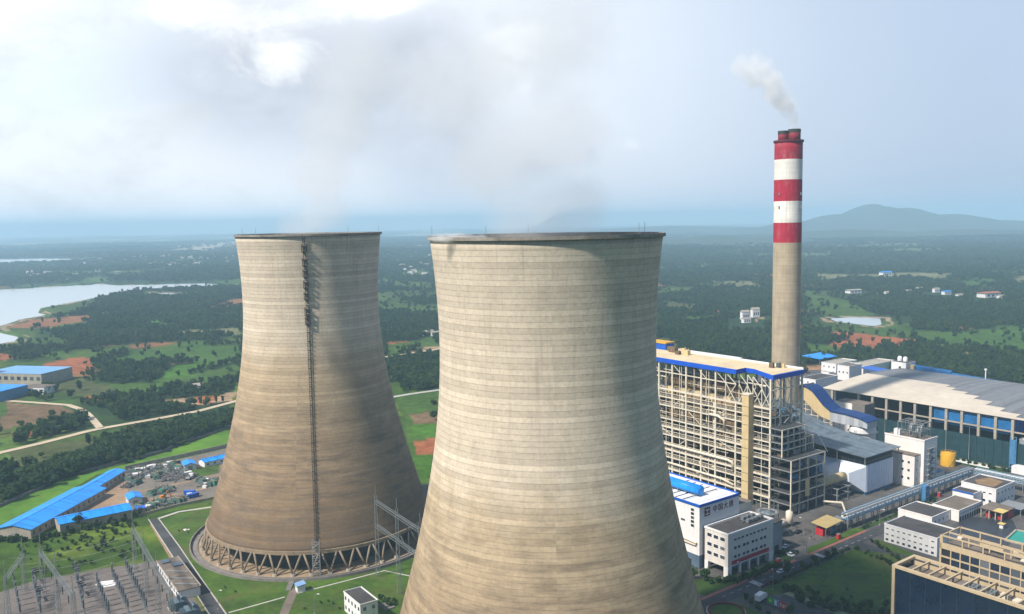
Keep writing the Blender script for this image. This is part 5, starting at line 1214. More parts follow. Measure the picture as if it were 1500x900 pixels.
# ------------------------------------------------------------------ precipitator with wavy roof
M_PALE = mat("pale blue white cladding", (.62, .68, .78), .6, .07, .15, streak=.10)
t = thing("precipitator", "pale blue white precipitator boxes with tapering inlets under a sagging grey sheet roof", "filter building", 420, 252)
for v0, v1, u1 in ((252, 267.4, 447), (267.8, 283, 447), (283.4, 299, 447), (299.4, 330, 447)): ubox(t, "casing", 420, u1, v0, v1, 1.6, 16.4, M_PALE); ubox(t, "plinth", 420.6, u1 - .6, v0 + .4, v1 - .4, -.2, 1.58, M_BLUED)
for k in range(11): ubox(t, "casing_rib", 421 + k * 2.4, 421.25 + k * 2.4, 251.85, 251.99, 1.6, 16.4, M_PALE)
for v in (259.5, 275.3, 291):
    b = MB(); b.hull([(419.9, v - 7.3, 1.8), (419.9, v + 7.3, 1.8), (419.9, v + 7.3, 15.6), (419.9, v - 7.3, 15.6)], [(411.5, v - 3.0, 8.2), (411.5, v + 3.0, 8.2), (411.5, v + 3.0, 13), (411.5, v - 3.0, 13)]); b.build("inlet_funnel", M_PALE, t)
    b = MB(); pts = [(411.4, v, 10.8), (407, v, 11.0), (402, v + .6, 10.6), (397, v + 2.4, 9.6), (393, v + 5, 9.0)]; b.tube(pts, [2.1, 2.35, 2.4, 2.3, 2.2], 14); b.build("inlet_duct", M_BEIGE, t, None, True)
for u in (421.5, 430, 438.5, 446):
    for v in (253, 266, 281, 298, 326): b = MB(); b.bar((u, v, -.2), (u, v, 7), .6); b.build("support_column", M_CONCD, t)
for v in (254, 264, 272, 281):
    for u in (397, 407): b = MB(); b.bar((u, v, 0), (u, v, 8), .5); b.build("support_column", M_STEEL, t)
for z in (4.2, 7.6):
    for u in (397, 407): b = MB(); b.bar((u, 253, z), (u, 296, z), .35); b.build("support_beam", M_STEEL, t)
    for v in (254, 264, 272, 281): b = MB(); b.bar((396.5, v, z - .1), (411, v, z - .1), .3); b.build("support_beam", M_STEEL, t)
for k in range(4):
    for j in range(3):
        u = 421.5 + j * 8.6; v = 253 + k * 11; b = MB(); b.hull([(u + 3.2, v + 3.2, 3), (u + 4.2, v + 3.2, 3), (u + 4.2, v + 4.2, 3), (u + 3.2, v + 4.2, 3)], [(u, v, 6.98), (u + 7.5, v, 6.98), (u + 7.5, v + 8, 6.98), (u, v + 8, 6.98)]); b.build("ash_hopper", M_BLUED, t)
ubox(t, "clerestory", 420.6, 446.6, 252.6, 330, 16.41, 20.4, mat("dark louvre", (.018, .022, .03), .7, .4, 1))
b = MB()
for k in range(22): b.bar((419.8, 252 + k * 3.4, 17.2), (419.8, 252 + k * 3.4, 18.5), .1)
for k in range(9): b.bar((420 + k * 3.3, 251.8, 17.2), (420 + k * 3.3, 251.8, 18.5), .1)
for z in (17.9, 18.5): b.bar((419.8, 251.8, z), (419.8, 326, z), .1); b.bar((419.8, 251.8, z + .02), (447, 251.8, z + .02), .1)
b.build("railing", M_GALV, t)
prof = [(249.6, 21.7), (262, 22.4), (274, 23.0), (284, 23.8), (296, 26.2), (308, 29.8), (318, 33.2), (330, 36.5)]
WSB = 26.5
MRF = ribbed("streaky grey sheet", (.15, .19, .22), .9, 0, .45, .7, .5, .2, .6)
b = MB()
for (v0, z0), (v1, z1) in zip(prof[:-1], prof[1:]): b.hull([(415.5, v0, z0), (450.5, v0, z0 + .1), (450.5, v0, z0 + .4), (415.5, v0, z0 + .3)], [(415.5, v1, z1), (450.5, v1, z1 + .1), (450.5, v1, z1 + .4), (415.5, v1, z1 + .3)])
b.build("roof", MRF, t)
for u in (416.5, 449.5):
    for v, z in ((250.5, 21.6), (267, 22.5), (284, 23.6), (300, 27)): b = MB(); b.bar((u, v, 17.3 if u < 430 else 0), (u, v, z), .35); b.build("roof_post", M_STEEL, t)

# ------------------------------------------------------------------ flue duct from the chimney and the white silo
t = thing("flue_gallery", "curving beige walled gallery with a blue roof swooping down from the chimney", "conveyor gallery", 466, 330)
top = [(325, 43.4), (321, 43.0), (317, 41.2), (313.5, 38.0), (309, 33.6), (304, 30.6)]; bot = [(327.5, 37.0), (323, 35.0), (318.5, 31.5), (314.5, 28.2), (310, 26.0), (304, 24.8)]
b = MB()
for (a, c), (d, e) in zip(zip(top[:-1], top[1:]), zip(bot[:-1], bot[1:])): b.hull([(466, *a), (466, *c), (466, *e), (466, *d)], [(477, *a), (477, *c), (477, *e), (477, *d)])
b.build("wall", M_BEIGE, t)
b = MB(); rt = top + [(294, 30.4), (284, 29.4), (279, 27.6)]
for a, c in zip(rt[:-1], rt[1:]): b.hull([(465.4, a[0], a[1] + .05), (477.8, a[0], a[1] + .05), (477.8, a[0], a[1] + .5), (465.4, a[0], a[1] + .5)], [(465.4, c[0], c[1] + .05), (477.8, c[0], c[1] + .05), (477.8, c[0], c[1] + .5), (465.4, c[0], c[1] + .5)])
b.build("roof", mat("navy sheet roof", (.006, .035, .15), .5, .2, .2, streak=.2), t)
b = MB()
for (v0, z0), (v1, z1) in (((304, 30.5), (294, 30.3)), ((294, 30.3), (284, 29.3)), ((284, 29.3), (279.4, 27.5))): b.hull([(466.2, v0, 24.4), (477, v0, 24.4), (477, v0, z0), (466.2, v0, z0)], [(466.2, v1, 24.0), (477, v1, 24.0), (477, v1, z1), (466.2, v1, z1)])
b.build("end_wall", ribbed("grey white ribbed wall", (.55, .58, .62), 1.4, 1, .55, .8, .1, .35), t)
b = MB(); b.box(466.3, 476.5, 325, 328, 36.8, 43.2); b.build("duct_collar", M_RUSTB, t)
for k in range(6):
    for j in range(3):
        v = 326 - k * 4.4; u = 466.5 + j * 5; z = np.interp(-v, [-327.5, -323, -318.5, -314.5, -310, -304], [37, 35, 31.5, 28.2, 26, 24.8]); b = MB(); b.bar((u, v, 0), (u, v, float(z)), .35); b.build("trestle_post", M_BEIGEST, t)
for z in range(8, 34, 3):
    v1 = 326 if z > 27 else 304; v0 = 327 
    lo = 304 if z < 25 else (312 if z < 29 else 319)
    b = MB(); b.bar((466.4, lo, z), (466.4, 326.4, z), .3); b.build("trestle_beam", M_BEIGEST, t); b = MB(); b.bar((466.5, lo, z - .1), (476, lo, z - .1), .3); b.build("trestle_beam", M_BEIGEST, t)
for k in range(4): b = MB(); b.bar((466.3, 326 - k * 5, 10 + (k % 2) * 8), (466.3, 321 - k * 5, 18 + (k % 2) * 4), .22); b.build("trestle_beam", M_BEIGEST, t)
t = thing("white_silo", "white round silo at the foot of the blue roofed gallery", "silo", 491, 300); b = MB(); b.lathe([(7.6, -.2), (7.6, 22), (7.4, 23.5), (.05, 23.9)], 44, 474, 287); b.build("vessel", M_WHITE, t, None, True)
b = MB(); b.lathe([(7.7, 20.0), (8.7, 20.0), (8.7, 20.2), (7.7, 20.2)], 44, 474, 287, close=True); b.build("walkway", M_GALV, t)
b = MB()
for k in range(22): b.bar((466.0, 286.4, k), (466.0, 287.6, k), .1)
b.bar((466.0, 286.4, 0), (466.0, 286.4, 22), .14); b.bar((466.0, 287.6, 0), (466.0, 287.6, 22), .14); b.build("ladder", M_STEEL, t)

# ------------------------------------------------------------------ white transfer tower
t = thing("transfer_tower", "white stepped tower block with a steel pipe frame on its roof", "tower building", 452, 241)
M_WW = mat("warm white render", (.74, .70, .66), .75, .08, .12, streak=.15)
ubox(t, "wall", 458, 472, 240.5, 263.5, -.2, 25.4, M_WW); ubox(t, "lower_wall", 452, 457.95, 242.5, 263, -.2, 17.6, M_WW); ubox(t, "lower_roof", 451.8, 457.9, 242.3, 261.2, 17.62, 18.1, M_ROOFT); ubox(t, "roof", 458.4, 471.6, 240.9, 263.1, 25.42, 25.6, M_ROOFT)
b = MB(); b.box(457.8, 458.35, 240.3, 263.7, 25.4, 26.2); b.box(458.35, 472.2, 240.3, 240.85, 25.4, 26.2); b.build("parapet", M_WW, t)
for z in (4, 8.5, 13):
    for v in (245, 248.5, 255): win_u(t, 452, v, v + 1.5, z, z + 1.6)
for z in (4, 9, 14): 
    for u in (454, 462): win_v(t, 242.5 if u < 458 else 240.5, u, u + 1.3, z, z + 1.5)
b = MB()
for k in range(7): z = k * 3.0; b.bar((461 + (k % 2) * 6, 239.6, z), (467 - (k % 2) * 6, 239.6, z + 3), .8, .2); b.box(460, 468, 239, 240.4, z + 2.9, z + 3.05)
for u in (460, 468): b.bar((u, 239.1, 0), (u, 239.1, 22), .18)
b.build("outside_stair", M_STEEL, t)
f = MB()
for u in (460, 464, 468, 471):
    for v in (244, 250, 257): f.bar((u, v, 25.6), (u, v, 34), .3)
for z in (29.5, 33.8):
    for v in (244, 250, 257): f.bar((460, v, z), (471, v, z), .25)
    for u in (460, 464, 468, 471): f.bar((u, 244, z + .02), (u, 257, z + .02), .25)
for a in (460, 464): f.bar((a, 244, 25.6), (a + 4, 244, 33.8), .2)
f.bar((460, 250, 25.6), (460, 244, 33.8), .2); f.build("roof_frame", M_STEEL, t)
for k, (u, v, rad) in enumerate(((462, 247, 1.1), (466, 253, 1.3), (468, 248, .9))): b = MB(); b.tube([(u, v, 25.7), (u, v, 30.5), (u + 1.2, v, 31.6), (u + 2.4, v, 31)], rad * .7, 10); b.build("roof_pipe", M_STEEL, t, None, True)
ubox(t, "roof_box", 460.2, 463, 256, 259.5, 25.6, 29, M_WHITE)
ubox(t, "side_annex", 472.3, 482, 241, 246, -.2, 4.4, M_WW); ubox(t, "annex_roof", 472.4, 481.8, 241.2, 245.8, 4.42, 4.6, M_BLUED)
for v, rad, h, u, lab in ((252.6, 4.1, 7.4, 509, "larger yellow round tank by the teal wind fence"), (260.5, 3.7, 4.8, 500, "smaller yellow round tank half behind the white tower block")):
    t = thing("yellow_tank", lab, "tank", u, v, "yellow tanks"); b = MB(); b.lathe([(rad, -.1), (rad, h), (rad - .2, h + .3), (.05, h + .9)], 32, u, v); b.build("vessel", M_YEL, t, None, True)
    b = MB(); b.lathe([(rad + .02, h + .9), (rad + .12, h + .9), (rad + .12, h + 1.0), (rad + .02, h + 1.0)], 32, u, v, close=True)
    for k in range(14): a = k * .449; b.bar((u + rad * math.cos(a), v + rad * math.sin(a), h), (u + rad * math.cos(a), v + rad * math.sin(a), h + 1), .1)
    b.build("railing", M_YEL, t); b = MB()
    for k in range(9): a = 3.6 + k * .14; b.box(u + (rad + .1) * math.cos(a) - .3, u + (rad + .1) * math.cos(a) + .3, v + (rad + .1) * math.sin(a) - .3, v + (rad + .1) * math.sin(a) + .3, h * k / 9, h * k / 9 + .15)
    b.build("spiral_stair", M_BEIGE, t)
wl = MB(); wl.box(497, 498, 247, 268, 0, 1.2); wl.box(497, 520, 246.2, 247, 0, 1.0); tag(wl.build("low_wall", M_CONC), "low pale wall round the yellow tanks", "wall")
wl = MB(); wl.prism([wxy(*p) for p in ((520, 262), (524, 262), (524, 234), (520, 234))], 0, .7); tag(wl.build("concrete_kerb", M_WHITE), "pale concrete strip beside the bushes of the wind fence", "kerb")

# ------------------------------------------------------------------ coal shed and wind fence
t = thing("coal_shed", "huge open coal shed with a cream front roof slope, grey rear roof and concrete columns", "coal shed", 531, 226)
gz = [(530, 29.6), (548, 31.2), (566, 32.4), (585, 33.2)]
def step_edge(v):      # the cream cover ends in steps towards the right
    return 585 if v > 290 else 579 if v > 283 else 572 if v > 272 else 566 if v > 262 else 558 if v > 250 else 548 if v > 238 else 540 if v > 226 else 533
M_CRM = mat("cream dusty sheet roof", (.54, .475, .385), .8, .16, .03, streak=.15)
M_GREYR = ribbed("weathered grey sheet roof", (.20, .205, .215), 1.6, 1, .6, .5, .18, .2)
vs = [352, 290, 283, 272, 262, 250, 238, 226, 180]
zf = lambda u: float(np.interp(u, [530, 548, 566, 585, 604, 634], [29.6, 31.2, 32.4, 33.2, 33.4, 31.6]))
b = MB(); g_ = MB()
for v1, v0 in zip(vs[:-1], vs[1:]):
    e = step_edge((v0 + v1) / 2); cuts = [530] + [q for q in (548, 566, 585) if q < e] + [e]
    for p, q in zip(cuts[:-1], cuts[1:]): b.hull([(p, v0, zf(p)), (p, v1, zf(p)), (p, v1, zf(p) + .35), (p, v0, zf(p) + .35)], [(q, v0, zf(q)), (q, v1, zf(q)), (q, v1, zf(q) + .35), (q, v0, zf(q) + .35)])
    cuts = [e] + [q for q in (548, 566, 585, 604, 634) if q > e]
    for p, q in zip(cuts[:-1], cuts[1:]): g_.hull([(p, v0, zf(p) - .25), (p, v1, zf(p) - .25), (p, v1, zf(p) + .1), (p, v0, zf(p) + .1)], [(q, v0, zf(q) - .25), (q, v1, zf(q) - .25), (q, v1, zf(q) + .1), (q, v0, zf(q) + .1)])
b.build("front_roof", M_CRM, t); g_.build("rear_roof", M_GREYR, t)
for k, v in enumerate((345, 325, 314.9, 305, 295.2, 285.6, 275.4, 265.5, 255.9, 245.8, 236, 226.4, 210, 195)):
    b = MB(); b.box(530.6, 532.2, v - .8, v + .8, -.2, 29.5); b.build("column", M_CONC, t)
b = MB(); b.bar((531.2, 180, 21.6), (531.2, 340, 21.6), .7, .8); b.build("tie_beam", M_CONC, t)
ubox(t, "eave_cladding", 532.3, 532.6, 226.2, 274, 19.5, 29.2, mat("bright blue cladding", (.015, .13, .33), .5, .35, .12, streak=.4)); ubox(t, "side_cladding", 531, 600, 225.7, 226, 20, 29.8, M_BLUE)
b = MB(); b.prism([(533, 226.2), (630, 226.2), (630, 350), (533, 350)], .1, 1.0); b.build("shed_floor", M_DARK, t)
ubox(t, "rear_wall", 632, 633, 180, 352, -.2, 31, M_BLUED); ubox(t, "side_wall", 545, 632, 351, 352, -.2, 30, M_BLUED)
b = MB(); b.hull([(560, 240, .9), (625, 240, .9), (625, 340, .9), (560, 340, .9)], [(585, 255, 15), (600, 255, 15), (600, 325, 15), (585, 325, 15)]); tag(b.build("coal_pile", mat("coal", (.014, .014, .015), .8, .5, .6)), None)
cp = SC.objects["coal_pile"]; cp.location = (0, 0, 0); cp.rotation_euler = (0, 0, TH); tag(cp, "black coal heap inside the open coal shed", "coal heap")
for v in (349, 321): b = MB(); b.box(536, 546, v, v + 14 if v < 330 else v + 2, -.2, 19 if v < 330 else 14); 
t = thing("white_shed_block", "low white block with a brown side standing under the coal shed's corner", "annex", 512, 319); ubox(t, "wall", 512, 524, 318, 330, -.2, WSB, M_WW); ubox(t, "brown_side", 512.0, 524, 309, 317.98, -.2, WSB + .3, M_CONCD); ubox(t, "roof", 512.2, 523.8, 309.4, 329.8, WSB + .32, WSB + .5, M_ROOFT)
t = thing("wind_fence", "tall dark teal wind fence standing before the coal shed", "fence", 527, 214); M_NET = mat("dark teal mesh", (.012, .045, .055), .7, .25, .25, streak=.5)
b = MB(); b.box(526.9, 527.1, 180, 314.5, .6, 16.4); b.build("mesh_panel", M_NET, t)
for k in range(28): ubox(t, "post", 526.55, 526.88, 181 + k * 4.9, 181.3 + k * 4.9, 0, 16.6, mat("dark teal steel", (.02, .05, .06), .6))
for z in (3, 8, 13): b = MB(); b.bar((526.7, 180, z), (526.7, 314.5, z), .16); b.build("rail", MATS["dark teal steel"], t)
b = MB(); b.box(526.6, 527.4, 180, 314.5, -.1, .58); b.build("footing", M_CONC, t)
for v in (302, 262, 248): lamp = thing("fence_mast", "thin grey lightning mast rising before the teal wind fence", "mast", 524.5, v, "masts by the wind fence"); b = MB(); b.tube([(524.5, v, 0), (524.5, v, 24)], [.22, .08], 8); b.build("pole", M_STEEL, lamp); ubox(lamp, "base", 524, 525, v - .5, v + .5, 0, .5, M_CONC)
# things behind the shed
t = thing("head_house", "white box shaped head house with two round white tanks on top behind the coal shed", "tower building", 634, 345); ubox(t, "wall", 634, 648, 349, 361, -.2, 36.0, M_WHITE); ubox(t, "roof", 634.3, 647.7, 349.3, 360.7, 36.02, 36.2, M_ROOF); win_u(t, 634, 353, 355, 31, 33)
for v in (353, 357.5): b = MB(); b.lathe([(1.7, 36.2), (1.7, 38.6), (1.2, 39.6), (.05, 40)], 18, 640, v); b.build("roof_tank", M_WHITE, t, None, True)
b = MB(); b.cyl(640, 347, 1.6, 30, 34, 16); b.build("side_tank", M_BEIGE, t)
t = thing("conveyor_bridge", "long blue conveyor gallery running along the back of the coal shed", "conveyor", 642, 230)
b = MB(); b.hull([(641, 349, 29.6), (645, 349, 29.6), (645, 349, 33.4), (643, 349, 34.2), (641, 349, 33.4)], [(641, 318, 28.2), (645, 318, 28.2), (645, 318, 32.2), (643, 318, 33), (641, 318, 32.2)]); b.hull([(641, 318, 28.0), (645, 318, 28.0), (645, 318, 30.6), (643, 318, 31.4), (641, 318, 30.6)], [(641, 180, 22.6), (645, 180, 22.6), (645, 180, 25.2), (643, 180, 26), (641, 180, 25.2)]); b.build("gallery", ribbed("blue ribbed gallery", (.035, .17, .42), 2.2, 1, .5, .8, .3, .3), t)
for k in range(12):
    v = 340 - k * 14
    for u in (641.2, 644.8): b = MB(); b.bar((u, v, 0), (u, v, 29.3 - k * .6), .5); b.build("trestle_leg", M_BLUED, t)
t = thing("lightning_mast", "tall white mast standing at the rear edge of the coal shed roof", "mast", 636.5, 291); b = MB(); b.tube([(636.5, 291, 0), (636.5, 291, 38)], [.55, .35], 10); b.build("pole", M_WHITE, t); b = MB(); b.cyl(636.5, 291, .9, 37.5, 38.6, 12); b.build("lamp_ring", M_WHITE, t)
def far_block(label, u0, u1, v0, v1, H, wall=None, roof=None, wins=True):
    t = block("white_building", label, "building", u0, u1, v0, v1, H, wall, roof, "white buildings behind the chimney")
    if wins:
        for k in range(3): win_u(t, u0, v0 + (v1 - v0) * (k + .3) / 3, v0 + (v1 - v0) * (k + .3) / 3 + 1.6, H * .5, H * .5 + 1.8)
    return t
far_block("tall white block with two dark windows behind the coal shed's left corner", 706, 726, 442, 454, 13, M_WHITE, M_ROOFT)
far_block("long low white building with a pale roof behind the tall white block", 745, 800, 452, 470, 7, M_WHITE, M_CONC)
far_block("low white building behind the gallery, closest to the chimney", 735, 770, 474, 490, 8, M_WHITE, M_CONC)
far_block("flat grey roofed white building just above the blue gallery", 655, 688, 442, 458, 7, M_WHITE, M_ROOF)
far_block("small white rooftop cabin by the flat grey roofed building", 690, 697, 452, 460, 8, M_WHITE, M_CONC, False)
t = thing("blue_canopy", "bright blue sheet canopy on the bare ground right of the chimney", "canopy", 762, 515); b = MB(); b.hull([(760, 508, 6), (792, 508, 6), (792, 508, 6.4), (760, 508, 6.4)], [(760, 530, 7.2), (792, 530, 7.2), (792, 530, 7.6), (760, 530, 7.6)]); b.build("roof", M_BLUER, t)
for u in (761, 776, 791):
    for v in (509, 529): b = MB(); b.bar((u, v, 0), (u, v, 6.4), .4); b.build("post", M_STEEL, t)
t = thing("blue_canopy", "darker blue sheet roof beside the tall white block", "canopy", 728, 428); b = MB(); b.hull([(728, 426, 8), (744, 426, 8), (744, 426, 8.4), (728, 426, 8.4)], [(728, 446, 9), (744, 446, 9), (744, 446, 9.4), (728, 446, 9.4)]); b.build("roof", M_BLUE, t)
for u in (729, 743):
    for v in (427, 445): b = MB(); b.bar((u, v, 0), (u, v, 8.2), .4); b.build("post", M_STEEL, t)

# ------------------------------------------------------------------ low buildings at the right
t = block("white_block", "white three storey block with rows of small dark windows beside the plant lawn", "building", 366.4, 384, 185.4, 210, 8.0, M_WHITE, M_ROOF)
for z, hh in ((.7, 1.3), (3.4, .8), (6.1, .8)):
    for k in range(9): 
        if k == 1 and z > 6: continue
        win_u(t, 366.4, 186.6 + k * 2.65, 188.1 + k * 2.65, z, z + hh)
t = block("workshop_block", "low grey roofed white workshop nearest the pipe rack's blue stair", "building", 399.5, 417, 205, 222, 4.8, M_WW, M_ROOF)
for k in range(4): win_v(t, 205, 402 + k * 3.8, 403.5 + k * 3.8, 1.6, 3)
t = block("workshop_block", "long low white workshop with a dusty roof and a row of doorways", "building", 417.4, 440.6, 201, 214, 5.2, M_WW, M_ROOFT)
for k in range(9): win_v(t, 201, 418.6 + k * 2.4, 419.8 + k * 2.4, 3.4, 4.3); ubox(t, "door", 418.4 + k * 2.4, 419.9 + k * 2.4, 200.93, 201.04, 0, 2.3, M_DARK)
t = block("workshop_block", "white stair block with a blue roof edge at the end of the long workshop", "building", 441, 449.5, 205.5, 216, 7.6, M_WHITE, M_ROOF); ubox(t, "roof_trim", 440.7, 440.86, 205.3, 216.2, 7.5, 8.3, M_BLUE)
t = block("white_building", "white two storey building with a brown patch on its flat grey roof", "building", 451, 472, 199, 216.5, 9.6, M_WHITE, M_ROOF)
b = MB(); b.prism([(455, 202), (468, 203), (470, 211), (460, 214), (454.5, 210)], 9.7, 9.76); b.build("roof_patch", mat("brown roof patch", (.25, .16, .085), .9, .3, .2), t)
for z in (2.2, 6.6):
    for v in (201, 204, 211, 214): win_u(t, 451, v, v + 1.6, z, z + (1.6 if z < 5 else .9))
    for k in range(5): win_v(t, 199, 453 + k * 3.8, 454.5 + k * 3.8, z, z + 1.3)
t = thing("open_garage", "open fronted red garage with a grey and yellow patched roof", "garage", 434, 188)
b = MB(); b.hull([(432.5, 187.5, 4.3), (446, 187.5, 4.3), (446, 187.5, 4.55), (432.5, 187.5, 4.55)], [(432.5, 198.5, 4.6), (446, 198.5, 4.6), (446, 198.5, 4.85), (432.5, 198.5, 4.85)]); b.build("roof", M_ROOFT, t)
b = MB(); b.hull([(432.3, 187.2, 4.6), (438.5, 187.2, 4.6), (438.5, 187.2, 4.75), (432.3, 187.2, 4.75)], [(432.3, 192, 4.7), (438.5, 192, 4.7), (438.5, 192, 4.88), (432.3, 192, 4.88)]); b.build("yellow_sheet", mat("yellow sheet", (.60, .46, .16), .7, .15), t)
ubox(t, "rear_wall", 440, 445.6, 188, 198.2, 0, 4.28, M_RED)
for v in (188.2, 191, 194, 197.8): ubox(t, "post", 433, 433.5, v - .25, v + .25, 0, 4.3, M_CONC)
ubox(t, "red_locker", 435, 438, 189, 191, 0, 2.6, M_RED); ubox(t, "red_locker", 435, 438, 194, 196.5, 0, 2.6, M_RED)
t = thing("grey_canopy", "grey lean-to roof behind the red garage", "shelter", 448, 188); b = MB(); b.box(447, 458, 185, 196, 3.6, 3.85); b.build("roof", M_STEEL, t)
for u, v in ((447.5, 185.5), (457.5, 185.5), (457.5, 195.5)): ubox(t, "post", u, u + .3, v, v + .3, 0, 3.6, M_STEEL)
ubox(t, "rear_wall", 450, 457, 190, 195, 0, 3.5, M_BLUED)
t = thing("sentry_box", "tiny yellow roofed white kiosk on the dark yard", "kiosk", 424, 184); ubox(t, "wall", 423.4, 425, 183.2, 184.8, 0, 2.2, M_WHITE); ubox(t, "roof", 422.8, 425.6, 182.6, 185.4, 2.22, 2.5, mat("yellow sheet", (.6, .46, .16)))
# blue frame with the number and the grey building behind it
t = thing("number_tower", "blue steel frame carrying the upright number 2020 beside a grey block", "sign tower", 527, 221)
for v in (221.6, 224.8): ubox(t, "post", 524.8, 525.3, v - .25, v + .25, 0, 20, M_BLUED)
for k in range(9): b = MB(); b.bar((525, 221.6, k * 2.3), (525, 224.8, k * 2.3), .2); b.bar((525, 221.6 if k % 2 else 224.8, k * 2.3), (525, 224.8 if k % 2 else 221.6, k * 2.3 + 2.2), .14); b.build("bracing", M_RACK, t)
ubox(t, "number_board", 524.6, 524.78, 221.9, 224.5, 4, 18.5, M_BLUED)
text_mesh(t, "2020", 4.6, (524.55, 222.0, 5.6), (0, 0, 1), (0, 1, 0), M_WHITE)
SC.objects["lettering.001"].matrix_local = Matrix(((0, 0, -1, 524.52 - 527), (0, 1, 0, 222.05 - 221), (1, 0, 0, 5.8), (0, 0, 0, 1))) if False else SC.objects["lettering.001"].matrix_local
t = block("grey_block", "grey block with a white foot at the picture's right edge behind the blue number frame", "building", 527.5, 545, 196, 221, 18.6, mat("grey render", (.27, .29, .31)), M_WHITE); ubox(t, "white_foot", 521, 527.4, 197, 222, -.2, 4.2, M_WHITE)

# ------------------------------------------------------------------ glass office in the near corner
M_TAN = mat("sand coloured frame", (.47, .37, .235), .65, .12, .4, streak=.15)
M_CURT = mat("dark blue curtain wall", (.006, .014, .034), .10, .4, .25, 0, .5)
t = thing("glass_office", "dark blue glass office with a sand coloured frame and open roof grid", "office building", 285, 160)
V0 = 92
ubox(t, "wall", 285.6, 298.6, V0, 159.4, -.2, 22.6, M_CONCD); ubox(t, "glass_front", 285.2, 285.58, V0, 158.6, -.2, 24.6, M_CURT); ubox(t, "glass_side", 286, 298, 159.42, 159.7, .2, 24.6, M_CURT)
for k in range(12): ubox(t, "mullion", 285.05, 285.19, 158.6 - (k + 1) * 5.4, 158.72 - (k + 1) * 5.4, 0, 24.6, mat("dark mullion", (.03, .045, .06), .4))
ubox(t, "roof", 285.7, 298.5, V0, 159.3, 22.62, 22.75, M_ROOFT)
b = MB(); b.box(284.7, 286.0, V0, 160.0, 24.9, 25.8); b.box(298.4, 299.7, V0, 160.0, 24.9, 25.8); b.box(286.0, 298.4, 158.8, 160.0, 24.9, 25.8); b.build("roof_rim", M_TAN, t)
ubox(t, "corner_post", 284.75, 285.95, 158.85, 159.95, -.2, 24.88, M_TAN)
for k in range(11): ubox(t, "roof_beam", 286.0, 298.4, 153.2 - k * 5.8, 153.8 - k * 5.8, 25.0, 25.6, M_TAN)
for k in range(11):
    ubox(t, "roof_post", 298.7, 299.2, 153.2 - k * 5.8, 153.8 - k * 5.8, 22.76, 24.88, M_TAN)
    if k % 2 == 0: ubox(t, "roof_post", 291.8, 292.3, 153.2 - k * 5.8, 153.8 - k * 5.8, 22.76, 24.98, M_TAN)
ubox(t, "roof_wall", 297.9, 298.3, V0, 159.2, 22.76, 24.2, M_TAN)
for v0 in (137.5, 131.7):
    for i in range(4):
        for j in range(2):
            b = MB(); u = 288.5 + j * 3.6; v = v0 - i * 1.25; b.box(u, u + 2.6, v, v + 1.0, 22.9, 24.4); b.cyl(u + 1.3, v + .5, .42, 24.4, 24.6, 10); b.build("air_conditioner", M_GALV, t)
for u, v, w in ((292, 124, 2.4), (290, 118.5, 3.2), (294, 118, 2)): ubox(t, "roof_unit", u, u + w, v, v + w, 22.76, 24.6, M_CREAM)
t = thing("office_wing", "taller sand coloured wing with three rows of dark windows behind the glass office", "office building", 306, 154)
ubox(t, "wall", 306.4, 320, V0, 153.2, -.2, 29.9, M_DARK); ubox(t, "roof", 306.6, 319.8, V0, 153, 29.92, 30.05, M_ROOFT)
ubox(t, "facade_band", 306, 306.38, V0, 153.8, 28.6, 30.7, M_TAN); ubox(t, "facade_band", 320.02, 320.4, V0, 153.8, 28.6, 30.7, M_TAN); ubox(t, "end_pier", 306, 307.2, 153.22, 153.9, -.2, 33.4, M_TAN)
for z in (16.6, 19.4, 22.4, 25.4): ubox(t, "floor_band", 306.02, 306.37, V0, 153.2, z, z + .55, M_TAN)
for k in range(18): ubox(t, "pier", 306.0, 306.36, 149.6 - k * 3.4, 150.0 - k * 3.4, 10, 28.58, M_TAN)
for z, nz in ((25.98, 2.58), (22.98, 2.38), (19.98, 2.38), (17.18, 2.18)):
    for k in range(17): ubox(t, "window", 306.25, 306.39, 150.05 - (k + 1) * 3.4, 149.55 - k * 3.4, z, z + nz, M_GLASS)
for u in (306.2, 311, 319.4): b = MB(); b.bar((u, V0, 33.4), (u, 153.4, 33.4), .5, .45); b.build("pergola_beam", M_TAN, t)
for k in range(8):
    v = 153 - k * 7.2
    for u in (306.2, 311, 319.4): ubox(t, "pergola_post", u - .22, u + .22, v - .22, v + .22, 30.06 if u > 307 else 30.72, 33.16, M_TAN)
b = MB(); b.bar((306.2, 153.2, 33.4), (319.6, 153.2, 33.4), .5, .45); b.build("pergola_beam", M_TAN, t)
for k in range(4): b = MB(); b.bar((311.0, 142 - k * 11, 32.2), (311, 134 - k * 11, 32.2), .3, 1.2); b.build("pergola_panel", M_TAN, t)
for u, v in ((314, 150), (315, 131), (309, 126), (313, 118)): ubox(t, "roof_unit", u, u + 1.6, v, v + 1.6, 30.06, 31.4, M_CREAM)

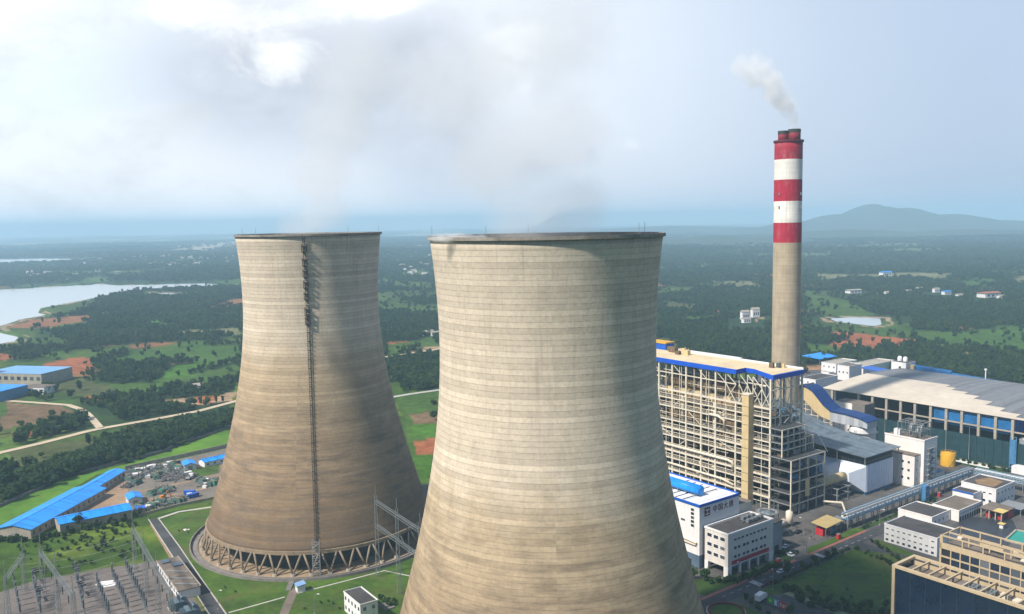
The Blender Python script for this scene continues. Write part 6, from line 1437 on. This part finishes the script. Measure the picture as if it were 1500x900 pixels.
# ------------------------------------------------------------------ small things on the roads
t = thing("advertising_board", "row of advertising boards, green, blue and red, fencing the small parking lot", "billboard", 271, 197)
M_BG = mat("board green", (.03, .30, .035), .5); M_BB = mat("board blue", (.10, .34, .62), .5); M_BR = mat("board red", (.50, .03, .03), .5)
for v0, v1, m, nm in ((199.6, 202.8, M_BG, "green_board"), (197.4, 199.5, M_BB, "blue_board"), (191.6, 197.3, M_BR, "red_board")):
    p = ubox(t, nm, 270.9, 271.1, v0, v1, .5, 3.0, m)
b = MB(); b.prism([(270.86, 200.6), (270.86, 201.9)], 1.2, 2.4) if False else b.box(270.84, 270.89, 200.5, 201.9, 1.3, 2.3); b.build("board_print", mat("board light green", (.30, .60, .12), .5), t)
b = MB(); b.box(270.84, 270.89, 198.3, 199.3, .8, 2.7); b.build("board_print", M_WHITE, t)
for k in range(4): b = MB(); b.box(270.84, 270.89, 192.2 + k * 1.25, 193.1 + k * 1.25, 1.0, 2.5); b.box(270.80, 270.835, 192.45 + k * 1.25, 192.85 + k * 1.25, 1.35, 2.15); b.build("board_print", mat("board pale print", (.62, .40, .38), .5), t)
for v in (191.7, 195, 197.4, 199.6, 202.7): ubox(t, "post", 271.12, 271.3, v - .1, v + .1, 0, 3, M_STEEL)
def car(u, v, rot, m, label, group="parked cars", kind='car'):
    key = kind + m.name
    x, y = wxy(u, v)
    if key in PROTO: return copy_thing(PROTO[key], (x, y, .12), TH + rot, 1, label, group)
    t = thing("parked_car" if kind == 'car' else "delivery_truck", label, "car" if kind == 'car' else "truck", x, y, group, plant=False, rot=TH + rot, z=.12)
    if kind == 'car':
        b = MB(); sec = lambda yy, i: [(-2.2, yy, .35), (2.2, yy, .35), (2.25, yy, .75), (1.9, yy, .92), (-1.9, yy, .98), (-2.25, yy, .8)]
        b.hull(sec(-.88, 0), sec(.88, 0)); b.build("body", m, t)
        b = MB(); b.hull([(-1.5, -.82, .98), (1.15, -.82, .93), (.45, -.68, 1.45), (-1.1, -.68, 1.45)], [(-1.5, .82, .98), (1.15, .82, .93), (.45, .68, 1.45), (-1.1, .68, 1.45)]); b.build("glasshouse", M_GLASS, t)
        b = MB(); b.hull([(-1.05, -.66, 1.452), (.42, -.66, 1.452), (.36, -.6, 1.5), (-1.0, -.6, 1.5)], [(-1.05, .66, 1.452), (.42, .66, 1.452), (.36, .6, 1.5), (-1.0, .6, 1.5)]); b.build("roof", m, t)
        wx = (-1.35, 1.35)
    else:
        b = MB(); b.box(-3.4, 1.2, -1.15, 1.15, .8, 3.1); b.build("cargo_box", M_WHITE, t); b = MB(); b.hull([(1.3, -1.1, .5), (3.2, -1.1, .5), (3.2, -1.1, 1.5), (2.7, -1.1, 2.4), (1.3, -1.1, 2.4)], [(1.3, 1.1, .5), (3.2, 1.1, .5), (3.2, 1.1, 1.5), (2.7, 1.1, 2.4), (1.3, 1.1, 2.4)]); b.build("cab", m, t); b = MB(); b.hull([(2.75, -1, 2.3), (3.22, -1, 1.55), (3.26, -1, 1.55), (2.8, -1, 2.34)], [(2.75, 1, 2.3), (3.22, 1, 1.55), (3.26, 1, 1.55), (2.8, 1, 2.34)]); b.build("windscreen", M_GLASS, t); wx = (-2.4, 2.2)
    for x_ in wx:
        for s in (-1, 1): b = MB(); b.tube([(x_, s * (.62 if kind == 'car' else .8), .33), (x_, s * (.86 if kind == 'car' else 1.12), .33)], .33 if kind == 'car' else .45, 14); b.build("wheel", M_BLK, t)
    PROTO[key] = t; return t
M_CW = mat("white car paint", (.75, .75, .76), .25, .03, 1, 0, .5); M_CB = mat("dark blue car paint", (.03, .05, .10), .25, .1, 1, 0, .5); M_CK = mat("black car paint", (.015, .015, .017), .25, .1, 1, 0, .5)
car(285, 187.5, 1.5, M_CB, "dark blue car parked on the pale verge beside the small parking lot")
car(325, 233.5, .3, M_CW, "white car parked between the grey annex and the small lawn")
car(345, 241, .1, M_CK, "black car parked near the pale upright tank")
car(318.5, 226.5, 1.4, M_CW, "white car on the side drive by the red banner office")
car(271.5, 206, .2, M_CW, "white box truck standing at the corner of the advertising boards", None, 'truck')
car(300, 217.5, 0, M_CW, "white car driving on the plant road opposite the office", "parked cars")
M_HYD = mat("red cabinet paint", (.45, .03, .03), .6, .1)
for k, (u, v, lab) in enumerate(((352.9, 224.6, "red cabinet on the lawn strip by the mustard roofed shelter"), (407.7, 223.8, "red cabinet beneath the pipe rack beside the grey roofed workshop"), (448, 226.2, "pair of red cabinets beneath the pipe rack near the two storey building"), (474, 224.5, "red cabinet at the pipe rack's far end before its turn"), (307, 224, "red board at the hedge end in front of the office block"))):
    t = thing("fire_cabinet", lab, "fire cabinet", u, v, "red fire cabinets"); ubox(t, "cabinet", u - .9, u + .9, v - .7, v + .7, .1, 2.3, M_HYD); ubox(t, "cap", u - 1.0, u + 1.0, v - .8, v + .8, 2.31, 2.5, M_CONCD); ubox(t, "door", u - .95, u - .91, v - .5, v + .5, .3, 2.1, M_RED)
for u, v, lab in ((325.5, 222.8, "lamp post at the corner of the small lawn by the drive"), (278, 222.6, "lamp post at the pavement before the office block's corner"), (300, 213.4, "lamp post standing in the roadside hedge of the lawn"), (283, 209, "lamp post on the little green corner by the road junction"), (345, 238, "lamp post on the paving near the pale tanks"), (302, 164.6, "lamp post in the near border of the lawn left of the glass office"), (384, 222.5, "lamp post on the grass strip beneath the pipe rack")): lamp_post(*wxy(u, v), lab)
M_HEDGE = mat("maroon hedge", (.14, .015, .035), .9, .4, 1.5)
for u0, u1, lab in ((281, 292, "clipped maroon hedge along the plant road at the little green corner"), (300, 316, "clipped maroon hedge along the plant road beside the lawn")):
    t = thing("clipped_hedge", lab, "hedge", u0, 213); b = MB(); r2 = random.Random(4)
    for k in range(260): u = r2.uniform(u0, u1); v = r2.uniform(212.7, 213.7); z = r2.uniform(.2, 1.0); q = r2.uniform(.15, .3); n = Vector((r2.gauss(0, 1), r2.gauss(0, 1), r2.gauss(0, 1))).normalized(); x = n.orthogonal().normalized() * q; y = n.cross(x); b.quad([Vector((u, v, z)) + x, Vector((u, v, z)) + y, Vector((u, v, z)) - x, Vector((u, v, z)) - y])
    b.build("leaves", M_HEDGE, t); ubox(t, "stems", u0 + .2, u1 - .2, 213, 213.4, .1, .7, M_BARK)
# ring of maroon hedge and round lawn at the road corner near the near tower
t = thing("planted_island", "round green island edged with maroon at the road junction by the near tower", "planting bed", 253, 208)
b = MB(); b.cyl(253, 208, 7.5, .0, .35, 32); b.build("kerb", M_KERB, t); b = MB(); b.cyl(253, 208, 7.1, .3, .42, 32); b.build("turf", M_LAWN, t); b = MB(); b.lathe([(6.9, .4), (6.9, .9), (6.2, .9), (6.2, .4)], 32, 253, 208, close=True); b.build("hedge_ring", M_HEDGE, t)

b = MB()
for k in range(22):
    u = 262 + k * 5.0
    if not 312 < u < 330: b.box(u, u + 2.2, 217.4, 217.55, .10, .145)
for k in range(7): b.box(281.5, 284.5, 214.2 + k * .85, 214.65 + k * .85, .10, .145); b.box(327.5, 330, 216 + k * .75, 216.4 + k * .75, .10, .145)
o = b.build("road_marking", mat("worn road paint", (.55, .55, .52), .8, .4, 1.5)); o.rotation_euler = (0, 0, TH); tag(o, kind='structure')
b = MB(); r3 = random.Random(9)
for k in range(26): u = r3.uniform(325, 368); v = r3.uniform(229, 250); w = r3.uniform(.8, 4); b.box(u, u + w, v, v + r3.uniform(.5, 3), .05, .105 + .0004 * k)
o = b.build("paving_patch", mat("darker paving patch", (.05, .05, .05), .9, .4, .3)); o.rotation_euler = (0, 0, TH); tag(o, kind='structure')
# ================================================================== VEGETATION
def belt(kind, n, quad, label, group, smin=.7, smax=1.2, cat='tree', name='broadleaf_tree'):
    A, B, C, D = [Vector(p) for p in gpoly(quad)]
    for k in range(n):
        f, g_ = (k + rnd.random()) / n, rnd.random(); p = A.lerp(B, f).lerp(D.lerp(C, f), g_)
        tree_at(name, p.x, p.y, kind, rnd.uniform(smin, smax), label, cat, group)
belt('bush', 26, [(42, 790), (190, 761), (190, 766), (44, 797)], "dark bush in the row along the foot of the blue side wing", "bushes along the workshop", .9, 1.7, 'bush', 'bush')
belt('bush', 12, [(-6, 789), (40, 792), (40, 797), (-6, 795)], "dark bush in the row under the white gable end", "bushes along the workshop", .9, 1.6, 'bush', 'bush')
tree_at("broadleaf_tree", *G(114, 776), 'broad', .95, "round dark tree standing taller than the bushes before the blue side wing", 'tree')
belt('shrub', 60, [(20, 800), (196, 768), (205, 815), (40, 845)], "low green shrub scattered over the grass above the substation", "shrubs on the rough grass", .6, 1.5, 'shrub', 'shrub')
belt('bush', 18, [(190, 760), (200, 770), (170, 800), (60, 812)], "dark bush standing in the rough grass above the substation", "bushes on the rough grass", .7, 1.5, 'bush', 'bush')
for p in ((292, 783), (276, 781), (262, 779), (330, 862), (345, 868)): tree_at("shrub", *G(*p), 'shrub', .55, "tiny dark shrub on the lawn around the far tower", 'shrub', "lawn shrubs by the tower")
for p in ((470, 884), (481, 882), (488, 885), (497, 893), (446, 893)): tree_at("shrub", *G(*p), 'shrub', .6, "tiny dark shrub on the lawn near the small white house", 'shrub', "lawn shrubs by the house")
belt('bush', 9, [(552, 872), (580, 880), (578, 892), (560, 886)], "dark green bush behind the small white house", "bushes behind the house", .8, 1.3, 'bush', 'bush')
# around the plant lawn
def along(kind, n, pts, label, group, s0, s1, cat, name, jit=1.2):
    P = [Vector(wxy(*p)) for p in pts]
    L = [(b - a).length for a, b in zip(P[:-1], P[1:])]; T = sum(L)
    for k in range(n):
        d = T * (k + rnd.random() * .8) / n; i = 0
        while i < len(L) - 1 and d > L[i]: d -= L[i]; i += 1
        p = P[i].lerp(P[i + 1], d / L[i]); tree_at(name, p.x + rnd.uniform(-jit, jit), p.y + rnd.uniform(-jit, jit), kind, rnd.uniform(s0, s1), label, cat, group)
along('bush', 34, [(288, 212), (345, 214.3)], "clipped dark bush in the hedge between plant road and lawn", "roadside hedge bushes", .6, .9, 'bush', 'bush', .5)
for u, lab in ((298.5, "bushy tree at the hedge across the road from the office corner"), (309, "small round tree in the hedge by the middle of the plant road"), (318, "leafy tree in the hedge halfway along the lawn"), (327, "twin crowned tree in the hedge near the far end of the lawn"), (332, "slim tree last in the hedge towards the pipe rack")):
    tree_at("street_tree", *wxy(u, 213.5), 'broad' if u < 305 else 'loose', .62 if u > 300 else .8, lab, 'tree')
along('bush', 46, [(287, 206), (283, 190), (289, 176), (298, 166), (312, 165)], "dark bush in the thick border along the near side of the lawn", "lawn border bushes", .9, 1.7, 'bush', 'bush', 2.2)
along('loose', 14, [(289, 202), (291, 182), (304, 168)], "young leafy tree in the near border of the plant lawn", "young trees on the lawn border", .35, .6, 'tree', 'young_tree', 2.0)
along('shrub', 30, [(326, 170), (345, 195), (347, 211)], "low rounded shrub in the planting at the far corner of the lawn", "shrubs at the lawn's far corner", .7, 1.3, 'shrub', 'shrub', 2.0)
along('shrub', 26, [(330, 176), (352, 196), (362, 214)], "small shrub in the strip before the white windowed block", "shrubs by the windowed block", .7, 1.3, 'shrub', 'shrub', 1.0)
along('bush', 40, [(268, 231), (277, 224), (292, 222), (306, 222.5)], "dark bush in the bed before the white office block", "office bed bushes", .8, 1.4, 'bush', 'bush', 1.6)
along('broad', 7, [(262, 236), (270, 231)], "dark tree in the clump between near tower and office block", "trees by the office", .45, .7, 'tree', 'broadleaf_tree', 3)
for (u, v), lab in (((305, 190), "lone dark shrub in the middle of the big lawn"), ((300, 185), "low brown shrub near the middle of the big lawn")): tree_at("shrub", *wxy(u, v), 'shrub', .9, lab, 'shrub')
tree_at("broadleaf_tree", *wxy(268.5, 190.5), 'broad', .62, "dense tree in front of the red advertising board", 'tree')
for u, v in ((264, 205), (262, 200), (260, 194), (266, 209)): tree_at("broadleaf_tree", *wxy(u, v), 'loose', .5, "leafy tree by the road corner beneath the boards", 'tree', "trees under the boards")
along('shrub', 16, [(316, 231), (322, 226)], "shrub on the small green bed beside the grey annex", "shrubs by the annex", .6, 1.0, 'shrub', 'shrub', 1.5)
along('bush', 14, [(371, 226), (440, 224)], "bush growing beside the blue pipe rack", "bushes along the pipe rack", .6, 1.1, 'bush', 'bush', 1.2)
along('bush', 24, [(522, 300), (522, 222)], "dark bush along the foot of the teal wind fence", "bushes along the wind fence", .8, 1.5, 'bush', 'bush', 1.0)

# ------------------------------------------------------------------ far woods: one mass
def build_woods():
    rng = np.random.default_rng(11); pts = []; sc = []
    r = 430.0
    while r < 9500:
        s = max(5.4, r * .0044); n = int(1.50 * r / s)
        a = (-.78 + 1.56 * (np.arange(n) + rng.random(n)) / n); q = r + (rng.random(n) - .5) * s
        pts.append(np.stack([q * np.sin(a), q * np.cos(a)], 1)); sc.append(np.full(n, s)); r += s
    P = np.concatenate(pts); S = np.concatenate(sc)
    col, cov, h, lk = land(P[:, 0], P[:, 1])
    k = (rng.random(len(P)) < cov * .92) & ~lk
    # keep woods off the roads and pads
    for px, w in (([(-60, 682), (0, 664), (60, 650), (130, 632), (150, 628), (230, 614), (290, 603), (350, 587)], 8), ([(147, 628), (136, 615), (118, 600), (60, 591), (-40, 585)], 7), ([(556, 525), (648, 511)], 8), ([(560, 585), (650, 571)], 9)):
        k &= segdist(P[:, 0], P[:, 1], gpoly(px)) > w
        q_ = 1 + 17 / np.hypot(P[:, 0], P[:, 1]); k &= segdist(P[:, 0] * q_, P[:, 1] * q_, gpoly(px)) > 19
    for hx, hy in ((1091, 468), (1106, 465), (1093, 473), (1250, 431), (1371, 430), (1448, 437), (1386, 433), (1297, 407)):
        X_, Y_ = G(hx, hy); k &= ~((np.abs(P[:, 0] - X_ * P[:, 1] / Y_) < 26) & (P[:, 1] > Y_ - 95) & (P[:, 1] < Y_ + 10))
    # scattered trees in the hedgerows of open land, dense belt above the bright lawn
    P2 = []; 
    for quad, n in (([(0, 690), (140, 676), (140, 686), (0, 742)], 150), ([(140, 652), (345, 609), (345, 624), (140, 684)], 460), ([(60, 700), (160, 660), (190, 672), (70, 706)], 170), ([(575, 545), (645, 530), (645, 567), (590, 577)], 210), ([(565, 530), (645, 518), (645, 527), (568, 541)], 60), ([(20, 655), (120, 628), (128, 612), (60, 622)], 60)):
        A, B, C, D = [np.array(p) for p in gpoly(quad)]; f = rng.random((n, 1)); g_ = rng.random((n, 1)); P2.append((A + (B - A) * f) * (1 - g_) + (D + (C - D) * f) * g_)
    P2 = np.concatenate(P2)
    P = np.concatenate([P[k], P2]); S = np.concatenate([S[k], np.full(len(P2), 7.0)]); h = np.concatenate([h[k], np.zeros(len(P2))])
    n = len(P); sxy = (S / 5.6) ** .95 * rng.uniform(.62, 1.5, n); sz = (S / 5.6) ** .30 * rng.uniform(.45, 1.15, n)
    me = bpy.data.meshes.new("woods"); me.vertices.add(n); me.vertices.foreach_set('co', np.stack([P[:, 0], P[:, 1], h - .3], 1).astype(np.float32).ravel())
    a = me.attributes.new("size", 'FLOAT_VECTOR', 'POINT'); a.data.foreach_set('vector', np.stack([sxy, sxy, sz], 1).astype(np.float32).ravel())
    a = me.attributes.new("turn", 'FLOAT_VECTOR', 'POINT'); a.data.foreach_set('vector', np.stack([np.zeros(n), np.zeros(n), rng.uniform(0, 6.28, n)], 1).astype(np.float32).ravel())
    a = me.attributes.new("sort", 'INT', 'POINT'); a.data.foreach_set('value', rng.integers(0, 3, n).astype(np.int32))
    me.update()
    o = bpy.data.objects.new("woods", me); SC.collection.objects.link(o); tag(o, "broken woods and copses covering the plain to the hills", "woods", kind='stuff')
    ng = bpy.data.node_groups.new("woods", 'GeometryNodeTree')
    ng.interface.new_socket("Geometry", in_out='INPUT', socket_type='NodeSocketGeometry'); ng.interface.new_socket("Geometry", in_out='OUTPUT', socket_type='NodeSocketGeometry')
    N = ng.nodes; Lk = ng.links; gi = N.new('NodeGroupInput'); go = N.new('NodeGroupOutput')
    ip = N.new('GeometryNodeInstanceOnPoints'); gti = N.new('GeometryNodeGeometryToInstance')
    for kname in ('tall', 'loose', 'broad'):
        oi = N.new('GeometryNodeObjectInfo'); oi.inputs['Object'].default_value = PCROWN[kname]; oi.transform_space = 'ORIGINAL'
        Lk.new(oi.outputs['Geometry'], gti.inputs[0])
    def attr(nm, typ):
        q = N.new('GeometryNodeInputNamedAttribute'); q.data_type = typ; q.inputs['Name'].default_value = nm; return q.outputs['Attribute']
    Lk.new(gi.outputs[0], ip.inputs['Points']); Lk.new(gti.outputs[0], ip.inputs['Instance']); ip.inputs['Pick Instance'].default_value = True
    Lk.new(attr("sort", 'INT'), ip.inputs['Instance Index']); Lk.new(attr("size", 'FLOAT_VECTOR'), ip.inputs['Scale'])
    e2r = N.new('FunctionNodeEulerToRotation'); Lk.new(attr("turn", 'FLOAT_VECTOR'), e2r.inputs[0]); Lk.new(e2r.outputs[0], ip.inputs['Rotation'])
    Lk.new(ip.outputs[0], go.inputs[0])
    md = o.modifiers.new("woods", 'NODES'); md.node_group = ng
    print("woods", n)
tree_at("broadleaf_tree", *G(150, 803), 'tall', .5, "slim tree on the rough grass behind the white slab", 'tree')
tree_at("broadleaf_tree", *G(205, 756), 'tall', .5, "slim tree at the end of the blue side wing", 'tree')
build_woods()

# ------------------------------------------------------------------ far houses
def far_house(x, y, w, d, h, label, group, rot, roof=None, z=0):
    key = 'house' + (roof or '')
    if key not in PROTO:
        t = thing("village_house", label, "house", x, y, group, plant=False, rot=rot, z=z); b = MB(); b.box(-.5, .5, -.5, .5, -.1, 1); b.build("wall", M_WHITE, t)
        b = MB(); b.hull([(-.55, -.55, 1.0), (-.55, .55, 1.0), (-.55, 0, 1.25)], [(.55, -.55, 1.0), (.55, .55, 1.0), (.55, 0, 1.25)]); b.build("roof", {'red': mat("red tiles", (.35, .12, .06)), 'blue': ROOFA}.get(roof, M_CONC), t)
        for k in (-.28, 0, .28): b = MB(); b.box(k - .07, k + .07, -.52, -.48, .3, .65); b.build("window", M_GLASS, t)
        PROTO[key] = t; t.scale = (w, d, h); return t
    return copy_thing(PROTO[key], (x, y, z), rot, (w, d, h), label, group)
def hz(x, y): return float(land(np.array([x]), np.array([y]))[2][0])
for px, w, h, lab in (((1091, 468), 12, 11, "tall white far house right of the tower, left one of the pair"), ((1106, 465), 12, 12, "tall white far house beside the chimney, right one of the pair"), ((1093, 473), 12, 6, "low white far house in front of the tall white pair"), ((1250, 431), 26, 6, "long pale far house above the green field"), ((1371, 430), 12, 7, "white far house above the dark woods right of the field"), ((1448, 437), 34, 8, "long orange far building among the woods"), ((1386, 433), 15, 6, "pale blue roofed far house next to a white one"), ((1297, 407), 26, 9, "bright blue roofed far house on the pale fields")):
    x, y = G(*px); far_house(x, y, w, w * .55, h, lab, None, .3, 'red' if 'orange' in lab else 'blue' if 'blue' in lab else None, hz(x, y))
vr = random.Random(5)
for c, n, sx, sy in (((215, 387), 46, 130, 9), ((70, 404), 16, 90, 6), ((300, 380), 18, 60, 6), ((600, 395), 14, 40, 14), ((610, 372), 10, 40, 8)):
    for k in range(n):
        x, y = G(c[0] + vr.gauss(0, sx * .45), c[1] + vr.gauss(0, sy * .45)); s_ = vr.uniform(10, 20)
        far_house(x, y, s_, s_ * .5, vr.uniform(5, 9), "tiny pale house in the hazy villages beyond the lake", "houses of the far villages", vr.uniform(-.6, .6), None, hz(x, y))
for px in ((630, 490), (637, 492), (625, 491), (288, 571), (293, 572)): 
    x, y = G(*px); far_house(x, y, 11, 7, 5, "small white hut among fields beyond the towers" if px[0] > 400 else "small white hut in the fields left of the far tower", "white huts in the fields", .4, None, hz(x, y))
for px in ((1405, 438), (1330, 432), (1466, 440), (1346, 428), (1300, 434)):
    x, y = G(*px); far_house(x, y, 11, 7, 6, "small pale far house half hidden in the right hand woods", "houses in the woods", .2, None, hz(x, y))

# ================================================================== PLUMES
def smoke():
    D0 = 540.0; sp = thing("smoke_plume", "white smoke leaving the banded chimney and drifting up to the left", "smoke", 172, 540, plant=False, z=203); sp['kind'] = 'stuff'
    P = [(up(x, y, D0), r, w) for x, y, r, w in ((1164, 184, 4.5, 1), (1161, 173, 6, 1), (1154, 160, 8, 1), (1145, 147, 9.5, 1), (1134, 134, 10.5, .95), (1127, 118, 11, .9), (1119, 103, 9.5, .8), (1109, 116, 11, .72), (1098, 104, 12, .62), (1086, 96, 13, .5), (1108, 92, 11, .55))]
    m = bpy.data.materials.new("chimney smoke"); m.use_nodes = True; g = NT(m.node_tree); g.n.remove(g.n['Principled BSDF'])
    v = g.new('ShaderNodeVolumePrincipled'); v.inputs['Color'].default_value = (1, 1, 1, 1); v.inputs['Anisotropy'].default_value = -.15
    pos = g.new('ShaderNodeTexCoord').outputs['Object']; best = 0.0
    warp = g.new('ShaderNodeTexNoise'); g.put(warp.inputs['Vector'], pos); warp.inputs['Scale'].default_value = .09; warp.inputs['Detail'].default_value = 3
    wv = g.new('ShaderNodeVectorMath', operation='MULTIPLY_ADD'); g.put(wv.inputs[0], warp.outputs['Color']); wv.inputs[1].default_value = (7, 7, 7); wv.inputs[2].default_value = (-3.5, -3.5, -3.5)
    ad = g.new('ShaderNodeVectorMath', operation='ADD'); g.put(ad.inputs[0], pos); g.put(ad.inputs[1], wv.outputs[0])
    for c, r, w in P:
        d = g.new('ShaderNodeVectorMath', operation='DISTANCE'); g.put(d.inputs[0], ad.outputs[0]); d.inputs[1].default_value = Vector(c) - sp.location
        f = g.math('MULTIPLY', g.math('SUBTRACT', 1.0, g.math('DIVIDE', d.outputs['Value'], r), clamp=True), w)
        best = f if best == 0.0 else g.math('SMOOTH_MAX', best, f, .15)
    n = g.noise(pos, .13, 5, .66, .4)
    e = g.math('SUBTRACT', g.math('ADD', g.math('MULTIPLY', best, 1.5), g.math('MULTIPLY', n, 1.25)), .92, clamp=True)
    g.put(v.inputs['Density'], g.math('MULTIPLY', e, .30)); g.l.new(v.outputs[0], g.n['Material Output'].inputs['Volume'])
    b = MB(); 
    lo = Vector([min(c[i] - r for c, r, w in P) - 3 for i in range(3)]) - sp.location; hi = Vector([max(c[i] + r for c, r, w in P) + 3 for i in range(3)]) - sp.location
    b.box(lo.x, hi.x, lo.y, hi.y, max(lo.z, -1.5), hi.z); b.build("plume", m, sp)
smoke()
ST = puff_mat("cooling tower steam", .042, (1, 1, 1), 1.5, .2, .40); ST2 = puff_mat("curling rim steam", .6, (1, 1, 1), 2.0, .2, .45)
st = thing("steam_plume", "thin white steam rising from the near cooling tower and curling over its rim", "steam", 10.2, 252.7, plant=False, z=146); st['kind'] = 'stuff'
for dx, dy, dz, r in ((-6, 0, 4, 22), (8, 4, 8, 22), (-14, 4, 22, 27), (4, 6, 30, 30), (-24, 10, 46, 36), (2, 12, 60, 40)): puff(st, (10.2 + dx, 252.7 + dy, 146 + dz), (r, r, r * .8), ST)
for px, py, r in ((640, 349, 3.0), (655, 349, 3.8), (670, 348, 3.4), (686, 349, 3.0), (704, 348, 2.5)): x, y, z = up(px, py, 252.7 - 22); puff(st, (x, y, z), (r * 1.5, r, r * .7), ST2)
s2 = thing("steam_plume", "faint white steam rising out of the far cooling tower's mouth", "steam", -96, 413.8, plant=False, z=146); s2['kind'] = 'stuff'
for dx, dy, dz, r in ((-4, 0, 2, 22), (8, 4, 10, 22), (6, 4, 28, 28), (14, 8, 50, 36), (24, 10, 76, 42)): puff(s2, (-96 + dx, 413.8 + dy, 146 + dz), (r, r, r * .8), ST)
# ================================================================== HAZE
def haze():
    b = MB(); b.box(-20500, 20500, -20500, 20500, -4.0, 268); m = bpy.data.materials.new("haze"); m.use_nodes = True; g = NT(m.node_tree); g.n.remove(g.n['Principled BSDF'])
    v = g.new('ShaderNodeVolumePrincipled'); v.inputs['Color'].default_value = (.53, .80, 1, 1); v.inputs['Density'].default_value = HAZE_D; v.inputs['Anisotropy'].default_value = 0.0
    g.l.new(v.outputs[0], g.n['Material Output'].inputs['Volume'])
    o = b.build("haze", m); tag(o, "thin bluish haze lying over the plain and hills", "haze", kind='stuff'); return o
HAZE_D = 1.6e-4
haze()
